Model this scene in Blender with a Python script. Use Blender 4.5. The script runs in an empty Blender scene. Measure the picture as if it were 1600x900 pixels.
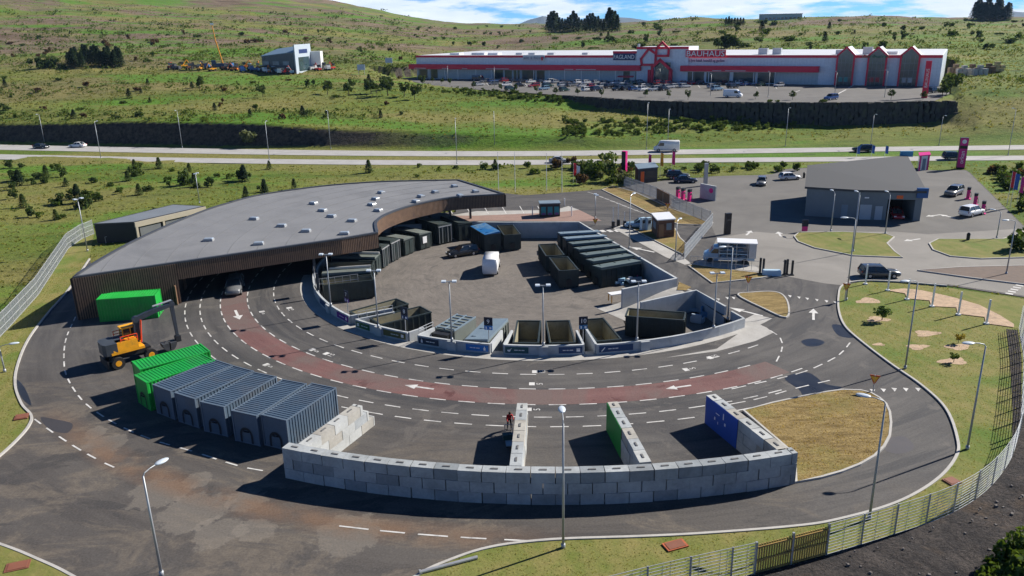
import bpy, bmesh, math, random
import numpy as np
from mathutils import Vector, Matrix, noise as mnoise
from mathutils.geometry import tessellate_polygon
R = math.radians
SC = bpy.context.scene
COL = SC.collection
rnd = random.Random(7)

# ------------------------------------------------------------------ camera
FPX, CAM_H, PITCH, ROLL = 1244.0, 30.0, R(18.3), R(1.2)
cp, sp = math.cos(PITCH), math.sin(PITCH)
cr, sr = math.cos(ROLL), math.sin(ROLL)
cam_d = bpy.data.cameras.new('camera')
cam = bpy.data.objects.new('camera', cam_d); COL.objects.link(cam)
X_, D_, F_ = Vector((1, 0, 0)), Vector((0, -sp, -cp)), Vector((0, cp, -sp))
right = cr * X_ + sr * D_
down = -sr * X_ + cr * D_
mw = Matrix.Identity(4)
for i in range(3):
    mw[i][0] = right[i]; mw[i][1] = -down[i]; mw[i][2] = -F_[i]
mw[2][3] = CAM_H
cam.matrix_world = mw
cam_d.sensor_width = 36.0
cam_d.lens = 36.0 * FPX / 1600.0
cam_d.clip_start = 0.5
cam_d.clip_end = 40000
SC.camera = cam

# ------------------------------------------------------------------ light
SUN_EL = R(35.0)
sun_dir = Vector((0.90 * math.cos(SUN_EL), 0.436 * math.cos(SUN_EL), math.sin(SUN_EL))).normalized()
sd = bpy.data.lights.new('sun', 'SUN'); sd.energy = 5.0; sd.angle = R(0.5); sd.color = (1.0, 0.945, 0.86)
so = bpy.data.objects.new('sun', sd); COL.objects.link(so)
so.rotation_euler = sun_dir.to_track_quat('Z', 'Y').to_euler(); so.location = (60, 60, 120)
W = bpy.data.worlds.new('World'); SC.world = W; W.use_nodes = True
nt = W.node_tree; nt.nodes.clear()
def wn(t, **k):
    n = nt.nodes.new(t)
    for a, b in k.items(): setattr(n, a, b)
    return n
sky = wn('ShaderNodeTexSky', sky_type='NISHITA', sun_disc=False)
sky.sun_elevation = SUN_EL; sky.sun_rotation = math.atan2(sun_dir.x, sun_dir.y)
sky.altitude = 4000; sky.air_density = 0.55; sky.dust_density = 0.0; sky.ozone_density = 1.0
tc = wn('ShaderNodeTexCoord')
mp = wn('ShaderNodeMapping'); mp.inputs['Scale'].default_value = (9.0, 9.0, 52.0); mp.inputs['Location'].default_value = (2.3, 0.0, 0.35)
nz = wn('ShaderNodeTexNoise'); nz.inputs['Scale'].default_value = 1.0; nz.inputs['Detail'].default_value = 9; nz.inputs['Roughness'].default_value = 0.58
rp = wn('ShaderNodeValToRGB'); rp.color_ramp.elements[0].position = 0.40; rp.color_ramp.elements[1].position = 0.51
nz2 = wn('ShaderNodeTexNoise'); nz2.inputs['Scale'].default_value = 2.3; nz2.inputs['Detail'].default_value = 6
cl = wn('ShaderNodeMix', data_type='RGBA'); cl.inputs[6].default_value = (7.6, 9.0, 11.0, 1); cl.inputs[7].default_value = (14.5, 14.5, 14.7, 1)
mx = wn('ShaderNodeMix', data_type='RGBA')
sxw = wn('ShaderNodeSeparateXYZ'); lowr = wn('ShaderNodeMapRange'); lowr.inputs[1].default_value = 0.085; lowr.inputs[2].default_value = 0.045; mul = wn('ShaderNodeMath', operation='MULTIPLY')
bg = wn('ShaderNodeBackground'); bg.inputs['Strength'].default_value = 0.06
ou = wn('ShaderNodeOutputWorld')
L = nt.links.new
L(tc.outputs['Generated'], mp.inputs['Vector']); L(mp.outputs[0], nz.inputs['Vector']); L(nz.outputs['Fac'], rp.inputs[0])
L(mp.outputs[0], nz2.inputs['Vector']); L(nz2.outputs['Fac'], cl.inputs[0])
L(tc.outputs['Generated'], sxw.inputs[0]); L(sxw.outputs['Z'], lowr.inputs[0]); L(lowr.outputs[0], mul.inputs[0]); L(rp.outputs[0], mul.inputs[1]); L(mul.outputs[0], mx.inputs[0])
tint = wn('ShaderNodeMix', data_type='RGBA', blend_type='MULTIPLY'); tint.inputs[0].default_value = 1.0; tint.inputs[7].default_value = (0.50, 1.0, 1.42, 1)
L(sky.outputs[0], tint.inputs[6]); L(tint.outputs[2], mx.inputs[6]); L(cl.outputs[2], mx.inputs[7])
L(mx.outputs[2], bg.inputs['Color']); L(bg.outputs[0], ou.inputs['Surface'])
SC.view_settings.view_transform = 'Standard'; SC.view_settings.look = 'None'
SC.view_settings.exposure = 0.76; SC.view_settings.gamma = 1.0; SC.view_settings.use_curve_mapping = False
SC.cycles.use_denoising = True
SC.cycles.max_bounces = 5; SC.cycles.diffuse_bounces = 2; SC.cycles.glossy_bounces = 2; SC.cycles.transparent_max_bounces = 8
SC.cycles.volume_bounces = 0

# ------------------------------------------------------------------ pixel -> world
def ray(px, py):
    u = (px - 800) / FPX; v = (py - 450) / FPX
    a = u * cr - v * sr; b = u * sr + v * cr
    return (a, cp - b * sp, -sp - b * cp)
def P(px, py, z=0.0):
    r = ray(px, py); t = (z - CAM_H) / r[2]
    return Vector((r[0] * t, r[1] * t, z))
def PY(px, py, Y):
    r = ray(px, py); t = Y / r[1]
    return Vector((r[0] * t, Y, CAM_H + r[2] * t))
def projpx(p):
    x, y, z = p[0], p[1], p[2] - CAM_H
    d = y * cp - z * sp; a = x / d; b = (-y * sp - z * cp) / d
    return 800 + FPX * (a * cr + b * sr), 450 + FPX * (-a * sr + b * cr)
def PP(pts, z=0.0): return [P(a, b, z) for a, b in pts]
def htop(base, py_top):
    """height above ground so that a vertical post standing at base shows its top at image row py_top"""
    b = P(*base); lo, hi = 0.0, 40.0
    for _ in range(40):
        m = (lo + hi) / 2
        if projpx((b.x, b.y, m))[1] > py_top: lo = m
        else: hi = m
    return lo
RC = Vector((4.5, 100.0, 0))          # centre of the ring drive
def pol(r, deg, z=0.0): return Vector((RC.x + r * math.cos(R(deg)), RC.y + r * math.sin(R(deg)), z))
def catmull(pts, n=6, closed=False):
    pts = [Vector(p) for p in pts]; out = []; m = len(pts)
    rng = range(m) if closed else range(m - 1)
    for i in rng:
        p1, p2 = pts[i], pts[(i + 1) % m]
        p0 = pts[(i - 1) % m] if (closed or i > 0) else p1 * 2 - p2
        p3 = pts[(i + 2) % m] if (closed or i + 2 < m) else p2 * 2 - p1
        for k in range(n):
            t = k / n
            out.append(0.5 * ((2 * p1) + (p2 - p0) * t + (2 * p0 - 5 * p1 + 4 * p2 - p3) * t * t + (3 * p1 - p0 - 3 * p2 + p3) * t ** 3))
    if not closed: out.append(pts[-1])
    return out

# ------------------------------------------------------------------ materials
MATS = {}
def newmat(name):
    m = bpy.data.materials.new(name); m.use_nodes = True
    t = m.node_tree; t.nodes.clear()
    o = t.nodes.new('ShaderNodeOutputMaterial'); b = t.nodes.new('ShaderNodeBsdfPrincipled')
    t.links.new(b.outputs[0], o.inputs[0])
    return m, t, b
def N(t, typ, **k):
    n = t.nodes.new(typ)
    for a, v in k.items():
        if a.startswith('i_'):
            key = a[2:].replace('_', ' ')
            n.inputs[key].default_value = v
        else: setattr(n, a, v)
    return n
def noise_n(t, vec, scale, detail=4, rough=0.55, dist=0.0):
    n = N(t, 'ShaderNodeTexNoise'); n.inputs['Scale'].default_value = scale
    n.inputs['Detail'].default_value = detail; n.inputs['Roughness'].default_value = rough; n.inputs['Distortion'].default_value = dist
    if vec is not None: t.links.new(vec, n.inputs['Vector'])
    return n.outputs['Fac']
def ramp(t, fac, p0, p1, c0=(0, 0, 0, 1), c1=(1, 1, 1, 1)):
    n = N(t, 'ShaderNodeValToRGB'); e = n.color_ramp.elements
    e[0].position = p0; e[1].position = p1; e[0].color = c0; e[1].color = c1
    t.links.new(fac, n.inputs[0]); return n.outputs[0]
def mixc(t, fac, a, b, mode='MIX'):
    n = N(t, 'ShaderNodeMix', data_type='RGBA', blend_type=mode)
    if isinstance(fac, (int, float)): n.inputs[0].default_value = fac
    else: t.links.new(fac, n.inputs[0])
    for i, c in ((6, a), (7, b)):
        if isinstance(c, tuple): n.inputs[i].default_value = c if len(c) == 4 else (*c, 1)
        else: t.links.new(c, n.inputs[i])
    return n.outputs[2]
def math_n(t, op, a, b=None):
    n = N(t, 'ShaderNodeMath', operation=op)
    for i, c in ((0, a), (1, b)):
        if c is None: continue
        if isinstance(c, (int, float)): n.inputs[i].default_value = c
        else: t.links.new(c, n.inputs[i])
    return n.outputs[0]
def sc(c, k): return tuple(min(1.0, x * k) for x in c[:3])
def bump(t, b, h, strength=0.3, dist=0.05):
    n = N(t, 'ShaderNodeBump'); n.inputs['Strength'].default_value = strength; n.inputs['Distance'].default_value = dist
    t.links.new(h, n.inputs['Height']); t.links.new(n.outputs[0], b.inputs['Normal'])
def mat(name, col, rough=0.7, var=0.15, scale=1.5, metal=0.0, spec=0.4, bmp=0.0, dirt=None, coat=0.0, emit=0.0):
    """plain procedural material: colour with two octaves of mottling and optional dirt patches"""
    if name in MATS: return MATS[name]
    m, t, b = newmat(name)
    g = N(t, 'ShaderNodeNewGeometry').outputs['Position']
    n1 = noise_n(t, g, scale, 5)
    n2 = noise_n(t, g, scale * 9, 3)
    s = math_n(t, 'ADD', math_n(t, 'MULTIPLY', n1, 0.65), math_n(t, 'MULTIPLY', n2, 0.35))
    c = mixc(t, ramp(t, s, 0.3, 0.7), sc(col, 1 - var), sc(col, 1 + var))
    if dirt:
        c = mixc(t, ramp(t, noise_n(t, g, scale * 0.6, 6, 0.65, 0.6), 0.5, 0.72), c, dirt)
    t.links.new(c, b.inputs['Base Color'])
    b.inputs['Metallic'].default_value = metal; b.inputs['Specular IOR Level'].default_value = spec
    b.inputs['Coat Weight'].default_value = coat
    t.links.new(mixc(t, n1, (max(.02, rough - .12),) * 3, (min(1, rough + .12),) * 3), b.inputs['Roughness'])
    if bmp: bump(t, b, n2, bmp, 0.03)
    MATS[name] = m
    return m
def stripes(name, col, col2, period, axis='X', duty=0.5, rough=0.7, obj=True, var=0.2, bmp=0.5):
    """boards / slats / panel joints: bands along one local axis"""
    if name in MATS: return MATS[name]
    m, t, b = newmat(name)
    tcn = N(t, 'ShaderNodeTexCoord').outputs['Object'] if obj else N(t, 'ShaderNodeNewGeometry').outputs['Position']
    sx = N(t, 'ShaderNodeSeparateXYZ'); t.links.new(tcn, sx.inputs[0])
    f = math_n(t, 'FRACT', math_n(t, 'DIVIDE', sx.outputs[axis], period))
    st = ramp(t, f, duty, min(1, duty + 0.04))
    fl = math_n(t, 'FLOOR', math_n(t, 'DIVIDE', sx.outputs[axis], period))
    wnz = N(t, 'ShaderNodeTexWhiteNoise', noise_dimensions='1D'); t.links.new(fl, wnz.inputs['W'])
    ca = mixc(t, wnz.outputs['Value'], sc(col, 1 - var), sc(col, 1 + var))
    ca = mixc(t, ramp(t, noise_n(t, tcn, 1.3, 6), .35, .7), ca, mixc(t, .5, ca, col2))
    c = mixc(t, st, ca, col2)
    t.links.new(c, b.inputs['Base Color']); b.inputs['Roughness'].default_value = rough
    bump(t, b, st, -bmp, 0.03)
    MATS[name] = m
    return m

# ------------------------------------------------------------------ mesh builder
class MB:
    def __init__(s): s.v = []; s.f = []; s.m = []; s.mi = 0
    def use(s, i): s.mi = i; return s
    def add(s, vs, fs):
        o = len(s.v); s.v.extend([tuple(v) for v in vs])
        for f in fs: s.f.append([o + i for i in f]); s.m.append(s.mi)
        return s
    def box(s, c, d, rot=0.0, M=None, taper=(1, 1)):
        hx, hy, hz = d[0] / 2, d[1] / 2, d[2] / 2
        ca, sa = math.cos(rot), math.sin(rot); vs = []
        for z, k in ((-hz, (1, 1)), (hz, taper)):
            for x, y in ((-hx, -hy), (hx, -hy), (hx, hy), (-hx, hy)):
                x, y = x * k[0], y * k[1]
                p = Vector((c[0] + x * ca - y * sa, c[1] + x * sa + y * ca, c[2] + z))
                vs.append(M @ p if M else p)
        return s.add(vs, [(3, 2, 1, 0), (4, 5, 6, 7), (0, 1, 5, 4), (1, 2, 6, 5), (2, 3, 7, 6), (3, 0, 4, 7)])
    def prism(s, poly, z0, z1):
        """z0/z1 numbers or per-vertex lists; poly counter-clockwise"""
        n = len(poly); poly = [(p[0], p[1]) for p in poly]
        if sum(poly[i][0] * poly[(i + 1) % n][1] - poly[(i + 1) % n][0] * poly[i][1] for i in range(n)) < 0:
            poly = poly[::-1]
            if not isinstance(z0, (int, float)): z0 = z0[::-1]
            if not isinstance(z1, (int, float)): z1 = z1[::-1]
        a = [z0] * n if isinstance(z0, (int, float)) else z0
        b = [z1] * n if isinstance(z1, (int, float)) else z1
        vs = [(p[0], p[1], a[i]) for i, p in enumerate(poly)] + [(p[0], p[1], b[i]) for i, p in enumerate(poly)]
        tri = tessellate_polygon([[Vector((p[0], p[1], 0)) for p in poly]])
        fs = []
        for t in tri:
            i, j, k = t
            ar = (poly[j][0] - poly[i][0]) * (poly[k][1] - poly[i][1]) - (poly[k][0] - poly[i][0]) * (poly[j][1] - poly[i][1])
            if ar < 0: j, k = k, j
            fs.append((i + n, j + n, k + n)); fs.append((k, j, i))
        fs += [(i, (i + 1) % n, (i + 1) % n + n, i + n) for i in range(n)]
        return s.add(vs, fs)
    def sheet(s, poly, z=0.0, holes=()):
        loops = [[Vector((p[0], p[1], 0)) for p in poly]] + [[Vector((p[0], p[1], 0)) for p in h] for h in holes]
        flat = [p for l in loops for p in l]
        fs = []
        for i, j, k in tessellate_polygon(loops):
            a, b, c = flat[i], flat[j], flat[k]
            if (b.x - a.x) * (c.y - a.y) - (c.x - a.x) * (b.y - a.y) < 0: j, k = k, j
            fs.append((i, j, k))
        return s.add([(p.x, p.y, z) for p in flat], fs)
    def tube(s, p0, p1, r0, r1=None, n=8, caps=True):
        r1 = r0 if r1 is None else r1
        p0, p1 = Vector(p0), Vector(p1); d = (p1 - p0).normalized()
        u = d.orthogonal().normalized(); w = d.cross(u); vs = []
        for p, r in ((p0, r0), (p1, r1)):
            for i in range(n):
                a = 2 * math.pi * i / n; vs.append(p + (u * math.cos(a) + w * math.sin(a)) * r)
        fs = [(i, (i + 1) % n, n + (i + 1) % n, n + i) for i in range(n)]
        if caps: fs += [tuple(range(n))[::-1], tuple(range(n, 2 * n))]
        return s.add(vs, fs)
    def path(s, pts, r, n=6):
        for a, b in zip(pts[:-1], pts[1:]): s.tube(a, b, r, r, n)
        return s
    def sweep(s, pts, prof, closed=False):
        """sweep a profile of (offset to the left, z) along a ground path"""
        m = len(pts); k = len(prof); vs = []
        for i in range(m):
            a = pts[(i - 1) % m] if (closed or i > 0) else pts[i]
            b = pts[(i + 1) % m] if (closed or i < m - 1) else pts[i]
            d = Vector((b[0] - a[0], b[1] - a[1])); d = d.normalized() if d.length > 1e-6 else Vector((1, 0))
            nn = Vector((-d.y, d.x)); z = pts[i][2] if len(pts[i]) > 2 else 0
            for o, h in prof: vs.append((pts[i][0] + nn.x * o, pts[i][1] + nn.y * o, z + h))
        fs = []
        for i in range(m if closed else m - 1):
            for j in range(k):
                a, b = i * k + j, i * k + (j + 1) % k
                c, d = ((i + 1) % m) * k + (j + 1) % k, ((i + 1) % m) * k + j
                fs.append((a, d, c, b))
        if not closed: fs += [tuple(range(k)), tuple((m - 1) * k + j for j in range(k))[::-1]]
        return s.add(vs, fs)
    def lathe(s, c, prof, n=16):
        vs = []
        for r, z in prof:
            for i in range(n): vs.append((c[0] + r * math.cos(2 * math.pi * i / n), c[1] + r * math.sin(2 * math.pi * i / n), c[2] + z))
        fs = []
        for j in range(len(prof) - 1):
            for i in range(n): fs.append((j * n + i, j * n + (i + 1) % n, (j + 1) * n + (i + 1) % n, (j + 1) * n + i))
        fs += [tuple(range(n))[::-1], tuple(range((len(prof) - 1) * n, len(prof) * n))]
        return s.add(vs, fs)
    def quad(s, a, b, c, d): return s.add([a, b, c, d], [(0, 1, 2, 3)])
    def mesh(s, name, mats, smooth=False):
        me = bpy.data.meshes.new(name); me.from_pydata(s.v, [], s.f)
        for m in (mats if isinstance(mats, (list, tuple)) else [mats]): me.materials.append(m)
        me.polygons.foreach_set('material_index', s.m)
        if smooth: me.polygons.foreach_set('use_smooth', [True] * len(s.f))
        me.update(); return me
    def build(s, name, mats, parent=None, smooth=False, loc=None, rz=0.0):
        o = bpy.data.objects.new(name, s.mesh(name, mats, smooth)); COL.objects.link(o)
        if parent: o.parent = parent
        if loc is not None: o.location = loc
        if rz: o.rotation_euler.z = rz
        return o
def tag(o, label=None, cat=None, group=None, kind=None):
    if label: o['label'] = label
    if cat: o['category'] = cat
    if group: o['group'] = group
    if kind: o['kind'] = kind
    return o
def empty(name, loc, rz, label, cat, group=None):
    o = bpy.data.objects.new(name, None); COL.objects.link(o); o.location = loc; o.rotation_euler = (0, 0, rz)
    o.empty_display_size = 0.2
    return tag(o, label, cat, group)
def ground(mb, name, m):
    return tag(mb.build(name, m), kind='structure')
def kids(o): return [c for c in bpy.data.objects if c.parent == o]
def copy_tree(o, parent=None):
    c = o.copy(); COL.objects.link(c)
    if parent: c.parent = parent
    for ch in KID.get(o, kids(o)): copy_tree(ch, c)
    return c
KID = {}
def dup(o, loc, rz, label=None, group=None, parent=None):
    c = copy_tree(o); c.location = loc; c.rotation_euler = (0, 0, rz)
    if label: c['label'] = label
    if group: c['group'] = group
    return c
def text_mesh(s, size, depth=0.03, align='LEFT'):
    cu = bpy.data.curves.new('lettering', 'FONT'); cu.body = s; cu.size = size; cu.extrude = depth; cu.align_x = align; cu.resolution_u = 2
    o = bpy.data.objects.new('lettering', cu); COL.objects.link(o)
    dg = bpy.context.evaluated_depsgraph_get(); dg.update()
    me = bpy.data.meshes.new_from_object(o.evaluated_get(dg))
    bpy.data.objects.remove(o); bpy.data.curves.remove(cu)
    return me
def text(s, size, m, parent, loc, rot, depth=0.03, align='CENTER', name='lettering'):
    me = text_mesh(s, size, depth, align); me.materials.clear(); me.materials.append(m)
    o = bpy.data.objects.new(name, me); COL.objects.link(o); o.parent = parent; o.location = loc; o.rotation_euler = rot
    return o
def heading(a, b): return math.atan2(b[1] - a[1], b[0] - a[0])
ORD = ['first', 'second', 'third', 'fourth', 'fifth', 'sixth', 'seventh', 'eighth', 'ninth', 'tenth', 'eleventh', 'twelfth', 'thirteenth', 'fourteenth', 'fifteenth', 'sixteenth', 'seventeenth', 'eighteenth', 'nineteenth', 'twentieth', 'twenty-first', 'twenty-second', 'twenty-third', 'twenty-fourth', 'twenty-fifth', 'twenty-sixth', 'twenty-seventh', 'twenty-eighth', 'twenty-ninth', 'thirtieth']
# ------------------------------------------------------------------ ground materials
def ground_mat(name, kind):
    m, t, b = newmat(name); g = N(t, 'ShaderNodeNewGeometry'); pos = g.outputs['Position']
    b.inputs['Specular IOR Level'].default_value = 0.25
    if kind == 'meadow':
        st = N(t, 'ShaderNodeMapping'); st.inputs['Scale'].default_value = (0.38, 1.0, 1.0); t.links.new(pos, st.inputs[0]); v = st.outputs[0]
        big = noise_n(t, v, 0.020, 6, 0.6, 0.4); mid = noise_n(t, v, 0.085, 7, 0.68, 0.8); fine = noise_n(t, pos, 0.9, 8, 0.75)
        c = mixc(t, ramp(t, mid, 0.36, 0.62), (0.068, 0.132, 0.010), (0.170, 0.198, 0.030))
        c = mixc(t, ramp(t, big, 0.45, 0.58), c, (0.215, 0.198, 0.055))
        # bare heath and lava higher up on the hill
        sx = N(t, 'ShaderNodeSeparateXYZ'); t.links.new(pos, sx.inputs[0])
        hill = ramp(t, math_n(t, 'ADD', math_n(t, 'MULTIPLY', sx.outputs['Y'], 0.0011), math_n(t, 'MULTIPLY', sx.outputs['X'], -0.0006)), 0.34, 0.66)
        h2 = noise_n(t, v, 0.013, 8, 0.66, 0.8)
        hm = math_n(t, 'MULTIPLY', hill, ramp(t, h2, 0.44, 0.53))
        c = mixc(t, math_n(t, 'MULTIPLY', hm, 0.94), c, mixc(t, ramp(t, mid, .35, .65), (0.098, 0.056, 0.040), (0.250, 0.178, 0.132)))
        lush = ramp(t, noise_n(t, v, 0.030, 6, .62), 0.52, 0.60)
        c = mixc(t, math_n(t, 'MULTIPLY', lush, 0.85), c, (0.085, 0.205, 0.010))
        scrub = ramp(t, noise_n(t, v, 0.11, 8, .75, .5), 0.58, 0.66)
        c = mixc(t, math_n(t, 'MULTIPLY', scrub, 0.7), c, (0.030, 0.050, 0.012))
        c = mixc(t, ramp(t, fine, 0.30, 0.66), mixc(t, .40, c, (0.025, 0.033, 0.010)), c)
        nsx = N(t, 'ShaderNodeSeparateXYZ'); t.links.new(g.outputs['Normal'], nsx.inputs[0])
        steep = ramp(t, math_n(t, 'ADD', nsx.outputs['Z'], math_n(t, 'MULTIPLY', math_n(t, 'SUBTRACT', mid, .5), .35)), 0.72, 0.88, (1, 1, 1, 1), (0, 0, 0, 1))
        c = mixc(t, steep, c, mixc(t, ramp(t, fine, .4, .6), (0.022, 0.020, 0.018), (0.075, 0.062, 0.048)))
        t.links.new(c, b.inputs['Base Color']); b.inputs['Roughness'].default_value = 0.95
        bump(t, b, math_n(t, 'ADD', math_n(t, 'MULTIPLY', mid, 3.0), fine), 0.9, 0.5)
    elif kind == 'lawn':
        mid = noise_n(t, pos, 0.35, 6, .65, .5); fine = noise_n(t, pos, 5.0, 6, .75); big = noise_n(t, pos, 0.09, 4, .6)
        rot = N(t, 'ShaderNodeMapping'); rot.inputs['Rotation'].default_value = (0, 0, R(-14)); t.links.new(pos, rot.inputs[0])
        sx = N(t, 'ShaderNodeSeparateXYZ'); t.links.new(rot.outputs[0], sx.inputs[0])
        wv = math_n(t, 'SINE', math_n(t, 'MULTIPLY', math_n(t, 'ADD', sx.outputs['X'], math_n(t, 'MULTIPLY', mid, .8)), 4.2))
        s = math_n(t, 'ADD', math_n(t, 'MULTIPLY', wv, 0.035), mid)
        c = mixc(t, ramp(t, s, 0.34, 0.66), (0.140, 0.168, 0.032), (0.245, 0.212, 0.072))
        c = mixc(t, ramp(t, big, .52, .66), c, (0.098, 0.165, 0.020))
        c = mixc(t, ramp(t, fine, .32, .68), mixc(t, .35, c, (0.035, 0.045, 0.014)), c)
        t.links.new(c, b.inputs['Base Color']); b.inputs['Roughness'].default_value = 0.95
        bump(t, b, math_n(t, 'ADD', fine, mid), 0.7, 0.06)
    elif kind == 'drygrass':
        rot = N(t, 'ShaderNodeMapping'); rot.inputs['Rotation'].default_value = (0, 0, R(38)); rot.inputs['Scale'].default_value = (0.35, 1.6, 1); t.links.new(pos, rot.inputs[0])
        mid = noise_n(t, rot.outputs[0], 1.3, 8, .75, .5); fine = noise_n(t, pos, 6.0, 6, .75); big = noise_n(t, pos, 0.16, 4, .6)
        c = mixc(t, ramp(t, mid, 0.36, 0.62), (0.135, 0.090, 0.028), (0.345, 0.250, 0.100))
        c = mixc(t, ramp(t, big, .50, .70), c, (0.190, 0.180, 0.045))
        c = mixc(t, ramp(t, fine, .30, .62), mixc(t, .5, c, (0.05, 0.035, 0.015)), c)
        t.links.new(c, b.inputs['Base Color']); b.inputs['Roughness'].default_value = 0.95
        bump(t, b, math_n(t, 'ADD', fine, mid), 0.8, 0.08)
    elif kind == 'lava':
        mid = noise_n(t, pos, 0.5, 8, .7, .4); fine = noise_n(t, pos, 4.5, 8, .75)
        c = mixc(t, ramp(t, mid, 0.38, 0.66), (0.040, 0.036, 0.036), (0.105, 0.088, 0.078))
        c = mixc(t, ramp(t, noise_n(t, pos, 0.22, 5, .6), .54, .68), c, (0.105, 0.075, 0.052))
        c = mixc(t, ramp(t, fine, .35, .62), (0.022, 0.02, 0.02), c)
        t.links.new(c, b.inputs['Base Color']); b.inputs['Roughness'].default_value = 0.95
        bump(t, b, math_n(t, 'ADD', fine, math_n(t, 'MULTIPLY', mid, 2)), 1.0, 0.2)
    else:
        sub = N(t, 'ShaderNodeVectorMath', operation='SUBTRACT'); sub.inputs[1].default_value = RC[:]; t.links.new(pos, sub.inputs[0])
        sx = N(t, 'ShaderNodeSeparateXYZ'); t.links.new(sub.outputs[0], sx.inputs[0])
        rad = math_n(t, 'SQRT', math_n(t, 'ADD', math_n(t, 'MULTIPLY', sx.outputs[0], sx.outputs[0]), math_n(t, 'MULTIPLY', sx.outputs[1], sx.outputs[1])))
        ang = math_n(t, 'ARCTAN2', sx.outputs[1], sx.outputs[0])
        cmb = N(t, 'ShaderNodeCombineXYZ'); t.links.new(rad, cmb.inputs[0]); t.links.new(math_n(t, 'MULTIPLY', ang, 4.0), cmb.inputs[1])
        streak = noise_n(t, cmb.outputs[0], 0.75, 6, .6, .5)             # worn along the lanes
        mid = noise_n(t, pos, 0.13, 7, .66, .7); big = noise_n(t, pos, 0.045, 4, .6); fine = noise_n(t, pos, 7.0, 5, .7)
        if kind == 'asphalt':
            c = mixc(t, ramp(t, math_n(t, 'ADD', math_n(t, 'MULTIPLY', streak, .55), math_n(t, 'MULTIPLY', mid, .45)), 0.40, 0.60), (0.036, 0.034, 0.036), (0.092, 0.085, 0.080))
            wet = ramp(t, noise_n(t, cmb.outputs[0], 0.42, 7, .68, 1.0), 0.55, 0.60)
            c = mixc(t, math_n(t, 'MULTIPLY', wet, .75), c, (0.024, 0.025, 0.030))
            c = mixc(t, math_n(t, 'MULTIPLY', ramp(t, noise_n(t, pos, 0.17, 7, .7, 1.2), .58, .63), .55), c, (0.125, 0.112, 0.100))
            # pale dried silt and rusty wash on the south-west drive
            sw = ramp(t, math_n(t, 'SUBTRACT', math_n(t, 'MULTIPLY', sx.outputs[1], -0.0165), math_n(t, 'MULTIPLY', sx.outputs[0], 0.006)), 0.72, 0.92)
            c = mixc(t, math_n(t, 'MULTIPLY', sw, .5), c, (0.066, 0.054, 0.045))
            sm = N(t, 'ShaderNodeMapping'); sm.inputs['Rotation'].default_value = (0, 0, R(28)); sm.inputs['Scale'].default_value = (.55, 1.25, 1); t.links.new(pos, sm.inputs[0])
            silt = ramp(t, noise_n(t, sm.outputs[0], 0.20, 9, .72, 1.1), 0.50, 0.57)
            c = mixc(t, math_n(t, 'MULTIPLY', math_n(t, 'MULTIPLY', silt, sw), .62), c, mixc(t, ramp(t, noise_n(t, pos, 1.4, 7, .7), .35, .65), (0.095, 0.077, 0.060), (0.185, 0.150, 0.112)))
            dark = ramp(t, noise_n(t, sm.outputs[0], 0.135, 8, .72, 1.0), .54, .58)
            c = mixc(t, math_n(t, 'MULTIPLY', math_n(t, 'MULTIPLY', dark, sw), .88), c, (0.034, 0.031, 0.031))
            # single dried puddles with ragged rims
            rag = noise_n(t, pos, .8, 7, .7)
            for (qx, qy), qr in (((400, 828), 1.3), ((305, 750), 1.0), ((385, 782), 1.2), ((545, 836), 2.0), ((165, 695), 1.5), ((150, 675), .9), ((300, 800), 2.2), ((250, 770), 2.0), ((340, 833), 1.6)):
                q_ = P(qx, qy); dn = N(t, 'ShaderNodeVectorMath', operation='DISTANCE'); dn.inputs[1].default_value = q_[:]; t.links.new(pos, dn.inputs[0])
                e_ = math_n(t, 'SUBTRACT', math_n(t, 'MULTIPLY', rag, 2.2), math_n(t, 'DIVIDE', dn.outputs['Value'], qr))
                c = mixc(t, math_n(t, 'MULTIPLY', ramp(t, e_, .02, .16), .38), c, (0.23, 0.20, 0.165))
            band = math_n(t, 'SUBTRACT', 1.0, math_n(t, 'MULTIPLY', math_n(t, 'ABSOLUTE', math_n(t, 'SUBTRACT', rad, 58.6)), 0.62))
            swr = ramp(t, math_n(t, 'MULTIPLY', sx.outputs[0], -.05), 0.0, 0.55)
            rb = math_n(t, 'MULTIPLY', math_n(t, 'MULTIPLY', ramp(t, band, 0.0, .8), swr), ramp(t, noise_n(t, pos, 0.22, 6, .65), .36, .55))
            rb = math_n(t, 'MULTIPLY', rb, ramp(t, math_n(t, 'MULTIPLY', sx.outputs[1], -.01), .38, .46))
            c = mixc(t, math_n(t, 'MULTIPLY', rb, .72), c, (0.170, 0.092, 0.048))
            rough = 0.78
        elif kind == 'yard':
            rings = noise_n(t, cmb.outputs[0], 1.5, 6, .65, 1.4)
            c = mixc(t, ramp(t, math_n(t, 'ADD', math_n(t, 'MULTIPLY', rings, .55), math_n(t, 'MULTIPLY', mid, .45)), 0.36, 0.64), (0.098, 0.087, 0.078), (0.190, 0.166, 0.145))
            c = mixc(t, ramp(t, noise_n(t, pos, 0.3, 7, .7, 1.0), .56, .66), c, (0.092, 0.082, 0.075)); rough = 0.9
        elif kind == 'forecourt':
            c = mixc(t, ramp(t, mid, 0.35, 0.65), (0.108, 0.103, 0.098), (0.150, 0.143, 0.134)); rough = 0.85
        elif kind == 'oldroad':
            c = mixc(t, ramp(t, mid, 0.35, 0.65), (0.200, 0.188, 0.172), (0.262, 0.246, 0.224)); rough = 0.85
        elif kind == 'highway':
            c = mixc(t, ramp(t, noise_n(t, pos, 0.3, 5), 0.35, 0.65), (0.36, 0.35, 0.34), (0.43, 0.42, 0.41)); rough = 0.85
        elif kind == 'red':
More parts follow.
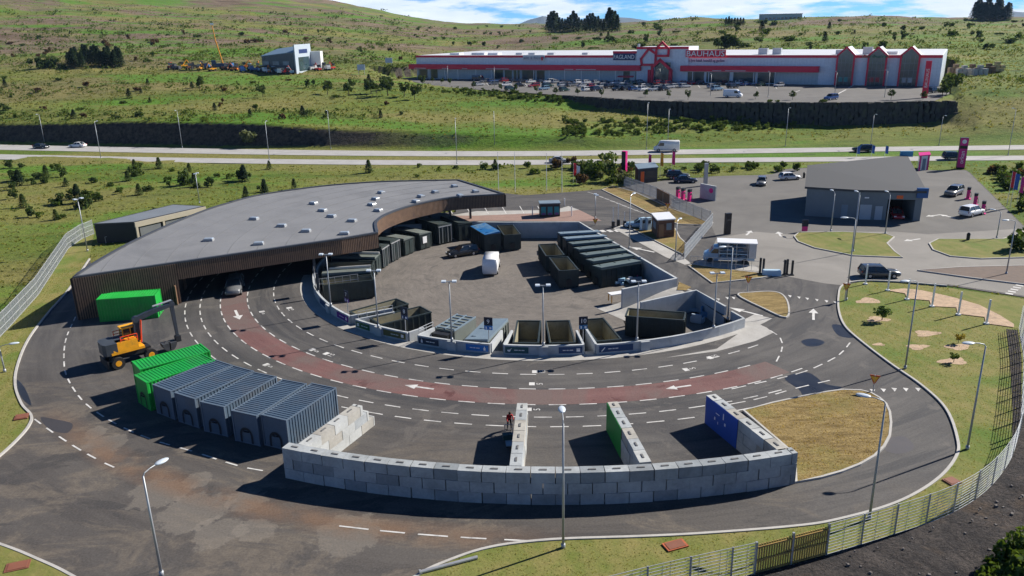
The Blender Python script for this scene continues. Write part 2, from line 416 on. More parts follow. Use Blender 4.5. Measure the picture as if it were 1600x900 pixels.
            c = mixc(t, ramp(t, math_n(t, 'ADD', math_n(t, 'MULTIPLY', streak, .6), math_n(t, 'MULTIPLY', mid, .4)), 0.36, 0.64), (0.112, 0.040, 0.038), (0.180, 0.080, 0.074))
            c = mixc(t, ramp(t, noise_n(t, pos, 0.35, 5, .6, .8), .60, .64), c, (0.085, 0.018, 0.018))
            c = mixc(t, ramp(t, noise_n(t, pos, 0.075, 6, .65, .8), .46, .58), c, (0.130, 0.086, 0.078)); rough = 0.85
        elif kind == 'concrete':
            c = mixc(t, ramp(t, noise_n(t, pos, 0.5, 7, .7), 0.35, 0.65), (0.36, 0.345, 0.32), (0.47, 0.455, 0.43)); rough = 0.85
        c = mixc(t, ramp(t, fine, .25, .75), mixc(t, .25, c, (0.02, 0.02, 0.02)), mixc(t, .10, c, (0.5, 0.48, 0.45)))
        t.links.new(c, b.inputs['Base Color']); b.inputs['Roughness'].default_value = rough
        bump(t, b, fine, 0.35, 0.02)
    return m
M_meadow = ground_mat('meadow_ground', 'meadow'); M_lawn = ground_mat('mown_lawn', 'lawn'); M_dry = ground_mat('dry_grass', 'drygrass')
M_lava = ground_mat('lava_soil', 'lava'); M_asph = ground_mat('asphalt', 'asphalt'); M_yard = ground_mat('yard_asphalt', 'yard')
M_fore = ground_mat('forecourt_asphalt', 'forecourt'); M_old = ground_mat('aged_asphalt', 'oldroad'); M_high = ground_mat('highway_asphalt', 'highway')
M_red = ground_mat('red_asphalt', 'red'); M_cpave = ground_mat('concrete_paving', 'concrete')
M_conc = mat('cast_concrete', (0.41, 0.43, 0.44), .85, .14, 0.8, bmp=.15, dirt=(0.29, 0.31, 0.32))
M_kerb = mat('kerb_stone', (0.40, 0.385, 0.36), .85, .15, 1.2, bmp=.2)
M_white = mat('road_paint', (0.56, 0.55, 0.53), .7, .16, 1.2, dirt=(0.22, 0.21, 0.20))
M_blockA = mat('concrete_block', (0.325, 0.345, 0.355), .9, .25, 0.5, bmp=.4, dirt=(0.20, 0.22, 0.225))
M_galv = mat('galvanised_steel', (0.46, 0.47, 0.48), .42, .08, 2.0, metal=.55)
M_black = mat('black_metal', (0.018, 0.019, 0.022), .5, .2, 3.0)
M_dglass = mat('dark_glass', (0.02, 0.026, 0.032), .08, .1, 1.0, spec=.8)
M_rub = mat('rubber', (0.016, 0.016, 0.017), .8, .2, 4.0)
M_whitep = mat('white_paint', (0.78, 0.78, 0.77), .35, .05, 1.0, coat=.3)
M_pink = mat('magenta_paint', (0.62, 0.012, 0.20), .4, .06, 2.0)
M_yel = mat('machine_yellow', (0.75, 0.33, 0.015), .4, .10, 2.0, dirt=(0.45, 0.22, 0.03))
M_red_p = mat('bright_red_paint', (0.58, 0.012, 0.03), .45, .06, 1.5)
M_orange = mat('orange_paint', (0.78, 0.13, 0.02), .5, .10, 2.0)
M_tim = stripes('timber_cladding', (0.165, 0.088, 0.048), (0.025, 0.016, 0.012), 0.10, 'X', .72, .75, True, .32)

# ------------------------------------------------------------------ terrain
def interp(xs, ys, x): return np.interp(x, xs, ys)
# highway edges (far edge of the upper carriageway ... near edge of the lower one), traced on the ground
UP_FAR = catmull(PP([(-420, 217), (-200, 222), (0, 226), (260, 231), (533, 235), (800, 236), (1066, 233.5), (1330, 230), (1600, 226.5), (1900, 222)]), 8)
UP_NEAR = catmull(PP([(-420, 225), (-200, 230), (0, 234), (260, 239), (533, 243), (800, 244), (1066, 241), (1330, 237), (1600, 233.5), (1900, 229)]), 8)
LO_FAR = catmull(PP([(-420, 232), (-200, 237), (0, 241), (260, 246), (533, 249.5), (800, 250), (1066, 247), (1330, 245), (1600, 243), (1900, 240)]), 8)
LO_NEAR = catmull(PP([(-420, 240), (-200, 245), (0, 249), (260, 253.5), (533, 257), (800, 257.5), (1066, 254), (1330, 252), (1600, 250), (1900, 247)]), 8)
def road_far_Y(a):
    xs = [p.x / p.y for p in UP_FAR]; ys = [p.y for p in UP_FAR]
    return np.interp(a, xs, ys)
PLAT_Z = 8.0
PFRONT = PP([(640, 128), (700, 137), (800, 143.5), (880, 149), (1000, 156.5), (1066, 158.5), (1200, 160), (1340, 160), (1460, 158), (1492, 158.5)], PLAT_Z)
def plat_front_Y(a): return np.interp(a, [p.x / p.y for p in PFRONT], [p.y for p in PFRONT])
def az(px, py=135): r = ray(px, py); return r[0] / r[1]
def zat(a, Y, py):
    lo, hi = -60.0, 500.0
    for _ in range(40):
        m = (lo + hi) / 2
        if projpx((a * Y, Y, m))[1] > py: lo = m
        else: hi = m
    return lo
PROF = []
def prof(px, rows):
    a = float(az(px)); yr = float(road_far_Y(a)); yp = float(plat_front_Y(a)); Ys, Zs = [], []
    for Y, py in rows:
        if isinstance(Y, str):
            base = {'r': yr, 'p': yp}[Y[0]]; Y = base + float(Y[1:])
        z = py[0] if isinstance(py, tuple) else zat(a, Y, py)
        Ys.append(Y); Zs.append(z)
    PROF.append((a, Ys, Zs))
L0 = [('r+1', (0,)), ('r+3', (.2,)), ('r+6.5', 195), (285, 160), (350, 118), (450, 80), (620, 42), (850, -5), (1150, -60), (1900, -75)]
prof(-420, L0); prof(-60, L0)
prof(200, [('r+1', (0,)), ('r+3', (.2,)), ('r+6.5', 190), (272, 158), (342, 117), (450, 78), (640, 42), (880, 5), (1180, -35), (1900, -45)])
prof(400, [('r+1', (0,)), ('r+3', (.2,)), ('r+6.5', 192), (265, 158), (335, 118), (450, 76), (650, 45), (900, 14), (1200, -14), (1900, -12)])
prof(533, [('r+1', (0,)), ('r+3', (.2,)), ('r+7.5', 201), (255, 163), (335, 119), (450, 80), (650, 52), (900, 26), (1250, 1), (2000, 5)])
prof(600, [('r+1', (0,)), ('r+3', (.2,)), ('r+8', 203), (252, 166), (335, 121), (450, 83), (650, 57), (900, 36), (1270, 15), (2200, 20)])
prof(650, [('r+1', (0,)), ('r+3', (.2,)), ('r+8', 206), (250, 168), (335, 124), (450, 85), (650, 60), (900, 43), (1300, 26), (2500, 31)])
prof(720, [('r+1', (0,)), ('r+3', (.2,)), ('r+8', 208), (245, 172), ('p+2', (8,)), (470, 88), (650, 64), (900, 47), (1300, 37), (2700, 37)])
prof(800, [('r+1', (0,)), ('r+3', (.2,)), ('r+8', 211), (240, 178), ('p+1', (8,)), (460, 92), (620, 66), (880, 49), (1300, 40), (3000, 38.5)])
prof(900, [('r+1', (0,)), ('r+3', (.2,)), ('r+7', 214), ('p-4', 167), ('p+1', (8,)), (440, 90), (560, 66), (800, 48), (1200, 39), (3000, 37)])
prof(1000, [('r+1', (0,)), ('r+3', (.1,)), ('r+7', 221), ('p-1', 173), ('p+.6', (8,)), (400, 90), (540, 64), (750, 44), (1100, 34.5), (3000, 36)])
prof(1100, [('r+1', (0,)), ('r+3', (.1,)), ('r+7', 224), ('p-1', 184), ('p+.6', (8,)), (370, 93), (500, 63), (720, 41), (1050, 29), (1800, 34)])
prof(1250, [('r+1', (0,)), ('r+3', (.1,)), ('r+7', 223), ('p-1', 192), ('p+.6', (8,)), (345, 95), (480, 62), (700, 40), (950, 28), (1500, 33)])
prof(1470, [('r+1', (0,)), ('r+3', (.1,)), ('r+7', 218), ('p-1', 191), ('p+.6', (8,)), (325, 92), (450, 60), (650, 40), (900, 29), (1500, 32)])
prof(1540, [('r+1', (0,)), ('r+3', (.1,)), ('r+7', 216), ('r+12', 200), ('r+35', 140), (325, 97), (440, 62), (640, 40), (900, 29.5), (1500, 32)])
prof(1700, [('r+1', (0,)), ('r+3', (.1,)), ('r+7', 214), ('r+12', 202), ('r+35', 137), (320, 96), (430, 62), (620, 40), (900, 29.5), (1500, 30)])
prof(2050, [('r+1', (0,)), ('r+3', (.1,)), ('r+7', 212), ('r+12', 202), ('r+35', 137), (320, 94), (430, 60), (620, 38), (900, 27), (1500, 27)])
PA = np.array([p[0] for p in PROF]); PYs = np.array([p[1] for p in PROF]); PZs = np.array([p[2] for p in PROF])
BF_A, BF_B = P(652, 122.5, PLAT_Z), P(1455, 135, PLAT_Z)           # store facade base
bdir = (BF_B - BF_A).normalized(); bnrm = Vector((-bdir.y, bdir.x, 0))
if bnrm.y < 0: bnrm = -bnrm
BL = (BF_B - BF_A).length
PLATEAU = [Vector((p.x, p.y, 0)) for p in PFRONT[1:]] + PP([(1500, 150), (1480, 134)], PLAT_Z) + [BF_B + bdir * 6 + bnrm * 62, BF_A - bdir * 6 + bnrm * 62, BF_A - bdir * 14, P(575, 122, PLAT_Z), P(600, 128, PLAT_Z)]
def inside(poly, x, y):
    x = np.asarray(x, float); y = np.asarray(y, float); r = np.zeros(x.shape, bool); n = len(poly); j = n - 1
    for i in range(n):
        xi, yi, xj, yj = poly[i][0], poly[i][1], poly[j][0], poly[j][1]
        if yi != yj:
            c = ((yi > y) != (yj > y)) & (x < (xj - xi) * (y - yi) / (yj - yi) + xi); r ^= c
        j = i
    return r
def fbm(x, y, s, seed):
    """cheap smooth value noise, vectorised"""
    out = np.zeros_like(x); amp = 1.0; tot = 0
    for o in range(4):
        f = s * 2 ** o; xi = np.floor(x * f); yi = np.floor(y * f); fx = x * f - xi; fy = y * f - yi
        fx = fx * fx * (3 - 2 * fx); fy = fy * fy * (3 - 2 * fy)
        h = lambda a, b: np.modf(np.abs(np.sin(a * 127.1 + b * 311.7 + seed * 17.3 + o * 5.1) * 43758.5453))[0]
        v = (h(xi, yi) * (1 - fx) + h(xi + 1, yi) * fx) * (1 - fy) + (h(xi, yi + 1) * (1 - fx) + h(xi + 1, yi + 1) * fx) * fy
        out += amp * (v - .5); tot += amp; amp *= .5
    return out / tot
DRIVE = 36.0
def terrain(x, y):
    x = np.asarray(x, float); y = np.asarray(y, float)
    a = x / np.maximum(y, 30.0)
    yr = road_far_Y(a)
    z = np.full(x.shape, -0.07)
    far = y > yr
    if far.any():
        af = np.clip(a[far], PA[0], PA[-1]); yf = y[far]
        idx = np.clip(np.searchsorted(PA, af) - 1, 0, len(PA) - 2)
        t = (af - PA[idx]) / (PA[idx + 1] - PA[idx])
        zz = np.zeros(af.shape)
        k = PYs.shape[1]
        Yk = PYs[idx] * (1 - t[:, None]) + PYs[idx + 1] * t[:, None]
        Zk = PZs[idx] * (1 - t[:, None]) + PZs[idx + 1] * t[:, None]
        zz = Zk[:, 0] * 0 - .07
        for q in range(k - 1):
            m = (yf >= Yk[:, q]) & (yf < Yk[:, q + 1])
            u = (yf - Yk[:, q]) / np.maximum(Yk[:, q + 1] - Yk[:, q], 1e-6)
            zz = np.where(m, Zk[:, q] * (1 - u) + Zk[:, q + 1] * u, zz)
        zz = np.where(yf >= Yk[:, -1], Zk[:, -1] - (yf - Yk[:, -1]) * .03, zz)
        xf = x[far]
        w = np.clip((yf - yr[far] - 3) / 25, 0, 1)
        zz = zz + w * (fbm(xf, yf, .03, 1) * 1.6 + fbm(xf, yf, .16, 2) * .9 + np.clip((yf - 330) / 400, 0, 1) * fbm(xf, yf, .008, 3) * 14)
        z[far] = zz
    near = ~far
    pl = inside(PLATEAU, x, y) & far
    z[pl] = PLAT_Z - .12
    # sunk under the drive and the yard, gently uneven elsewhere
    rr = np.hypot(x - RC.x, y - RC.y)
    z = np.where(near & (rr < 37), -0.07 - 3.0 * np.clip((37 - rr) / 3, 0, 1), z)
    out = near & (y > 60) & ((a < -0.50) | (y > 160) | (x > 90)) & (y < yr - 22)
    z = np.where(out, z + np.clip(fbm(x, y, .06, 5), -.4, .5) * 1.2 * np.clip((np.abs(x + 20) - 40) / 25, 0, 1), z)
    return z
def tz(x, y): return float(terrain(np.array([x]), np.array([y]))[0])
def G(px, py, y0=60.0, y1=3000.0):
    """where the line of sight through a pixel meets the terrain"""
    r = ray(px, py); Ys = np.concatenate([np.arange(y0, 420, .5), np.arange(420, y1, 3.0)])
    t = Ys / r[1]; zz = CAM_H + r[2] * t; th = terrain(r[0] * t, Ys)
    k = np.argmax(zz <= th)
    if zz[k] > th[k]: return None
    return Vector((r[0] * t[k], Ys[k], th[k]))
ys = np.concatenate([np.arange(-60, 20, 8.0), np.arange(20, 150, 2.0), np.arange(150, 205, 1.0), np.arange(205, 260, .8), np.arange(260, 460, 1.6), np.arange(460, 900, 5), np.arange(900, 1600, 14), np.arange(1600, 4200, 120)])
us = np.linspace(-1, 1, 420)
XX = us[None, :] * (np.maximum(ys, 0)[:, None] * .92 + 70); YY = np.repeat(ys[:, None], len(us), 1)
ZZ = terrain(XX.ravel(), YY.ravel()).reshape(XX.shape)
co = np.stack([XX, YY, ZZ], -1).reshape(-1, 3)
nr, nc = XX.shape
i0 = (np.arange(nr - 1)[:, None] * nc + np.arange(nc - 1)[None, :]).ravel()
fa = np.stack([i0, i0 + 1, i0 + nc + 1, i0 + nc], -1)
me = bpy.data.meshes.new('terrain'); me.vertices.add(len(co)); me.vertices.foreach_set('co', co.ravel())
me.loops.add(fa.size); me.loops.foreach_set('vertex_index', fa.ravel()); me.polygons.add(len(fa)); me.polygons.foreach_set('loop_start', np.arange(0, fa.size, 4)); me.polygons.foreach_set('use_smooth', np.ones(len(fa), bool))
me.update(); me.validate(); me.materials.append(M_meadow)
terr = bpy.data.objects.new('terrain', me); COL.objects.link(terr); tag(terr, kind='structure')

# distant mountains beyond the bay
def mountain(name, Y, pts, base, depth):
    top = [PY(px, py, Y) for px, py in pts]; vs = []; n = len(top)
    for p in top: vs += [(p.x, Y - depth, base), (p.x, Y - depth * .45, base + (p.z - base) * .45), (p.x, Y, p.z), (p.x, Y + depth, base)]
    fs = []
    for i in range(n - 1):
        for j in range(3): fs.append((i * 4 + j, i * 4 + 4 + j, i * 4 + 5 + j, i * 4 + 1 + j))
    b = MB(); b.add(vs, fs)
    return ground(b, name, mat('mountain_rock', (0.10, 0.105, 0.10), .95, .25, 0.002))
mountain('mountain', 9000, [(800, 42), (812, 37), (826, 31), (838, 28), (848, 25), (862, 27), (872, 33), (900, 31), (940, 29), (968, 27), (985, 28), (1005, 31), (1022, 34), (1045, 37), (1080, 41)], -40, 1200)
mountain('mountain', 9500, [(1520, 33), (1545, 29), (1570, 21), (1585, 18), (1610, 20), (1680, 15), (1760, 24), (1850, 28)], -40, 1200)
b = MB(); b.quad((-15500, 4100, -42), (15500, 4100, -42), (15500, 11000, -42), (-15500, 11000, -42)); ground(b, 'sea', mat('sea_water', (0.05, 0.09, 0.13), .3, .1, .01))

# ------------------------------------------------------------------ highway
def ribbon(name, A, B, z, m):
    b = MB(); n = min(len(A), len(B))
    vs = [(p.x, p.y, z) for p in A[:n]] + [(p.x, p.y, z) for p in B[:n]]
    b.add(vs, [(i, i + 1, n + i + 1, n + i) for i in range(n - 1)])
    return ground(b, name, m)
ribbon('highway_carriageway', UP_NEAR, UP_FAR, 0.0, M_high)
ribbon('highway_carriageway', LO_NEAR, LO_FAR, 0.0, M_high)

# ------------------------------------------------------------------ site paving
LAWN_K = [(1316, 447), (1310, 465), (1311, 488), (1320, 510), (1342, 531), (1390, 568), (1440, 603), (1478, 640), (1496, 688), (1493, 716), (1462, 752), (1400, 787), (1310, 813), (1240, 824), (1100, 835), (1000, 840), (860, 845), (765, 857), (695, 880), (650, 902), (600, 938), (540, 1010)]
LEFT_K = [(140, 405), (108, 452), (75, 490), (45, 530), (28, 570), (24, 602), (34, 632), (49, 650), (46, 665), (30, 685), (0, 713), (-60, 760), (-200, 850)]
lawn_kp = catmull(PP(LAWN_K), 6); left_kp = catmull(PP(LEFT_K), 6)
north = PP([(717, 287), (770, 300), (820, 305), (890, 300), (935, 296), (975, 292), (985, 289), (990, 283), (1010, 285), (1066, 279), (1100, 277), (1166, 268), (1259, 262), (1330, 258), (1456, 266), (1509, 265.5), (1516, 270), (1600, 353), (1700, 353), (1900, 380), (1900, 500), (1700, 477), (1600, 464), (1480, 446), (1400, 440), (1345, 439)])
hidden = [P(x, y, 4.9) * 1.0 for x, y in ((150, 412), (200, 386), (260, 358), (320, 334), (400, 311), (500, 297), (600, 289), (710, 287))]
YARD_R = 29.5
A_ENTRY = P(1060, 447)
# outline of the sunk yard: the arc of the ring wall, then the straight retaining walls
YB = PP([(905, 347), (930, 362), (1057, 435)], 1.0)
E_R = P(1163, 497, 1.0); E_T = P(1088, 453, 1.0); E_L = P(1001, 472, 1.0)
a0 = math.degrees(math.atan2(E_R.y - RC.y, E_R.x - RC.x)); a1 = math.degrees(math.atan2(YB[0].y - RC.y, YB[0].x - RC.x))
arcpts = [pol(YARD_R, d) for d in np.linspace(a0, -222, 60)]
ARC_END = arcpts[-1]
YBK = [P(740, 347, 1.0), P(790, 347.5, 1.0)]
yard_outline = arcpts + [Vector((p.x, p.y, 0)) for p in YBK + YB] + [Vector((E_T.x, E_T.y, 0))]
site = [p for p in left_kp[::-1]] + hidden + north + lawn_kp + PP([(-500, 1010), (-500, 900)])
M_YZ = -1.5
b = MB(); b.sheet(site, 0.0, [yard_outline]); ground(b, 'asphalt_drive', M_asph)
b = MB(); b.sheet([RC + (p - RC) * 1.01 for p in yard_outline], M_YZ); ground(b, 'yard_floor', M_yard)
# ramp out of the yard between the two retaining walls
r0 = [P(930, 481, M_YZ), P(978, 502, M_YZ)]; r1 = [P(1062, 447, 0.012), P(1090, 456, 0.012)]
rm = [P(965, 473, -1.1), P(1012, 489, -1.1)]
b = MB()
lo1, lo2 = r0; hi1, hi2 = r1
vs = []
for i in range(9):
    t = i / 8; e = t * t * (3 - 2 * t)
    for q, (p, s_) in enumerate(((lo1, hi1), (lo2, hi2))):
        w = p.lerp(s_, t); vs.append((w.x, w.y, M_YZ + 0.02 + (0.0 - M_YZ) * e))
b.add(vs, [(2 * i, 2 * i + 1, 2 * i + 3, 2 * i + 2) for i in range(8)])
ground(b, 'concrete_ramp', M_cpave)
b = MB(); b.sheet(PP([(1110, 395), (1120, 372), (1180, 362), (1240, 367), (1300, 362), (1400, 362), (1450, 366), (1600, 357), (1700, 356), (1895, 384), (1895, 496), (1700, 474), (1600, 462), (1480, 444), (1400, 438.5), (1345, 437.5), (1318, 446), (1290, 443), (1230, 432), (1185, 430), (1130, 416)]), 0.006); ground(b, 'access_road', M_old)
b = MB(); b.sheet(PP([(1110, 349), (1000, 305), (985, 291), (992, 284), (1010, 286), (1066, 280), (1100, 278), (1166, 269), (1259, 263), (1330, 259), (1456, 267), (1509, 266.5), (1515, 271), (1599, 354), (1600, 357), (1450, 366), (1400, 362), (1300, 362), (1240, 367), (1180, 362), (1120, 372)]), 0.005); ground(b, 'forecourt', M_fore)
# red lane
def arcstrip(b, ra, rb, d0, d1, z, n=60):
    vs = []
    for d in np.linspace(d0, d1, n): vs += [pol(ra, d, z), pol(rb, d, z)]
    b.add(vs, [(2 * i, 2 * i + 1, 2 * i + 3, 2 * i + 2) if d1 < d0 else (2 * i + 1, 2 * i, 2 * i + 2, 2 * i + 3) for i in range(n - 1)])
b = MB(); arcstrip(b, 37.5, 40.35, -60, -225, 0.008, 90); ground(b, 'red_lane', M_red)
b = MB(); b.sheet(PP([(1180, 560), (1215, 545), (1285, 575), (1240, 592), (1192, 600)]), 0.007)
# apron of pale concrete round the bay walls
b = MB(); arcstrip(b, 29.3, 31.3, -43, -176, 0.007, 80); ground(b, 'bay_apron', M_cpave)
b = MB(); b.sheet(PP([(1166, 497), (1198, 512), (1208, 520), (1180, 533), (1120, 549), (1040, 559), (1120, 545), (1164, 514)]), 0.009); ground(b, 'bay_apron', M_cpave)
# red bus-stop style area and paths by the gate
b = MB(); b.sheet(PP([(696, 352), (700, 338), (760, 334), (870, 330), (905, 328), (940, 345), (905, 346), (790, 345), (740, 345)]), 0.009); ground(b, 'red_paving', mat('red_paving', (0.26, 0.17, 0.14), .85, .15, 1))
b = MB(); b.sheet(PP([(700, 337), (745, 330), (868, 328), (888, 322), (905, 328), (870, 332), (745, 337)]), 0.013); ground(b, 'pavement', M_cpave)
b = MB(); b.sheet(PP([(958, 357), (972, 352), (1062, 398), (1080, 412), (1070, 414), (1040, 402)]), 0.03); ground(b, 'pavement', M_cpave)
b = MB(); b.sheet(PP([(1080, 413), (1098, 405), (1180, 415), (1190, 424), (1140, 420)]), 0.012); ground(b, 'pavement', M_cpave)
# bottom-left lawn, left lawn, right lawn
def island(name, pts, m, z=0.11, smooth=True, kerb=True, n=5, kw=0.18):
    w = catmull(PP(pts), n, True) if smooth else PP(pts)
    b = MB(); b.sheet(w, z); ground(b, name, m)
    if kerb:
        k = MB(); k.sweep([(p.x, p.y, 0) for p in w], [(-kw / 2, -.02), (-kw / 2, z + .03), (kw / 2, z + .03), (kw / 2, -.02)], True); ground(k, 'kerb', M_kerb)
    return w
kp = [(-.10, -.03), (-.10, .13), (.10, .13), (.10, -.03)]
FENCE_R = [(540, 1120), (800, 995), (1000, 940), (1178, 898), (1290, 868), (1390, 838), (1480, 806), (1540, 768), (1577, 722), (1592, 680), (1596, 640), (1598, 600), (1599, 560), (1592, 525)]
fence_r = catmull(PP(FENCE_R), 5)
b = MB(); b.sheet(lawn_kp + fence_r + PP([(1600, 520), (1640, 520), (1640, 482), (1600, 468), (1480, 450), (1400, 443), (1345, 441)]), 0.06); ground(b, 'lawn', M_lawn)
k = MB(); k.sweep([(p.x, p.y, 0) for p in catmull(PP([(1480, 447), (1400, 440.5), (1345, 439.5)] + LAWN_K), 6)], kp); ground(k, 'kerb', M_kerb)
FENCE_L = [(147, 366), (128, 374), (107, 389), (60, 462), (17, 510), (0, 528), (-60, 600), (-120, 690)]
fence_l = PP(FENCE_L)
b = MB(); b.sheet(left_kp[:-3] + PP([(-120, 760)]) + fence_l[::-1], 0.05); ground(b, 'lawn', M_lawn)
k = MB(); k.sweep([(p.x, p.y, 0) for p in left_kp], kp); ground(k, 'kerb', M_kerb)
island('lawn', [(-130, 810), (0, 852), (60, 876), (110, 900), (200, 955), (260, 1000), (100, 1040), (-200, 960)], M_lawn)
island('grass_island', [(1241, 370), (1248, 364), (1316, 363), (1384, 366), (1397, 371), (1386, 381), (1398, 394), (1410, 403), (1333, 400), (1273, 388), (1247, 378)], M_lawn, smooth=False)
island('grass_island', [(1452, 381), (1466, 374), (1567, 374), (1600, 363), (1700, 360), (1780, 385), (1700, 400), (1600, 403), (1533, 405), (1485, 401), (1458, 391)], M_lawn, smooth=False)
island('traffic_island', [(1434, 423.5), (1500, 418.5), (1600, 416), (1612, 430), (1606, 446), (1517, 435)], mat('brown_gravel', (0.14, 0.105, 0.085), .95, .25, 1.5, bmp=.3), .13, smooth=False)
island('grass_island', [(1153, 462), (1176, 458), (1208, 457), (1224, 463), (1232, 479), (1228, 497), (1193, 483)], M_dry, .12, n=4)
island('grass_island', [(1162, 643), (1207, 631), (1253, 621), (1290, 614), (1316, 610.5), (1345, 611.5), (1360, 615), (1374, 623), (1384, 632), (1390, 645), (1392, 662), (1390, 682), (1381, 699), (1366, 714), (1343, 727), (1315, 738), (1283, 747), (1244, 755), (1242, 712)], M_dry, .12, smooth=False)
island('grass_island', [(1076, 416), (1113, 443), (1150, 439), (1188, 435), (1216, 429), (1185, 427), (1130, 421), (1082, 414)], M_dry, .1, smooth=False)
island('grass_verge', [(941, 297), (957, 291), (990, 300), (1045, 325), (1106, 347), (1096, 352), (1060, 351), (1022, 337), (985, 318)], M_dry, .1, smooth=False)
island('grass_verge', [(985, 357), (1010, 348), (1055, 358), (1062, 372), (1076, 385), (1066, 398), (1030, 380)], M_dry, .1, smooth=False)
island('grass_verge', [(1061, 441), (1080, 449), (1072, 454), (1058, 453)], M_dry, .04, smooth=False, kerb=False)
def lava_z(x, y, s_):
    v = float(fbm(np.array([x]), np.array([y]), .35, 9)[0]); return .02 if s_ < .6 else .05 + max(0, v + .35) * .55
# dark lava slope outside the right-hand fence, dark strip inside it
b = MB()
lp = [Vector((p.x, p.y, 0)) for p in fence_r]
n = len(lp); vs = []
for i, p in enumerate(lp):
    d = (lp[min(i + 1, n - 1)] - lp[max(i - 1, 0)]); d = Vector((d.y, -d.x, 0)).normalized()
    for j in range(14):
        s_ = j * 1.9 - .25
        q = p + d * s_
        vs.append((q.x, q.y, lava_z(q.x, q.y, s_)))
b.add(vs, [(i * 14 + j, i * 14 + j + 1, i * 14 + j + 15, i * 14 + j + 14) for i in range(n - 1) for j in range(13)])
ground(b, 'lava_slope', M_lava)
b = MB(); b.sheet(PP([(1572, 515), (1590, 517), (1596, 560), (1596, 640), (1590, 690), (1581, 712), (1582, 640), (1578, 570)]), 0.075); ground(b, 'bare_soil', M_lava)
GAB = [(1385, 455), (1412, 452), (1440, 455), (1490, 466), (1530, 478), (1562, 494), (1584, 508), (1584, 513), (1540, 507), (1538, 497), (1496, 492), (1494, 482), (1455, 480), (1452, 471), (1417, 468), (1414, 460)]
M_bark = mat('wood_chips', (0.42, 0.30, 0.20), .95, .3, 2.2, bmp=.5, dirt=(0.28, 0.2, 0.14))
b = MB(); b.sheet(PP(GAB), 0.13); ground(b, 'bark_bed', M_bark)
for i, (x, y, w_) in enumerate([(1356, 471, 19), (1371, 500, 18), (1448, 522, 19), (1434, 543, 17), (1496, 543, 20), (1489, 565, 22), (1373, 539, 9), (1245, 0, 0)]):
    if not w_: continue
    ring = []
    for k_ in range(18):
        an = k_ / 18 * 2 * math.pi; rr_ = 1 + .22 * math.sin(an * 3 + i) + rnd.uniform(-.12, .12)
        ring.append((x + math.cos(an) * w_ * rr_, y + math.sin(an) * w_ * .24 * rr_))
    b = MB(); b.sheet(PP(ring), 0.075); ground(b, 'bark_bed', M_bark)
# puddles and dark tarmac patches
M_wet = mat('damp_asphalt', (0.022, 0.023, 0.026), .32, .3, .8)
M_patch = mat('fresh_tarmac', (0.040, 0.038, 0.044), .85, .2, .6)
def blob(name, pts, z, m): b = MB(); b.sheet(catmull(PP(pts), 4, True), z); ground(b, name, m)
blob('puddle', [(1382, 690), (1395, 683), (1415, 683), (1428, 696), (1424, 704), (1405, 709), (1384, 704)], .006, mat('damp_ring', (0.055, 0.05, 0.055), .6, .2, .8))
blob('puddle', [(1252, 533), (1270, 529), (1288, 534), (1280, 540), (1262, 541)], .006, M_wet)
blob('puddle', [(1300, 508), (1316, 509), (1330, 522), (1332, 528), (1310, 524)], .006, M_wet)
blob('puddle', [(1226, 590), (1262, 582), (1290, 600), (1315, 606), (1262, 620), (1248, 608)], .006, M_wet)
blob('puddle', [(24, 592), (38, 605), (49, 632), (40, 628), (30, 615)], .006, M_wet)
blob('puddle', [(64, 652), (85, 655), (113, 662), (106, 676), (85, 674), (70, 664)], .006, M_patch)

# ------------------------------------------------------------------ road markings
MK = MB(); MZ = 0.016
def dash(p, q, w):
    d = (q - p).normalized(); s_ = Vector((-d.y, d.x, 0)) * w / 2
    MK.add([(p + s_).to_tuple()[:2] + (MZ,), (p - s_).to_tuple()[:2] + (MZ,), (q - s_).to_tuple()[:2] + (MZ,), (q + s_).to_tuple()[:2] + (MZ,)], [(0, 1, 2, 3)])
def arcdash(r, d0, d1, on=1.45, gap=1.1, w=.13):
    st = math.degrees((on + gap) / r); d = d0
    while d < d1:
        dash(pol(r, d), pol(r, d + math.degrees(on / r)), w); d += st
def linedash(pts, on=1.3, gap=1.0, w=.13):
    pts = [Vector((p.x, p.y, 0)) for p in pts]; acc = 0.0; start = None
    for a_, b_ in zip(pts[:-1], pts[1:]):
        seg = (b_ - a_).length; k_ = max(1, int(seg / .25))
        for i in range(k_):
            p = a_.lerp(b_, i / k_); acc2 = acc % (on + gap)
            if acc2 < on and start is None: start = p
            if acc2 >= on and start is not None: dash(start, p, w); start = None
            acc += seg / k_
arcdash(34.4, -190, -58); arcdash(37.4, -190, -62); arcdash(40.4, -190, -58); arcdash(42.6, -190, -66); arcdash(44.2, -122, -66); arcdash(44.2, -190, -140)
linedash(catmull(PP([(1213, 565), (1222, 545), (1219, 528), (1200, 514)]), 6))
linedash(catmull(PP([(1143, 608), (1243, 585), (1285, 569), (1313, 553), (1331, 532)]), 6))
linedash(catmull(PP([(1140, 632), (1190, 622), (1243, 607), (1307, 592)]), 6))
linedash(catmull(PP([(118, 495), (103, 530), (100, 565), (106, 592), (128, 625), (160, 650), (205, 674), (250, 691), (300, 705), (380, 730), (452, 741)]), 6))
linedash(catmull(PP([(54, 655), (80, 674), (120, 700), (160, 722), (205, 742)]), 6))
linedash(catmull(PP([(372, 794), (400, 799)]), 4), 1.3, 5)
linedash(catmull(PP([(530, 822), (600, 830), (680, 837), (760, 842), (845, 846)]), 6), 1.7, .9)
for k_ in range(6): x = 1166 + k_ * 0
def tri(px, py, w=9, h=6):
    a_, b_, c_ = P(px - w / 2, py), P(px + w / 2, py + 1), P(px + 1, py + h); MK.add([(p.x, p.y, MZ) for p in (a_, c_, b_)], [(0, 1, 2)])
for x, y in ((1363, 608), (1380, 607), (1397, 606), (1415, 606), (1434, 606)): tri(x, y)
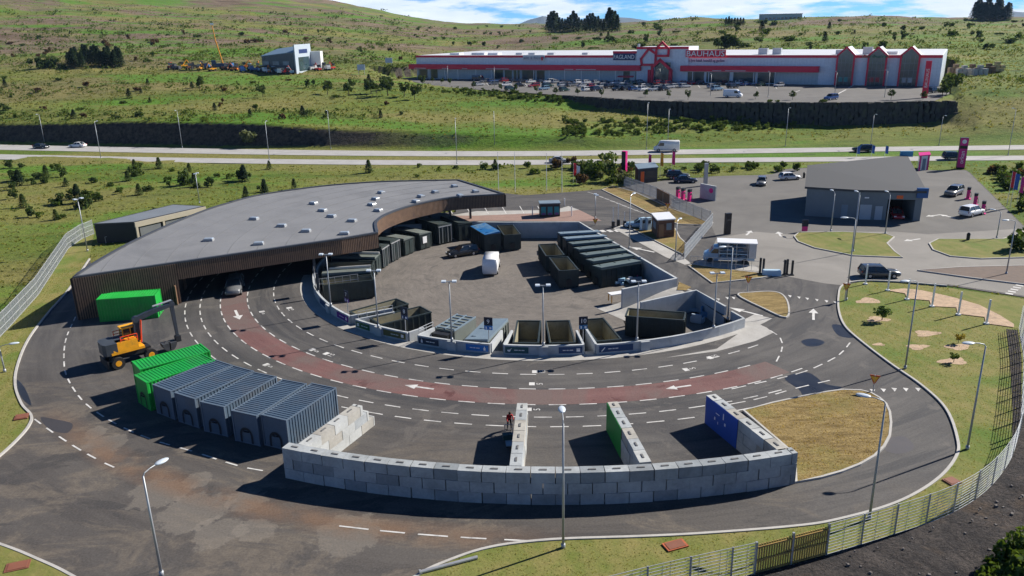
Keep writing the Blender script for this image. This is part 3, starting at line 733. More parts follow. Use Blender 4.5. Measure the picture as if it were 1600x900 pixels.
for x, y in ((1234, 461), (1248, 463), (1261, 465), (1276, 467), (1291, 469), (1305, 471), (1136, 464), (1146, 464), (1122, 466)): tri(x, y, 6, 4)
def arrow(px, py, ang, L_=3.0, w=.22):
    o = P(px, py); d = Vector((math.cos(ang), math.sin(ang), 0)); s_ = Vector((-d.y, d.x, 0))
    q = lambda a_, c_: (o.x + d.x * a_ + s_.x * c_, o.y + d.y * a_ + s_.y * c_, MZ)
    MK.add([q(-L_ / 2, w / 2), q(-L_ / 2, -w / 2), q(L_ * .1, -w / 2), q(L_ * .1, w / 2)], [(0, 1, 2, 3)])
    MK.add([q(L_ * .1, w * 1.9), q(L_ * .1, -w * 1.9), q(L_ / 2, 0)], [(0, 1, 2)])
tang = lambda px, py, s_=1: (lambda p: math.atan2(s_ * (p.x - RC.x), -s_ * (p.y - RC.y)))(P(px, py))
arrow(371, 492, tang(371, 492, 1), 3.4, .28); arrow(655, 605, tang(655, 605, -1), 2.8, .24); arrow(1060, 605, tang(1060, 605, -1), 2.4, .22)
arrow(1271, 491, R(70), 3.6, .26); arrow(1165, 487, R(135), 4.0, .3); arrow(1003, 390, R(135), 4.2, .35)
for x, y, g_ in ((1170, 364, 60), (1218, 366, 80), (1425, 375, 200), (1480, 338, 110), (1458, 337, 200), (1106, 350, 40)): arrow(x, y, R(g_), 3.0, .3)
for k_ in range(5): dash(P(1571 + k_ * 4, 458 - k_ * 3.2), P(1583 + k_ * 4, 460 - k_ * 3.2), .4)
for k_ in range(4): dash(P(928 + k_ * 11, 360 - k_ * .3), P(934 + k_ * 11, 363 - k_ * .3), .7)
# parking stripes by the recycling banks, the store car park and the highway lines
for x in range(6): dash(P(700 + x * 28, 322), P(707 + x * 28, 334), .14)
for x in range(9): dash(P(918 + x * 9, 300 + x * 3.5), P(934 + x * 9, 305 + x * 3.5), .12)
ground(MK, 'road_markings', M_white)
MK = MB()
for (A_, B_, f) in ((UP_NEAR, UP_FAR, .5), (LO_NEAR, LO_FAR, .5)):
    mid_ = [a_.lerp(b_, f) for a_, b_ in zip(A_, B_)]
    MZ = 0.012; linedash(mid_, 3, 6, .18)
ground(MK, 'highway_markings', M_white)
# bicycle-lane number stencils "15" and "5": a block and a numeral on each lane
def stencil(txt, px, py, rot, size=1.0):
    me_ = text_mesh(txt, size, 0.0, 'CENTER'); me_.materials.clear(); me_.materials.append(M_white)
    o = bpy.data.objects.new('lane_number', me_); COL.objects.link(o); p = P(px, py); o.location = (p.x, p.y, 0.017); o.rotation_euler = (0, 0, rot); tag(o, kind='structure')
    q = MB(); q.add([(-.3, .7, 0), (.3, .7, 0), (.3, 1.2, 0), (-.3, 1.2, 0)], [(0, 1, 2, 3)]); t_ = q.build('lane_number_block', M_white); t_.location = (p.x, p.y, 0.017); t_.rotation_euler = (0, 0, rot); tag(t_, kind='structure')
for x, y in ((852, 581), (848, 600), (844, 640), (520, 556), (497, 550), (425, 574), (412, 491), (455, 485), (1122, 556), (1086, 575)):
    p = P(x, y); stencil('15' if y in (581, 485, 556) else '5', x, y, math.atan2(p.y - RC.y, p.x - RC.x) + (R(180)), .8)

# store plateau paving
b = MB(); b.sheet([Vector((p.x, p.y, 0)) for p in PFRONT[1:-1]] + PP([(1484, 146), (1476, 136)], PLAT_Z) + [BF_B + bdir * 3, BF_A - bdir * 8] + PP([(640, 126), (660, 131)], PLAT_Z), PLAT_Z); ground(b, 'store_car_park', M_fore)
MK = MB(); MZ = PLAT_Z + .02
for x in range(16): dash(P(760 + x * 30, 129.5 + x * .3, PLAT_Z), P(764 + x * 30, 134 + x * .3, PLAT_Z), .2)
dash(P(1305, 149, PLAT_Z), P(1322, 140, PLAT_Z), .5); dash(P(1325, 138, PLAT_Z), P(1334, 133, PLAT_Z), .5); dash(P(1232, 148, PLAT_Z), P(1250, 141, PLAT_Z), .3)
ground(MK, 'car_park_markings', M_white)
# ------------------------------------------------------------------ recycling hall
M_roof = mat('grey_membrane', (0.185, 0.188, 0.196), .75, .10, 0.25, dirt=(0.145, 0.148, 0.155))
M_soff = mat('dark_soffit', (0.035, 0.034, 0.036), .8, .2, 1.0)
M_edge = mat('dark_flashing', (0.075, 0.08, 0.09), .5, .1, 1.0, metal=.3)
M_slat = mat('brown_timber', (0.175, 0.108, 0.070), .75, .26, 1.6, dirt=(0.115, 0.075, 0.055))
M_slatd = mat('shadow_gap', (0.030, 0.022, 0.018), .9, .2, 2)
ZT, ZB = 4.9, 2.85
ROOF_IN = [(110, 434), (273, 410.5), (533, 373), (591, 363)]
ROOF_ARC = [(591, 363), (588.5, 349), (593, 342), (605, 334.5), (630, 325), (660, 317), (710, 308), (790, 303)]
ROOF_OUT = [(790, 303), (717, 280.5)]
ROOF_BK = [(717, 280.5), (660, 281.5), (600, 283), (550, 286), (500, 290.5), (450, 297), (400, 305), (355, 317), (320, 328), (260, 352), (200, 380), (150, 408), (110, 434)]
r_in = PP(ROOF_IN, ZT); r_arc = catmull(PP(ROOF_ARC, ZT), 6); r_end = PP(ROOF_OUT, ZT); r_bk = catmull(PP(ROOF_BK, ZT), 4)
roof_poly = r_in + r_arc[1:] + r_end[1:] + r_bk[1:-1]
hall = empty('recycling_hall', (r_in[2].x, r_in[2].y, 0), 0, 'crescent recycling hall with a flat grey roof and brown timber fascia over the drive lanes', 'building')
def lo(o, par):           # build world-space geometry and hang it on a thing without moving it
    o.parent = par; o.matrix_parent_inverse = Matrix.Translation(-par.location) if par.rotation_euler.z == 0 else par.matrix_world.inverted(); return o
def inset(poly, d):
    n = len(poly); out = []
    A = sum(poly[i].x * poly[(i + 1) % n].y - poly[(i + 1) % n].x * poly[i].y for i in range(n))
    s_ = 1 if A > 0 else -1
    for i in range(n):
        a_, p, b_ = poly[i - 1], poly[i], poly[(i + 1) % n]
        d1 = Vector((p.x - a_.x, p.y - a_.y)); d2 = Vector((b_.x - p.x, b_.y - p.y))
        d1 = d1.normalized() if d1.length > 1e-5 else d2.normalized(); d2 = d2.normalized() if d2.length > 1e-5 else d1
        n1 = Vector((-d1.y, d1.x)); n2 = Vector((-d2.y, d2.x)); m_ = n1 + n2
        m_ = m_.normalized() if m_.length > .1 else n1
        k_ = min(1.6, 1 / max(.4, m_.dot(n1)))
        out.append(Vector((p.x + m_.x * d * s_ * k_, p.y + m_.y * d * s_ * k_, p.z)))
    return out
rp_in = inset(roof_poly, .32)
b = MB(); b.prism(rp_in, ZB + .25, ZT - .12); lo(b.build('roof', [M_soff]), hall)
b = MB(); b.sheet(rp_in, ZT - .10)
mem = lo(b.build('roof_membrane', M_roof), hall)
# welded seams of the membrane sheets
b = MB()
for k_ in range(9):
    r_ = 26 + k_ * 3.3; pts_ = []
    for d in np.linspace(100, 212, 80):
        p = pol(r_, d)
        if inside(rp_in, p.x, p.y): pts_.append((p.x, p.y, ZT - .10))
        else:
            if len(pts_) > 3: b.sweep(pts_, [(-.05, 0), (-.05, .025), (.05, .025), (.05, 0)])
            pts_ = []
    if len(pts_) > 3: b.sweep(pts_, [(-.05, 0), (-.05, .025), (.05, .025), (.05, 0)])
lo(b.build('roof_seams', mat('seam_bitumen', (0.15, 0.153, 0.16), .7, .1, 1)), hall)
b = MB(); b.sweep([(p.x, p.y, ZT) for p in inset(roof_poly, .16)], [(-.2, -.14), (-.2, .06), (.2, .06), (.2, -.14)], True); lo(b.build('roof_edge', M_edge), hall)
def cladding(name, path, z0, z1, step=.26):
    """vertical timber slats on a dark backing along a path"""
    b = MB(); pts_ = [Vector((p.x, p.y, 0)) for p in path]
    b.use(1).sweep([(p.x, p.y, 0) for p in pts_], [(-.06, z0), (-.06, z1), (.06, z1), (.06, z0)])
    b.use(0); acc = 0
    for a_, c_ in zip(pts_[:-1], pts_[1:]):
        L_ = (c_ - a_).length; d = (c_ - a_) / max(L_, 1e-6); s_ = -acc
        while True:
            s_ += step
            if s_ > L_: acc = L_ - (s_ - step); break
            p = a_ + d * s_
            b.box((p.x, p.y, (z0 + z1) / 2), (step * .66, .24, z1 - z0), math.atan2(d.y, d.x))
    return b.build(name, [M_slat, M_slatd])
lo(cladding('fascia', inset(roof_poly, .12)[1:len(r_in) + len(r_arc) - 1], ZB, ZT - .15, .24), hall)
lo(cladding('fascia', r_end, ZB, ZT - .15, .24), hall)
endw = lo(cladding('end_wall', [r_in[0], r_in[1]], 0.02, ZT - .15, .24), hall)
lo(cladding('rear_wall', r_bk[6:], 0.02, ZT - .15, .3), hall)
# inner rooms behind the end wall and along the back
p0 = P(283, 486); inner = [pol(45.2, d) for d in np.linspace(196.2, 120, 26)]
b = MB(); b.sweep([(p.x, p.y, 0) for p in inner], [(-.12, 0), (-.12, ZB + .3), (.12, ZB + .3), (.12, 0)]); lo(b.build('inner_wall', mat('grey_brown_wall', (0.06, 0.046, 0.036), .85, .2, .7)), hall)
for d in (196, 189, 178, 165, 150):
    p = pol(45.1, d); b = MB(); b.box((p.x, p.y, 1.15), (.12, 1.3, 2.3), R(d)); dr = lo(b.build('door', mat('brown_door', (0.20, 0.12, 0.07), .6, .15, 1)), hall)
for d in (203, 188, 172, 156, 140, 126, 112):
    p = pol(29.5, d); b = MB(); b.box((p.x, p.y, (ZB + .2) / 2 - .5), (.3, .3, ZB + 1.2), R(d)); lo(b.build('column', mat('steel_column', (0.05, 0.055, 0.065), .5, .1, 1, metal=.4)), hall)
p = P(704, 352); b = MB(); b.box((p.x, p.y, (ZB + .1) / 2), (.34, .34, ZB + .3)); lo(b.build('column', MATS['steel_column']), hall)
SKY = [(326, 373), (404, 379), (397, 340), (440, 351), (478, 359), (490, 316), (504, 327), (518, 336), (550, 343), (538, 363), (591, 327), (581, 318), (587, 309), (596, 299), (650, 313), (658, 305), (680, 298), (710, 289), (719, 304), (743, 297)]
M_skyl = mat('skylight_dome', (0.30, 0.34, 0.38), .25, .05, 1.0, spec=.6)
for x, y in SKY:
    p = P(x, y + 2, ZT); ang = math.atan2(p.y - RC.y, p.x - RC.x)
    b = MB(); b.box((0, 0, .12), (1.2, .85, .26), ang); s_ = b.build('skylight', mat('skylight_curb', (0.30, 0.31, 0.32), .5, .1, 1)); s_.location = (p.x, p.y, ZT - .1); lo(s_, hall)
    b = MB(); b.box((0, 0, .31), (1.12, .78, .10), ang, taper=(.86, .82)); g_ = b.build('dome', M_skyl); g_.parent = s_
# curved parapet in front of the containers, under the canopy: belongs to the yard ring
def wallpath(b, pts_, z0, z1, w=.25): b.sweep([(p.x, p.y, 0) for p in pts_], [(-w / 2, z0), (-w / 2, z1), (w / 2, z1), (w / 2, z0)])
def wall_thing(name, label, cat, pts_, z0, z1, m, w=.25, group=None):
    o = pts_[0]; b = MB(); wallpath(b, [p - Vector((o.x, o.y, 0)) for p in pts_], z0, z1, w)
    ob = b.build(name, m); ob.location = (o.x, o.y, 0); return tag(ob, label, cat, group)
WT = 1.0
wall_thing('retaining_wall', 'curved grey concrete parapet under the timber canopy behind the row of skips', 'wall', [pol(29.6, d) for d in np.linspace(204, 138, 40)], -1.6, WT, M_conc)
wall_thing('retaining_wall', 'long grey concrete retaining wall along the back and right of the sunken yard', 'wall', [Vector((p.x, p.y, 0)) for p in [ARC_END] + YBK + YB], -1.6, WT + .05, M_conc, .3)
wall_thing('retaining_wall', 'sunlit concrete wall stub on the far side of the yard ramp', 'wall', [Vector((YB[-1].x, YB[-1].y, 0)), P(972, 452, 1.0) * 1.0], -1.6, WT + .04, M_conc, .3)
b = None
def sign_panel(par, a_, b_, s0, s1, col, icon, zc=.52, h=.62):
    """coloured sign board on the outer face of a wall segment a_->b_ (fractions s0..s1)"""
    d = (b_ - a_); L_ = d.length; d = d / L_; nrm = Vector((d.y, -d.x, 0)); m0 = a_ + d * L_ * s0; m1 = a_ + d * L_ * s1; c = (m0 + m1) / 2 + nrm * .17; w = (m1 - m0).length
    ang = math.atan2(d.y, d.x)
    q = MB(); q.box((0, 0, 0), (w, .04, h)); o = q.build('sign_panel', mat('sign_' + icon[0], col, .5, .08, 1.5)); o.location = (c.x - par.location.x, c.y - par.location.y, zc - par.location.z); o.rotation_euler = (0, 0, ang); o.parent = par
    q = MB(); sx_ = -w / 2 + .38 if icon[1] == 'L' else w / 2 - .38; k_ = 1 if icon[1] == 'L' else -1
    y_ = -.032
    def rect(x0, z0, x1, z1): q.box(((x0 + x1) / 2, y_, (z0 + z1) / 2), (abs(x1 - x0), .012, abs(z1 - z0)))
    if icon[2] == 'bottle': rect(sx_ - .1, -.2, sx_ + .1, .05); rect(sx_ - .04, .05, sx_ + .04, .2)
    elif icon[2] == 'cup': rect(sx_ - .16, -.12, sx_ + .14, .02); rect(sx_ - .05, -.2, sx_ + .05, -.12); q.add([(sx_ + .1, y_ - .006, 0), (sx_ + .28, y_ - .006, .16), (sx_ + .28, y_ - .006, .2), (sx_ + .06, y_ - .006, .05)], [(0, 1, 2, 3)])
    elif icon[2] == 'box': rect(sx_ - .17, -.16, sx_ + .17, .02); rect(sx_ - .17, .05, sx_ + .17, .16)
    elif icon[2] == 'pen': q.add([(sx_ - .2, y_ - .006, -.2), (sx_ - .1, y_ - .006, -.22), (sx_ + .22, y_ - .006, .14), (sx_ + .14, y_ - .006, .2)], [(0, 1, 2, 3)])
    elif icon[2] == 'tree': q.add([(sx_ - .17, y_ - .006, -.18), (sx_ + .17, y_ - .006, -.18), (sx_, y_ - .006, .22)], [(0, 1, 2)])
    else: rect(sx_ - .15, -.15, sx_ + .15, .15)
    x = sx_ + k_ * .5
    for i_, ww in enumerate((.34, .22, .28)):
        if abs(x + k_ * ww) < w / 2 - .1: rect(min(x, x + k_ * ww), -.035, max(x, x + k_ * ww), .035)
        x += k_ * (ww + .07)
    pic = q.build('pictogram', M_whitep); pic.parent = o
def arcseg(a_, b_, n=8):
    """outer wall line between two points following the ring"""
    ra, rb = (a_ - RC).length, (b_ - RC).length; da, db = math.atan2(a_.y - RC.y, a_.x - RC.x), math.atan2(b_.y - RC.y, b_.x - RC.x)
    if da > 0 and db < 0: da -= 2 * math.pi
    return [pol(ra + (rb - ra) * t, math.degrees(da + (db - da) * t)) for t in np.linspace(0, 1, n)]
def w0(px, py): p = P(px, py, WT); return Vector((p.x, p.y, 0))
def bay_wall(label, front, rets, signs, post=None):
    f0, f1 = w0(*front[0]), w0(*front[1]); o = empty('bay_wall', (f0.x, f0.y, 0), 0, label, 'wall', 'concrete bay walls round the yard')
    pts_ = arcseg(f0, f1, 10); off = Vector((f0.x, f0.y, 0))
    b = MB(); wallpath(b, [p - off for p in pts_], -1.6, WT); fw = b.build('front_wall', M_conc, o)
    for rt in rets:
        b = MB(); rp_ = [w0(*q) - off for q in rt]; d = (rp_[1] - rp_[0]).normalized(); rp_[0] = rp_[0] + d * .13
        wallpath(b, rp_, -1.6, WT - .02, .22); b.build('side_wall', M_conc, o)
    for (s0, s1, col, icon) in signs:
        n = len(pts_) - 1; c_ = (s0 + s1) / 2
        i0_ = int(s0 * n); i1_ = min(n, int(math.ceil(s1 * n))); a_, b_ = pts_[i0_], pts_[i1_]
        sign_panel(o, a_, b_, .06, .94, col, icon)
    if post is not None:
        i_ = int(post * (len(pts_) - 1)); a_, b_ = pts_[i_], pts_[i_ + 1]; d = (b_ - a_).normalized(); c = (a_ + b_) / 2 + Vector((d.y, -d.x, 0)) * .24 - off
        b = MB(); b.box((c.x, c.y, WT / 2 - .02), (.9, .24, WT - .04), math.atan2(d.y, d.x)); b.build('pilaster', M_conc, o)
    return o
NAVY, BLUE, TEAL = (0.010, 0.045, 0.13), (0.012, 0.15, 0.46), (0.01, 0.09, 0.14)
bay_wall('leftmost bay wall of the yard, curving out from under the canopy, with a purple sign board', [(491, 446), (546.5, 493)], [[(546.5, 493), (613, 481)]], [(.40, .62, NAVY, ('n1', 'R', 'box')), (.78, .97, (0.13, 0.008, 0.22), ('purple', 'R', 'box'))], .62)
bay_wall('bay wall with a green and an olive sign board, left of the ribbed open skip', [(556, 498), (637, 519)], [[(556, 498), (616, 486.5)], [(637, 519), (662, 511)]], [(.03, .31, (0.02, 0.10, 0.035), ('green', 'L', 'box')), (.66, .97, (0.10, 0.095, 0.03), ('olive', 'R', 'box'))], .45)
bay_wall('bay wall with a black and a bright blue sign board, in front of the grey compactor', [(653, 523), (766, 537)], [[(653, 523), (678, 511)], [(766, 537), (784, 515.5)]], [(.03, .27, (0.012, 0.03, 0.06), ('black', 'L', 'bottle')), (.70, .96, BLUE, ('blue', 'R', 'bottle'))], .46)
bay_wall('bay wall with a green cup sign and a navy box sign, in front of two open skips', [(787, 538), (912, 538)], [[(787, 538), (800, 515.5)], [(912, 538), (901, 515.5)]], [(.03, .27, (0.008, 0.07, 0.085), ('teal', 'L', 'cup')), (.70, .97, NAVY, ('n2', 'R', 'box'))], .46)
bay_wall('longest bay wall, curving to the right corner of the yard, with one navy pen sign', [(932, 538), (1163, 497)], [[(932, 538), (916, 513)], [(1163, 497), (1143, 485.5)]], [(.02, .16, NAVY, ('n3', 'L', 'pen'))], .24)
wall_thing('retaining_wall', 'angled concrete wall enclosing the furniture store bay at the right of the yard', 'wall', [Vector((p.x, p.y, 0)) for p in PP([(1134, 478.5), (1088, 453), (1001, 472)], WT)], -1.6, WT, M_conc, .25)
# railings on top of the dividing walls
def railing(label, a_, b_, h=1.05, z=WT, n=4):
    o = empty('railing', (a_.x, a_.y, z), 0, label, 'railing', 'galvanised railings in the yard'); d = b_ - a_
    b = MB()
    for i in range(n):
        p = d * (i / (n - 1)); b.tube((p.x, p.y, 0), (p.x, p.y, h), .028)
    b.build('posts', M_galv, o)
    b = MB()
    for hh in (h, h * .5): b.tube((0, 0, hh), (d.x, d.y, hh), .028)
    b.build('rails', M_galv, o)
    return o
railing('galvanised railing beside the leftmost skip below the dark number board', P(500, 452, .2), P(560, 444, .2), 1.3, 0.2, 6)
railing('galvanised railing on the dividing wall beside the ribbed open skip', w0(560, 497), w0(614, 486.5), .7, WT, 5)
railing('galvanised railing on the side wall by the grey compactor', w0(655, 521.5), w0(677, 511.5), .6, WT, 3)

# ------------------------------------------------------------------ number boards
def number_board(label, px, py_base, py_top, num, col):
    p = P(px, py_base, WT); h = 2.4
    o = empty('number_board', (p.x, p.y, WT), math.atan2(p.y - RC.y, p.x - RC.x) + R(90), label, 'sign', 'number boards over the bays')
    b = MB(); b.tube((0, 0, 0), (0, 0, h), .045); b.build('post', M_galv, o)
    b = MB(); b.box((0, -.06, h - .35), (.85, .06, .85)); bd = b.build('board', mat('navy_board', (0.008, 0.012, 0.03), .5, .1, 1), o)
    text(num, .62, M_whitep, bd, (0, -.10, h - .56), (R(90), 0, 0), .006, name='numeral')
    b = MB(); b.box((-.21, -.06, h - 1.0), (.4, .06, .4)); b.box((.21, -.06, h - 1.0), (.4, .06, .4)); pl_ = b.build('plate', mat('plate_' + num, col, .5, .1, 1), o)
    b = MB(); b.box((-.21, -.096, h - 1.0), (.12, .01, .26)); b.box((.21, -.096, h - 1.0), (.2, .01, .2)); pc = b.build('pictogram', M_whitep); pc.parent = pl_
number_board('dark number board reading 7 at the leftmost bay wall', 544, 488, 456, '7', (0.06, 0.01, 0.16))
number_board('dark number board with a white digit beside the ribbed open skip', 634, 516, 484, '8', (0.012, 0.03, 0.09))
number_board('dark number board with bright blue plates above the blue lidded skip', 764, 533, 500, '9', BLUE)
number_board('dark number board with two digits between the open skips and the pen sign wall', 911, 532, 500, '10', (0.02, 0.14, 0.3))
number_board('dark number board standing by the canopy column at the left end of the bays', 493, 447, 430, '6', (0.02, 0.14, 0.3))

# ------------------------------------------------------------------ skips and containers
M_skip = mat('dark_green_steel', (0.022, 0.034, 0.034), .55, .25, 0.9, spec=.4, dirt=(0.05, 0.052, 0.048))
M_skipg = mat('grey_green_steel', (0.13, 0.15, 0.14), .6, .15, 0.9, dirt=(0.10, 0.10, 0.09))
M_lin = mat('worn_khaki_steel', (0.27, 0.25, 0.17), .8, .22, 1.0, dirt=(0.17, 0.14, 0.09))
M_lid = mat('grey_blue_lid', (0.17, 0.225, 0.27), .5, .12, 1.0)
M_lidg = mat('green_grey_lid', (0.105, 0.135, 0.13), .55, .15, 0.7)
M_litter = mat('dark_waste', (0.05, 0.045, 0.04), .95, .5, 3.0, bmp=.8)
def skip(label, loc, rz, kind='open', L_=6.0, W_=2.4, H_=2.35, body=None, fill=.0, lid=None, group='steel waste skips in the yard'):
    body = body or M_skip
    o = empty('waste_skip', loc, rz, label, 'skip', group); t_ = .09
    b = MB()
    for s_ in (-1, 1):
        b.box((0, s_ * (W_ / 2 - t_ / 2), H_ / 2 + .1), (L_, t_, H_ - .2))
        n = int(L_ / .75)
        for i in range(n + 1): b.box((-L_ / 2 + .08 + i * (L_ - .16) / n, s_ * (W_ / 2 + .045), H_ / 2 + .08), (.11, .09, H_ - .3))
        b.box((s_ * (L_ / 2 - t_ / 2), 0, H_ / 2 + .1), (t_, W_ - 2 * t_, H_ - .2))
    b.box((0, 0, .2), (L_ - .02, W_ - .02, .14)); b.box((0, .55, .07), (L_, .16, .14)); b.box((0, -.55, .07), (L_, .16, .14))
    b.build('body', body, o)
    b = MB()
    for s_ in (-1, 1): b.box((0, s_ * (W_ / 2), H_), (L_ + .12, .16, .12)); b.box((s_ * (L_ / 2), 0, H_ - .001), (.16, W_ - .16, .118))
    b.build('rim', body if kind != 'grey' else M_skipg, o)
    if kind == 'open':
        b = MB(); x, y = L_ / 2 - t_ - .01, W_ / 2 - t_ - .01
        z0 = .3
        for s_ in (-1, 1):
            b.box((0, s_ * (y - .01), (H_ + z0) / 2), (2 * x, .02, H_ - z0 - .1)); b.box((s_ * (x - .01), 0, (H_ + z0) / 2), (.02, 2 * y - .04, H_ - z0 - .1))
        b.box((0, 0, z0), (2 * x - .04, 2 * y - .04, .04)); b.build('liner', M_lin, o)
        if fill:
            b = MB(); r_ = random.Random(int(loc[0] * 97))
            for i in range(46): b.box((r_.uniform(-x * .88, x * .88), r_.uniform(-y * .8, y * .8), z0 + fill + r_.uniform(-.15, .15)), (r_.uniform(.3, 1.3), r_.uniform(.2, .7), r_.uniform(.1, .5)), r_.uniform(0, 3))
            b.build('waste', M_litter, o)
    else:
        b = MB(); lm = lid or M_lidg
        b.prism([(-L_ / 2, -W_ / 2), (L_ / 2, -W_ / 2), (L_ / 2, W_ / 2), (-L_ / 2, W_ / 2)], H_ + .061, [H_ + .34, H_ + .34, H_ + .08, H_ + .08])
        for i in range(3): b.box((-L_ / 2 + .8 + i * (L_ - 1.6) / 2, .55, H_ + .17), (.06, .5, .08))
        b.build('lid', lm, o)
    b = MB(); b.path([(-L_ / 2 - .1, -.32, 1.1), (-L_ / 2 - .3, 0, 1.3), (-L_ / 2 - .1, .32, 1.1)], .045); b.box((-L_ / 2 - .08, 0, .8), (.1, .7, .7)); b.build('hook_bar', M_black, o)
    b = MB(); b.box((L_ / 2 + .04, 0, H_ / 2), (.06, W_ - .2, H_ - .4)); 
    for s_ in (-.9, 0, .9): b.box((L_ / 2 + .09, s_ * W_ / 2, H_ / 2), (.06, .09, H_ - .3))
    b.build('rear_door', body, o)
    return o
def fit(px4, z):
    """centre, heading of the long axis and length of a rectangle seen at height z"""
    q = PP(px4, z); c = sum(q, Vector()) / 4
    e1 = ((q[1] - q[0]) + (q[2] - q[3])) / 2; e2 = ((q[2] - q[1]) + (q[3] - q[0])) / 2
    e = e1 if e1.length > e2.length else e2
    return Vector((c.x, c.y, 0)), math.atan2(e.y, e.x), e.length
def skip_px(label, px4, ztop=.85, zb=None, kind='open', flip=False, **k):
    c, h, L_ = fit(px4, ztop); zb = M_YZ if zb is None else zb; c.z = zb
    d_ = Vector((math.cos(h), math.sin(h), 0))
    for s_ in (1, -1):
        e_ = c + d_ * s_ * 3.2 - RC; over = Vector((e_.x, e_.y, 0)).length - 29.2
        if over > 0: c = c - d_ * s_ * over
    return skip(label, c, h + (math.pi if flip else 0), kind, H_=ztop - zb, **k)
skip_px('open khaki lined skip behind the purple sign board', [(549, 487), (598, 473), (622, 479), (566, 494)], .8, flip=True)
skip_px('open ribbed skip with a pale interior behind the olive sign board', [(573, 498), (641, 482), (664, 491), (601, 507)], .85, flip=True)
skip_px('open khaki lined skip, left of the pair behind the cup sign', [(808, 512), (842, 512), (838, 539), (804, 539)], .85, flip=False)
skip_px('open khaki lined skip, right of the pair behind the navy box sign', [(855.5, 511), (891, 510), (898, 538), (861, 539)], .85)
skip_px('open khaki lined skip behind the navy pen sign', [(915.5, 510), (950, 507.5), (973, 534), (936, 538)], .85)
skip_px('long dark open skip parked askew in the furniture store bay', [(981, 482), (1071, 489), (1069, 500), (978, 494)], .85)
skip_px('grey blue skip with a flat lid behind the bright blue sign board', [(728, 530), (754, 509), (781, 511), (763, 534)], .75, kind='closed', lid=M_lid, body=M_skipg)
# compactor with a ribbed roof
c, h, L_ = fit([(662, 520), (714, 493), (741, 497), (702, 528)], .75); c.z = M_YZ
o = empty('waste_compactor', c, h, 'grey green waste compactor with a ribbed roof and a black feed hopper', 'compactor')
b = MB(); b.box((.9, 0, 1.2), (4.4, 2.3, 2.2)); b.box((-2.1, 0, .8), (1.7, 2.2, 1.3)); b.build('body', M_skipg, o)
b = MB()
for i in range(6): b.box((-1.0 + i * .76, 0, 2.34), (.14, 2.2, .1))
b.box((.9, 0, 2.38), (4.3, .14, .1)); b.box((.9, 1.1, 2.33), (4.4, .12, .14)); b.box((.9, -1.1, 2.33), (4.4, .12, .14)); b.build('roof_ribs', M_lid, o)
b = MB(); b.box((-1.65, .1, 1.75), (1.0, 1.7, .7), taper=(1.15, 1.1)); b.build('feed_hopper', M_black, o)
b = MB(); b.box((3.16, 0, 1.2), (.1, 2.1, 2.0)); b.build('rear_door', M_skip, o)
# loose pair of open skips in the middle of the yard and the row along the right wall
skip_px('smaller open dark skip, farther of the loose pair beside the closed row', [(843, 382), (867, 381), (881, 399), (854, 400)], .85, fill=.3, flip=True)
skip_px('open dark skip, nearer of the loose pair beside the closed row', [(859, 403), (887, 402), (904, 421), (873, 423)], .85, fill=.25, flip=True)
ROWN = ['closed skip with blue grey lid at the far end of the right wall row', 'blue grey lidded skip, second from the far end of the right wall row', 'closed green grey skip, third from the far end of the right wall row', 'closed green grey skip in the middle of the seven along the right wall', 'closed green grey skip, third from the near end of the right wall row', 'closed green grey skip, second from the near end of the right wall row', 'nearest closed skip of the right wall row, its long dark side exposed']
n0, n1 = Vector((6.9, 112.6, 0)), Vector((10.6, 95.3, 0))
for i in range(7):
    p = n0.lerp(n1, i / 6); hd = R(26 - (6 - i) * 3.0)
    c = p + Vector((math.cos(hd), math.sin(hd), 0)) * 3.1; c.z = M_YZ
    skip(ROWN[i], c, hd, 'closed', W_=2.1, lid=M_lid if i < 2 else M_lidg)
LFT = [(196.5, 'open', 'open skip nearest the railing at the left of the yard under the canopy edge'), (188.5, 'closed', 'skip with a flat grey lid, second from the railing at the left of the yard'), (180.8, 'open', 'open khaki lined skip, third from the railing at the left of the yard'), (173, 'closed', 'skip with a grey beam lid, fourth from the railing at the left of the yard'), (165.3, 'tall', 'tall closed container with barred doors, nearer of two facing the yard kerb'), (157.5, 'tall', 'tall closed container with barred doors, farther of two facing the yard kerb'), (148.5, 'closed', 'shaded dark skip under the canopy beside the taller barred containers'), (139.5, 'closed', 'shaded dark skip with a pale notice on its end under the canopy'), (130, 'tall', 'shaded tall container under the canopy behind the black car')]
for d, k_, lab in LFT:
    p = pol(25.6, d); p.z = M_YZ
    o = skip(lab, p, R(d + 180), 'open' if k_ == 'open' else 'closed', H_=2.9 if k_ == 'tall' else 2.3, lid=M_skipg if k_ != 'tall' else M_skip)
    if k_ == 'tall':
        b = MB()
        for s_ in (-1.1, -.5, .5, 1.1): b.tube((3.13, s_, .3), (3.13, s_, 2.7), .04)
        b.box((3.12, 0, 2.8), (.1, 2.4, .12)); b.build('locking_bars', M_galv, o)
    if 'notice' in lab: b = MB(); b.box((3.16, -.3, 1.5), (.03, .8, 1.0)); b.build('notice', M_whitep, o)
    if 'grey' in lab: b = MB(); b.box((.4, .9, 2.62), (5.2, .35, .25)); b.build('lid_beam', M_galv, o)
skip('dark container with a pale sunlit side under the end of the canopy', pol(25.4, 121, M_YZ), R(121 + 180), 'closed', H_=2.6, lid=M_skip)
skip_px('dark container with a bright blue tarpaulin on top beside the right-hand canopy column', [(734, 355), (763, 352.5), (782, 363), (753, 367)], 1.2, kind='closed', lid=mat('blue_tarpaulin', (0.015, 0.13, 0.34), .5, .25, .9, dirt=(0.2, 0.28, 0.3)), flip=True)
skip_px('open dark skip at the right end of the shaded row against the back wall', [(778, 353), (801, 352), (813, 365), (787, 368)], .9, fill=.2, flip=True)

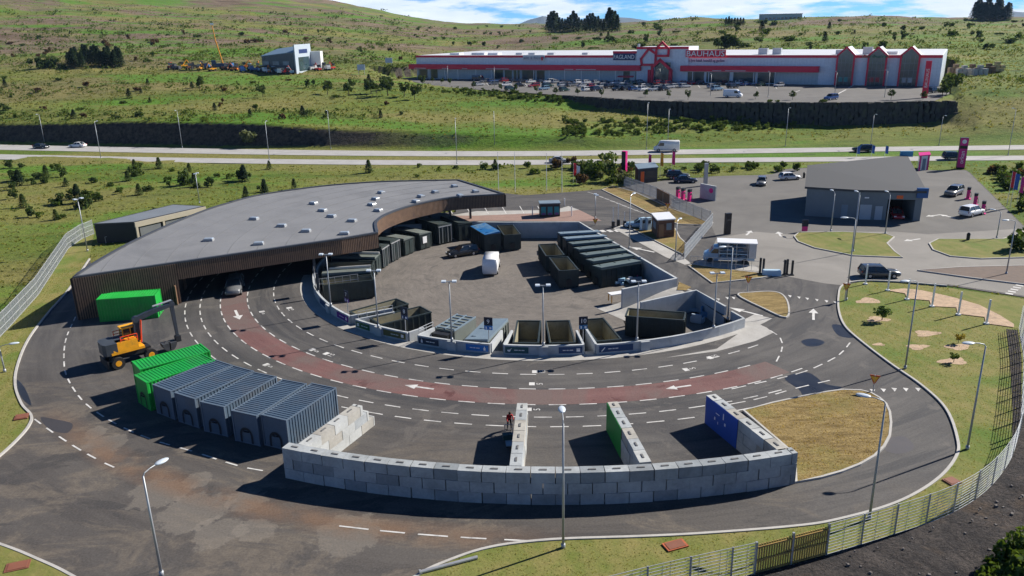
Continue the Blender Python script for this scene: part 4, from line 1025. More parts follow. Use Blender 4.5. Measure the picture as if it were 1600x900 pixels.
# ------------------------------------------------------------------ 20-foot containers
def corr(n, depth=.045):
    """zig-zag profile of a corrugated sheet, as fractions along its length"""
    out = []
    for i in range(n): out += [(i / n, 0), ((i + .28) / n, 0), ((i + .42) / n, -depth), ((i + .86) / n, -depth)]
    out.append((1, 0)); return out
def container_parts(o, m, m2, arch=True):
    L_, W_, H_ = 6.06, 2.44, 2.59; x, y = L_ / 2, W_ / 2
    b = MB()
    for s_ in (-1, 1):
        pr = corr(19); vs = []
        for f, dd in pr: vs += [(-x + .09 + f * (L_ - .18), s_ * (y - .02 + dd), .16), (-x + .09 + f * (L_ - .18), s_ * (y - .02 + dd), H_ - .08)]
        fs = [(2 * i, 2 * i + 2, 2 * i + 3, 2 * i + 1) if s_ < 0 else (2 * i, 2 * i + 1, 2 * i + 3, 2 * i + 2) for i in range(len(pr) - 1)]; b.add(vs, fs)
    pr = corr(8); vs = []
    for f, dd in pr: vs += [(x - .02 + dd, -y + .09 + f * (W_ - .18), .16), (x - .02 + dd, -y + .09 + f * (W_ - .18), H_ - .08)]
    b.add(vs, [(2 * i, 2 * i + 2, 2 * i + 3, 2 * i + 1) for i in range(len(pr) - 1)])
    b.box((0, 0, .15), (L_ - .04, W_ - .04, .16)); b.build('side_panels', m, o)
    b = MB(); pr = corr(21, .05); vs = []
    for f, dd in pr: vs += [(-x + .06 + f * (L_ - .12), -y + .07, H_ + dd * .8), (-x + .06 + f * (L_ - .12), y - .07, H_ + dd * .8)]
    b.add(vs, [(2 * i, 2 * i + 2, 2 * i + 3, 2 * i + 1) for i in range(len(pr) - 1)]); b.build('roof', m, o)
    b = MB()
    for sx_ in (-1, 1):
        for sy_ in (-1, 1): b.box((sx_ * (x - .06), sy_ * (y - .06), H_ / 2 + .02), (.13, .13, H_ + .02))
        b.box((sx_ * (x - .06), 0, H_ - .03), (.11, W_ - .26, .10)); b.box((sx_ * (x - .06), 0, .09), (.11, W_ - .26, .14))
        b.box((0, sx_ * (y - .05), H_ - .03), (L_ - .26, .09, .09)); b.box((0, sx_ * (y - .05), .09), (L_ - .26, .09, .14))
    b.build('frame', m2, o)
    b = MB(); b.box((-x + .05, 0, H_ / 2 + .04), (.05, W_ - .28, H_ - .3)); b.build('front_panel', m, o)
    if arch:
        b = MB(); n = 10; vs = []
        for r0_, r1_ in ((.42, .62),):
            for i in range(n + 1):
                a_ = math.pi * i / n
                for r_ in (r0_, r1_): vs.append((-x - .012, r_ * math.cos(a_), .72 + r_ * math.sin(a_) * 1.1))
        k0 = len(vs); fs = [(2 * i, 2 * i + 1, 2 * i + 3, 2 * i + 2) for i in range(n)]
        vs += [(-x - .012, .42, .1), (-x - .012, .62, .1), (-x - .012, -.42, .1), (-x - .012, -.62, .1)]
        fs += [(0, 1, k0 + 1, k0), (2 * n, k0 + 2, k0 + 3, 2 * n + 1)]
        b.add(vs, fs); hb = b.build('hook_frame', M_black, o); b = MB(); b.path([(-x - .02, -.3, 1.05), (-x - .14, 0, 1.12), (-x - .02, .3, 1.05)], .05); b.build('hook_bar', M_black, o)
    b = MB()
    for s_ in (-.8, -.35, .35, .8): b.tube((x + .03, s_, .2), (x + .03, s_, H_ - .1), .025)
    b.build('locking_bars', M_galv, o)
M_cg = mat('bright_green_paint', (0.012, 0.33, 0.045), .45, .14, .7, spec=.45, dirt=(0.03, 0.24, 0.05))
M_cb = mat('slate_blue_paint', (0.075, 0.112, 0.158), .42, .14, .6, spec=.45, dirt=(0.105, 0.118, 0.138))
M_cb2 = mat('slate_blue_frame', (0.10, 0.135, 0.18), .45, .14, .9)
protoB = protoG = None
ROW = [('g', (-32.55 + .6, 64.0, 0), (-27.9 + .2, 67.3, 0), 'bright green container, left of the green pair beside the excavator'), ('g', None, None, 'bright green container, right of the green pair beside the slate blue row')]
def container(kind, loc, rz, label, group):
    global protoB, protoG
    proto = protoB if kind == 'b' else protoG
    if proto is None:
        o = empty('shipping_container', loc, rz, label, 'container', group)
        if kind == 'b': container_parts(o, M_cb, M_cb2); protoB = o
        else: container_parts(o, M_cg, M_cg); protoG = o
        return o
    return dup(proto, loc, rz, label, group)
def cont_px(kind, px4, label, z=2.59, group='shipping containers beside the ring drive'):
    c, h, L_ = fit(px4, z)
    if math.sin(h) < 0: h += math.pi            # hook end towards the outer rim of the drive
    return container(kind, c, h, label, group)
cont_px('g', [(205, 565), (221, 577), (328, 547), (312, 539)], 'bright green container, farther of the green pair behind the slate blue row')
cont_px('g', [(210, 587), (229, 597), (335, 563), (315, 553)], 'bright green container touching the leftmost slate blue container')
names = ['leftmost slate blue container, next to the green pair', 'slate blue container, second from the green pair', 'slate blue container in the middle of the row of five', 'slate blue container, second from the block wall', 'slate blue container nearest the block wall, its ribbed side sunlit']
for i, q in enumerate([[(244, 598), (274, 609), (357, 573), (330, 564)], [(275, 612), (308, 622), (395, 580.5), (360, 573)], [(314, 626), (353, 635), (431, 588), (393, 584)], [(363, 639), (406, 648), (478, 600), (436, 596)], [(409, 648), (450, 654), (526, 606), (482, 601)]]): cont_px('b', q, names[i])
c, h, _ = fit([(152, 467), (157, 457), (249, 450), (245, 461)], 2.59); container('g', c + Vector((.1, -.25, 0)), h + math.pi, 'bright green container standing alone against the timber end wall', 'shipping containers beside the ring drive')

# ------------------------------------------------------------------ concrete block bays
TINTS = [M_blockA, mat('concrete_block_pale', (0.43, 0.44, 0.43), .9, .18, .5, bmp=.4, dirt=(0.28, 0.29, 0.285)), mat('concrete_block_dark', (0.225, 0.245, 0.26), .9, .25, .5, bmp=.4, dirt=(0.16, 0.18, 0.19)), mat('concrete_block_stained', (0.36, 0.345, 0.31), .9, .25, .5, bmp=.4, dirt=(0.24, 0.22, 0.19)), mat('lifting_slot', (0.13, 0.13, 0.13), .9, .2, 1)]
def block_wall(name_label, path, courses=3, step_end=(0, 0), tint=(0, 1, 2, 3), seed=1, thick=.8):
    o0 = path[0]; r_ = random.Random(seed); pts_ = [Vector((p.x - o0.x, p.y - o0.y, 0)) for p in path]
    cum = [0]
    for a_, b_ in zip(pts_[:-1], pts_[1:]): cum.append(cum[-1] + (b_ - a_).length)
    Lw = cum[-1]
    def at_(s_):
        s_ = max(0, min(Lw, s_))
        for i in range(len(pts_) - 1):
            if s_ <= cum[i + 1] + 1e-6:
                return pts_[i].lerp(pts_[i + 1], (s_ - cum[i]) / max(1e-6, cum[i + 1] - cum[i]))
        return pts_[-1]
    b = MB()
    for k_ in range(courses):
        s0_, s1_ = step_end[0] * max(0, k_ - courses + 3 - 0) * .8, Lw - step_end[1] * k_ * .8
        s_ = s0_ - (0.8 if k_ % 2 else 0)
        while s_ < s1_ - .05:
            e = min(s_ + 1.6, s1_); st = max(s_, s0_)
            if e - st > .15:
                p, q = at_(st), at_(e); d = q - p; ln = d.length; c_ = (p + q) / 2; an = math.atan2(d.y, d.x)
                b.use(r_.choice(tint)); b.box((c_.x + r_.uniform(-.02, .02), c_.y + r_.uniform(-.02, .02), .4 + k_ * .8), (ln - .045, thick + r_.uniform(-.02, .02), .785), an + r_.uniform(-.004, .004))
                if k_ == courses - 1:
                    b.use(4); b.box((c_.x, c_.y, .8 * courses + .012), (min(.5, ln * .4), .13, .06), an)
            s_ += 1.6
    ob = b.build('block_wall', TINTS); ob.location = (o0.x, o0.y, 0)
    return tag(ob, name_label, 'wall', 'stacked concrete block walls')
outer = [pol(54.5, d) for d in np.linspace(math.degrees(math.atan2(49.05 - 100, -16.3 - 4.5)), math.degrees(math.atan2(47.2 - 100, 18.9 - 4.5)), 25)]
block_wall('long curved outer wall of stacked concrete blocks facing the near drive', outer, 3, (0, 0), (0, 0, 0, 2, 0, 2), 3)
def painted(ob, a_, b_, s0, s1, m, marks=False, name='painted_face'):
    d = (b_ - a_).normalized(); nrm = Vector((-d.y, d.x, 0)) ; L_ = (b_ - a_).length
    m0 = a_ + d * L_ * s0 + nrm * .43; m1 = a_ + d * L_ * s1 + nrm * .43; c_ = (m0 + m1) / 2 - a_
    q = MB(); q.box((c_.x, c_.y, 1.2), ((m1 - m0).length, .03, 2.36), math.atan2(d.y, d.x)); f = q.build(name, m, ob)
    if marks:
        q = MB()
        for (u, w_, z_, hh) in ((.42, .10, 1.75, .5), (.36, .16, 1.2, .22), (.60, .5, 1.6, .06), (.68, .12, 1.1, .22), (.58, .05, .9, .2)):
            pc = (m0 + (m1 - m0) * u) - a_ + nrm * .03; q.box((pc.x, pc.y, z_), (w_, .012, hh), math.atan2(d.y, d.x))
        mk = q.build('white_marks', M_whitep); mk.parent = f
A_, B_ = Vector((-14.9, 49.5, 0)), Vector((-11.45, 56.9, 0)); block_wall('pale stepped block wall beside the slate blue containers', [A_, B_], 3, (0, .9), (1, 1, 0, 3), 5)
A_, B_ = Vector((-.02, 46.15, 0)), Vector((.62, 55.3, 0)); block_wall('unpainted block divider with a person at its far end', [A_, B_], 3, (0, 0), (1, 1, 0, 3), 7)
A_, B_ = Vector((8.6, 46.25, 0)), Vector((7.5, 55.2, 0)); w_ = block_wall('block divider with a bright green painted face', [A_, B_], 3, (0, 0), (1, 3, 0, 3), 9); painted(w_, A_, B_, .52, .995, mat('green_wall_paint', (0.012, 0.22, 0.035), .6, .12, 1))
A_, B_ = Vector((18.1, 47.5, 0)), Vector((15.3, 56.1, 0)); w_ = block_wall('block end wall with a deep blue painted face and white marks', [A_, B_], 3, (0, 0), (1, 1, 0, 3), 11); painted(w_, A_, B_, .52, .995, mat('blue_wall_paint', (0.008, 0.06, 0.33), .6, .12, 1), True)
# ------------------------------------------------------------------ vehicles
M_tyre = M_rub
M_rim = mat('alloy_rim', (0.42, 0.42, 0.43), .4, .1, 3, metal=.6)
M_lamp = mat('clear_lamp', (0.75, 0.77, 0.8), .15, .05, 2, spec=.8)
M_tail = mat('red_lamp', (0.35, 0.01, 0.01), .3, .1, 2)
PAINT = {}
def paint(nm, c):
    if nm not in PAINT: PAINT[nm] = mat('paint_' + nm.replace(' ', '_'), c, .28, .05, .8, coat=.5, spec=.5)
    return PAINT[nm]
for nm, c in dict(white=(.76, .76, .75), silver=(.42, .43, .44), grey=(.13, .135, .14), black=(.012, .013, .015), blue=(.02, .06, .19), red=(.34, .015, .02), **{'dark blue': (.012, .022, .05), 'pale blue': (.22, .34, .45), 'dark green': (.02, .06, .04), 'dark grey': (.045, .05, .055)}).items(): paint(nm, c)
DIM = {'hatchback': (4.1, 1.76, 1.48), 'saloon': (4.6, 1.8, 1.45), 'estate': (4.7, 1.82, 1.5), 'suv': (4.7, 1.88, 1.72), 'van': (5.5, 2.0, 2.35), 'pickup': (5.3, 1.9, 1.8)}
def loft(b, secs):
    vs = []
    for x, zl, zh, hw in secs:
        zm = zl + (zh - zl) * .62
        for y, z in ((-hw * .9, zl), (-hw, zl + (zh - zl) * .2), (-hw, zm), (-hw * .92, zh), (0, zh + .025), (hw * .92, zh), (hw, zm), (hw, zl + (zh - zl) * .2), (hw * .9, zl)): vs.append((x, y, z))
    n = 9; fs = []
    for i in range(len(secs) - 1):
        for j in range(n): fs.append((i * n + j, i * n + (j + 1) % n, (i + 1) * n + (j + 1) % n, (i + 1) * n + j))
    fs.append(tuple(range(n))[::-1]); fs.append(tuple((len(secs) - 1) * n + j for j in range(n)))
    b.add(vs, [f[::-1] for f in fs])
def car_bits(kind):
    L_, W_, H_ = DIM[kind]; h = W_ / 2; bits = {}
    B, Gs, Wh, Hl, Tl = MB(), MB(), [], MB(), MB()
    if kind == 'van':
        loft(B, [(-.5 * L_, .3, H_ - .06, h * .94), (-.485 * L_, .28, H_, h), (0, .28, H_, h), (.2 * L_, .28, H_ - .03, h), (.27 * L_, .28, H_ - .2, h * .98), (.385 * L_, .28, 1.22, h * .98), (.47 * L_, .28, .98, h * .93), (.5 * L_, .35, .78, h * .82)])
        x0, x1 = .272 * L_, .382 * L_
        Gs.add([(x0 + .02, -h * .84, H_ - .25), (x0 + .02, h * .84, H_ - .25), (x1 + .05, h * .84, 1.27), (x1 + .05, -h * .84, 1.27)], [(0, 3, 2, 1)])
        for s_ in (-1, 1): Gs.add([(.1 * L_, s_ * (h + .008), 1.3), (.34 * L_, s_ * (h + .004), 1.3), (.25 * L_, s_ * (h + .004), H_ - .4), (.1 * L_, s_ * (h + .008), H_ - .4)], [(0, 1, 2, 3)])
        wb = (.31 * L_, -.3 * L_)
    else:
        belt = H_ * .62
        suv = kind in ('suv', 'pickup'); zl = .28 if suv else .2
        B_ = [(-.5 * L_, .36, belt - .16, h * .82), (-.475 * L_, zl + .06, belt - .02, h * .95), (-.36 * L_, zl, belt, h), (-.1 * L_, zl, belt, h), (.14 * L_, zl, belt - .02, h), (.32 * L_, zl, belt - .1, h * .98), (.45 * L_, zl + .02, belt - .2, h * .92), (.5 * L_, .32, belt - .36, h * .76)]
        loft(B, B_)
        xb0, xb1, xr0, xr1 = {'hatchback': (-.46, .20, -.40, .03), 'saloon': (-.36, .19, -.22, .03), 'estate': (-.47, .19, -.42, .03), 'suv': (-.47, .2, -.42, .06), 'pickup': (-.16, .2, -.1, .06)}[kind]
        bw, rw = h * .92, h * .74
        g = [(xb0 * L_, -bw, belt - .01), (xb1 * L_, -bw, belt - .03), (xb1 * L_, bw, belt - .03), (xb0 * L_, bw, belt - .01), (xr0 * L_, -rw, H_ - .05), (xr1 * L_, -rw, H_ - .05), (xr1 * L_, rw, H_ - .05), (xr0 * L_, rw, H_ - .05)]
        Gs.add(g, [(0, 1, 5, 4), (1, 2, 6, 5), (2, 3, 7, 6), (3, 0, 4, 7)])
        # roof skin and pillars
        vs = []
        for x in (xr0 * L_ - .03, (xr0 + xr1) / 2 * L_, xr1 * L_ + .03):
            dz = .04 if abs(x - (xr0 + xr1) / 2 * L_) < .1 else 0
            for y in (-rw - .03, -rw * .6, rw * .6, rw + .03): vs.append((x, y, H_ - .055 + (.05 if abs(y) < rw * .7 else 0) + dz))
        B.add(vs, [(i * 4 + j, i * 4 + 4 + j, i * 4 + 5 + j, i * 4 + 1 + j) for i in range(2) for j in range(3)])
        for s_ in (-1, 1):
            for (xa, xb, w_) in ((xb1, xr1, .05), (xb0, xr0, .09), ((xb0 + xb1) / 2, (xr0 + xr1) / 2, .045)):
                B.tube((xa * L_, s_ * (bw + .006), belt - .03), (xb * L_, s_ * (rw + .012), H_ - .03), w_, w_ * .8, 5)
        if kind == 'pickup': B.box((-.33 * L_, 0, belt + .08), (.32 * L_, W_ * .9, .14))
        wb = (.31 * L_, -.29 * L_)
    rw_ = .36 if kind in ('suv', 'pickup', 'van') else .32
    for x in wb:
        for s_ in (-1, 1):
            w_, r_ = MB(), MB(); y = s_ * (h - .1)
            w_.tube((x, y - .11, rw_), (x, y + .125 * 1, rw_), rw_, rw_, 14) if s_ > 0 else w_.tube((x, y - .125, rw_), (x, y + .11, rw_), rw_, rw_, 14)
            r_.tube((x, y + s_ * .10, rw_), (x, y + s_ * .132, rw_), rw_ * .62, rw_ * .55, 10)
            Wh.append((w_, r_))
    zf = .62 if kind != 'van' else .85
    for s_ in (-1, 1):
        Hl.box((.472 * L_, s_ * h * .66, zf), (.14, .34, .15)); Tl.box((-.487 * L_, s_ * h * .78, zf + .22), (.1, .22, .2))
    return B, Gs, Wh, Hl, Tl
CARPROTO = {}
def car(kind, col, p, rz, label, cat='car', group=None, name='parked_car'):
    """full car: body, windows, four wheels with rims, lamps"""
    B, Gs, Wh, Hl, Tl = CARPROTO.setdefault(kind, car_bits(kind))
    o = empty(name, p, rz, label, cat, group)
    B.build('body', PAINT[col], o, True); Gs.build('windows', M_dglass, o)
    for w_, r_ in Wh:
        wo = w_.build('wheel', M_tyre, o); ro = r_.build('rim', M_rim); ro.parent = wo
    for (src, nm, mm) in ((Hl, 'headlight', M_lamp), (Tl, 'tail_light', M_tail)):
        half = len(src.v) // 2
        for k_ in (0, 1):
            q = MB(); q.add(src.v[k_ * half:(k_ + 1) * half], [[i - k_ * half for i in f] for f in src.f[k_ * len(src.f) // 2:(k_ + 1) * len(src.f) // 2]]); q.build(nm, mm, o)
    return o
SMALL = {}
def small_car(kind, col, p, rz, label, group, name='parked_car'):
    if kind not in SMALL:
        B, Gs, Wh, Hl, Tl = CARPROTO.setdefault(kind, car_bits(kind)); b = MB()
        for src, mi in [(B, 0), (Gs, 1)] + [(w, 2) for w, r in Wh] + [(r, 3) for w, r in Wh] + [(Hl, 3), (Tl, 4)]: b.use(mi).add(src.v, src.f)
        SMALL[kind] = b.mesh('small_' + kind, [PAINT['white'], M_dglass, M_tyre, M_lamp, M_tail])
    o = bpy.data.objects.new(name, SMALL[kind]); COL.objects.link(o); o.location = p; o.rotation_euler = (0, 0, rz)
    o.material_slots[0].link = 'OBJECT'; o.material_slots[0].material = PAINT[col]
    return tag(o, label, 'car', group)
def car_px(kind, col, a_, b_, label, z=0.0, cat='car', name='parked_car', group=None):
    """a_, b_: ground pixels below the rear and the front of the car"""
    p, q = P(*a_, z), P(*b_, z); c = (p + q) / 2
    return car(kind, col, c, heading(p, q), label, cat, group, name)
car_px('suv', 'grey', (371, 447), (364, 464), 'silver blue estate car in grey paint for shade, headlights facing out from under the timber canopy')  # silver blue car; grey paint stands in for the canopy shade
car_px('estate', 'black', (742, 396), (703, 402), 'black estate car parked in the yard in front of the shaded containers', M_YZ)
c = (P(754, 431, M_YZ) + P(779, 434, M_YZ)) / 2
car('van', 'white', c + Vector((.1, 2.9, 0)), R(86), 'white panel van in the middle of the yard, seen from behind', 'van', None, 'panel_van')
car_px('estate', 'dark grey', (1345, 432), (1401, 432), 'dark grey estate car driving on the pale access road past the lawn', name='moving_car')
car_px('saloon', 'pale blue', (1018, 356), (981, 355), 'pale blue saloon stopped at the gate beside the brown cabin')
car_px('hatchback', 'grey', (1191, 285), (1188, 292), 'small dark car alone on the forecourt left of the fuel hall')
car_px('hatchback', 'white', (1224, 281), (1243, 280), 'white hatchback parked left of the fuel hall by the meadow')
car_px('suv', 'grey', (1500, 301), (1479, 309), 'grey SUV waiting beside the magenta pumps')
car_px('suv', 'white', (1507, 339), (1528, 334), 'white SUV at the nearest magenta pump')
car_px('saloon', 'dark blue', (1056, 285), (1085, 285), 'dark blue saloon in front of the parked black SUV by the kiosk')
car_px('suv', 'black', (1048, 279), (1070, 279), 'black SUV parked behind a saloon beside the dark kiosk')
HG = 'vehicles on the highway'
car_px('saloon', 'black', (55, 231.5), (75, 232), 'dark saloon at the far left of the highway', name='moving_car', group=HG)
car_px('saloon', 'white', (132, 230), (112, 230), 'white saloon on the left stretch of the highway', name='moving_car', group=HG)
car_px('saloon', 'silver', (862, 254), (885, 254), 'silver saloon on the near carriageway of the highway, above the recycling hall', name='moving_car', group=HG)
car_px('suv', 'black', (1362, 237), (1334, 237), 'black SUV on the highway behind the fuel hall', name='moving_car', group=HG)
car_px('suv', 'dark blue', (1478, 249), (1502, 249), 'dark SUV on the highway beside the tall magenta pylon', name='moving_car', group=HG)
o = car_px('van', 'white', (1060, 236.5), (1022, 236.5), 'large white delivery van on the far carriageway of the highway', cat='van', name='moving_van', group=HG)
o.scale = (1.12, 1.0, 1.12)
# service truck with a white roof and open rack sides at the gate
p, q = P(1172, 411), P(1104, 408); o = empty('service_truck', (p + q) / 2, heading(p, q), 'pale blue service truck with a white roof and racks along its side by the gate', 'truck')
b = MB(); loft(b, [(1.3, .4, 2.2, 1.0), (1.9, .4, 2.15, 1.0), (2.5, .4, 1.45, 1.0), (3.1, .45, 1.2, .92), (3.25, .5, .9, .8)]); b.box((-.9, 0, .7), (4.6, 2.0, .35)); b.build('cab', PAINT['pale blue'], o)
b = MB(); b.add([(1.93, -.8, 2.1), (1.93, .8, 2.1), (2.56, .8, 1.5), (2.56, -.8, 1.5)], [(0, 3, 2, 1)]); b.add([(1.35, 1.012, 1.4), (2.35, 1.012, 1.4), (1.9, 1.012, 2.0), (1.35, 1.012, 2.0)], [(0, 1, 2, 3)]); b.build('windows', M_dglass, o)
b = MB(); b.box((-.95, 0, 2.86), (5.0, 2.25, .12)); b.build('box_roof', M_whitep, o)
b = MB()
b.box((-2.9, 0, 1.85), (.9, 2.1, 1.9)); b.box((-.5, -.9, 1.85), (3.9, .06, 1.9))
b.build('locker', PAINT['silver'], o)
b = MB()
for x in (1.2, .2, -.9, -2.3):
    for s_ in (1.05,): b.tube((x, s_, .8), (x, s_, 2.8), .04)
for z in (.95, 1.35, 1.8, 2.3): b.tube((1.2, 1.05, z), (-2.3, 1.05, z), .035)
b.build('rack', M_galv, o)
b = MB()
r_ = random.Random(3)
for i in range(26): b.box((r_.uniform(-2.2, 1.1), r_.uniform(.2, .9), r_.choice((1.08, 1.5, 1.95, 2.4))), (r_.uniform(.2, .7), .4, r_.uniform(.15, .32)))
b.build('load', mat('mixed_load', (0.07, 0.14, 0.21), .6, .7, 1.4), o)
for x in (2.3, -2.0):
    for s_ in (-1, 1): b = MB(); b.tube((x, s_ * .88 - .13, .4), (x, s_ * .88 + .13, .4), .4, .4, 14); b.build('wheel', M_tyre, o)

# ------------------------------------------------------------------ wheeled excavator
p0, p1 = P(176, 578), P(238, 561); hd = heading(p0, p1); ctr = (p0 + p1) / 2 + Vector((-.5, .9, 0))
ex = empty('wheeled_excavator', (ctr.x, ctr.y, 0), hd, 'yellow wheeled excavator with a dark boom and clamshell bucket beside the green containers', 'excavator')
b = MB(); b.box((0, 0, .95), (3.6, 1.0, .45)); b.box((1.5, 0, .7), (.4, 2.2, .3)); b.box((-1.5, 0, .7), (.4, 2.2, .3)); b.build('chassis', M_black, ex)
for x in (1.5, -1.5):
    for s_ in (-1, 1):
        b = MB(); b.tube((x, s_ * 1.1 - .28, .58), (x, s_ * 1.1 + .28, .58), .58, .58, 18); w_ = b.build('wheel', M_tyre, ex)
        b = MB(); b.tube((x, s_ * 1.1 + s_ * .2, .58), (x, s_ * 1.1 + s_ * .3, .58), .32, .28, 12); r_ = b.build('rim', M_yel); r_.parent = w_
b = MB(); b.box((-2.35, 0, .55), (.12, 2.4, .7)); b.box((-2.1, .6, .75), (.5, .15, .15)); b.box((-2.1, -.6, .75), (.5, .15, .15)); b.build('dozer_blade', M_black, ex)
b = MB(); b.tube((0, 0, 1.15), (0, 0, 1.4), .7, .7, 16); b.build('slewing_ring', M_black, ex)
b = MB(); b.prism([(-1.9, -1.15), (1.1, -1.15), (1.1, 1.15), (-1.9, 1.15)], 1.38, 1.62); b.box((-.55, -.62, 2.05), (2.3, 1.05, .85), taper=(.94, .9)); b.box((.3, 1.13, 1.9), (1.6, .04, .5)); b.box((-.9, 1.0, 1.95), (1.2, .3, .6)); b.build('upper_body', M_yel, ex)
b = MB(); b.prism([(-2.3, -1.1), (-1.3, -1.15), (-1.3, 1.15), (-2.3, 1.1), (-2.5, .6), (-2.5, -.6)], 1.4, 2.5); b.box((-1.2, .15, 2.2), (1.6, 1.9, .55)); b.build('engine_cover', mat('charcoal_cover', (0.05, 0.058, 0.068), .45, .15, 1.5), ex)
b = MB(); b.box((.35, .62, 2.45), (1.5, 1.0, 1.6), taper=(.86, .9)); cb_ = b.build('cab', M_dglass, ex)
b = MB()
for x, y in ((1.1, .14), (1.1, 1.1), (-.4, .14), (-.4, 1.1), (.4, .13), (.4, 1.12)): b.tube((x, y, 1.65), (x * .87 + .05, .62 + (y - .62) * .92, 3.26), .055, .05, 6)
q_ = b.build('cab_pillars', M_yel); q_.parent = cb_
b = MB(); b.box((.3, .62, 3.32), (1.45, 1.0, .14)); b.build('cab_roof', mat('orange_yellow_roof', (0.80, 0.36, 0.01), .4, .08, 2), ex)
b = MB()
for x, y in ((-.9, -1.0), (.6, -1.0), (-.9, 1.12), (.4, 1.12), (-.2, -1.0)): b.tube((x, y, 2.3), (x, y, 2.95), .04)
for z in (2.65, 2.95): b.tube((-.9, -1.0, z), (.6, -1.0, z), .04); b.tube((-.9, 1.12, z), (.4, 1.12, z), .04)
b.build('safety_rail', mat('orange_red_paint', (0.75, 0.06, 0.012), .45, .1, 2), ex)
def plane_sz(px, py):
    r = Vector(ray(px, py)); d = Vector((math.cos(hd), math.sin(hd), 0)); nn = Vector((-d.y, d.x, 0)); o_ = Vector((0, 0, CAM_H))
    t = (ctr - o_).dot(nn) / r.dot(nn); q = o_ + r * t; return (q - ctr).dot(d), q.z
bm0 = (.8, 1.9); bm1 = plane_sz(212, 499); bm2 = plane_sz(272, 474); st1 = plane_sz(277, 524)
M_boom = mat('dark_boom', (0.035, 0.042, 0.055), .4, .15, 2)
def arm(b, a_, c_, w0_, w1_, t_=.36):
    a_, c_ = Vector((a_[0], 0, a_[1])), Vector((c_[0], 0, c_[1])); d = (c_ - a_).normalized(); n_ = Vector((-d.z, 0, d.x)); vs = []
    for p, w_ in ((a_, w0_), (c_, w1_)):
        for s_ in (-1, 1):
            for e in (-1, 1): vs.append(p + n_ * w_ / 2 * s_ + Vector((0, t_ / 2 * e, 0)))
    b.add(vs, [(0, 1, 3, 2), (4, 6, 7, 5), (0, 4, 5, 1), (2, 3, 7, 6), (0, 2, 6, 4), (1, 5, 7, 3)])
b = MB(); arm(b, bm0, bm1, .58, .5); mid_ = (bm1[0] * .55 + bm2[0] * .45, bm1[1] * .55 + bm2[1] * .45 + .12); arm(b, bm1, mid_, .5, .46); arm(b, mid_, bm2, .46, .3); b.tube((bm1[0], -.22, bm1[1]), (bm1[0], .22, bm1[1]), .33, .33, 12); bo = b.build('boom', M_boom, ex)
b = MB(); arm(b, (bm2[0] - .3, bm2[1] + .35), st1, .38, .24, .26); b.build('stick', M_boom, ex)
b = MB(); b.tube((1.1, .26, 1.7), (bm1[0] + .35, .26, bm1[1] - .1), .07); b.tube((1.1, -.26, 1.7), (bm1[0] + .35, -.26, bm1[1] - .1), .07); b.build('boom_cylinder', mat('orange_red_paint', (0.75, 0.06, 0.012)), ex)
b = MB(); b.tube((mid_[0], 0, mid_[1] + .45), (bm2[0] - .25, 0, bm2[1] + .4), .1); b.build('stick_cylinder', M_galv, ex)
b = MB(); b.box((st1[0], 0, st1[1] - .3), (.5, .5, .6)); b.build('rotator', M_black, ex)
gp = plane_sz(264, 541); b = MB()
for s_ in (-1, 1):
    vs = []; n = 8; cx_, cz_ = gp[0] + .06 * s_, gp[1] + .45
    for yy in (-.55, .55):
        vs.append((cx_, yy * .8, cz_))
        for i in range(n + 1): a_ = math.pi / 2 * i / n; vs.append((cx_ + s_ * .62 * math.cos(a_), yy * .8, cz_ - .8 * math.sin(a_)))
    m_ = n + 2; b.add(vs, [tuple(range(m_)), tuple(range(m_, 2 * m_))[::-1]] + [(i, (i + 1) % m_, (i + 1) % m_ + m_, i + m_) for i in range(m_)])
    b.tube((cx_ + s_ * .3, 0, cz_), (st1[0], 0, st1[1] - .5), .09)
b.build('clamshell_bucket', mat('worn_bucket_steel', (0.05, 0.053, 0.058), .5, .3, 1.5), ex)

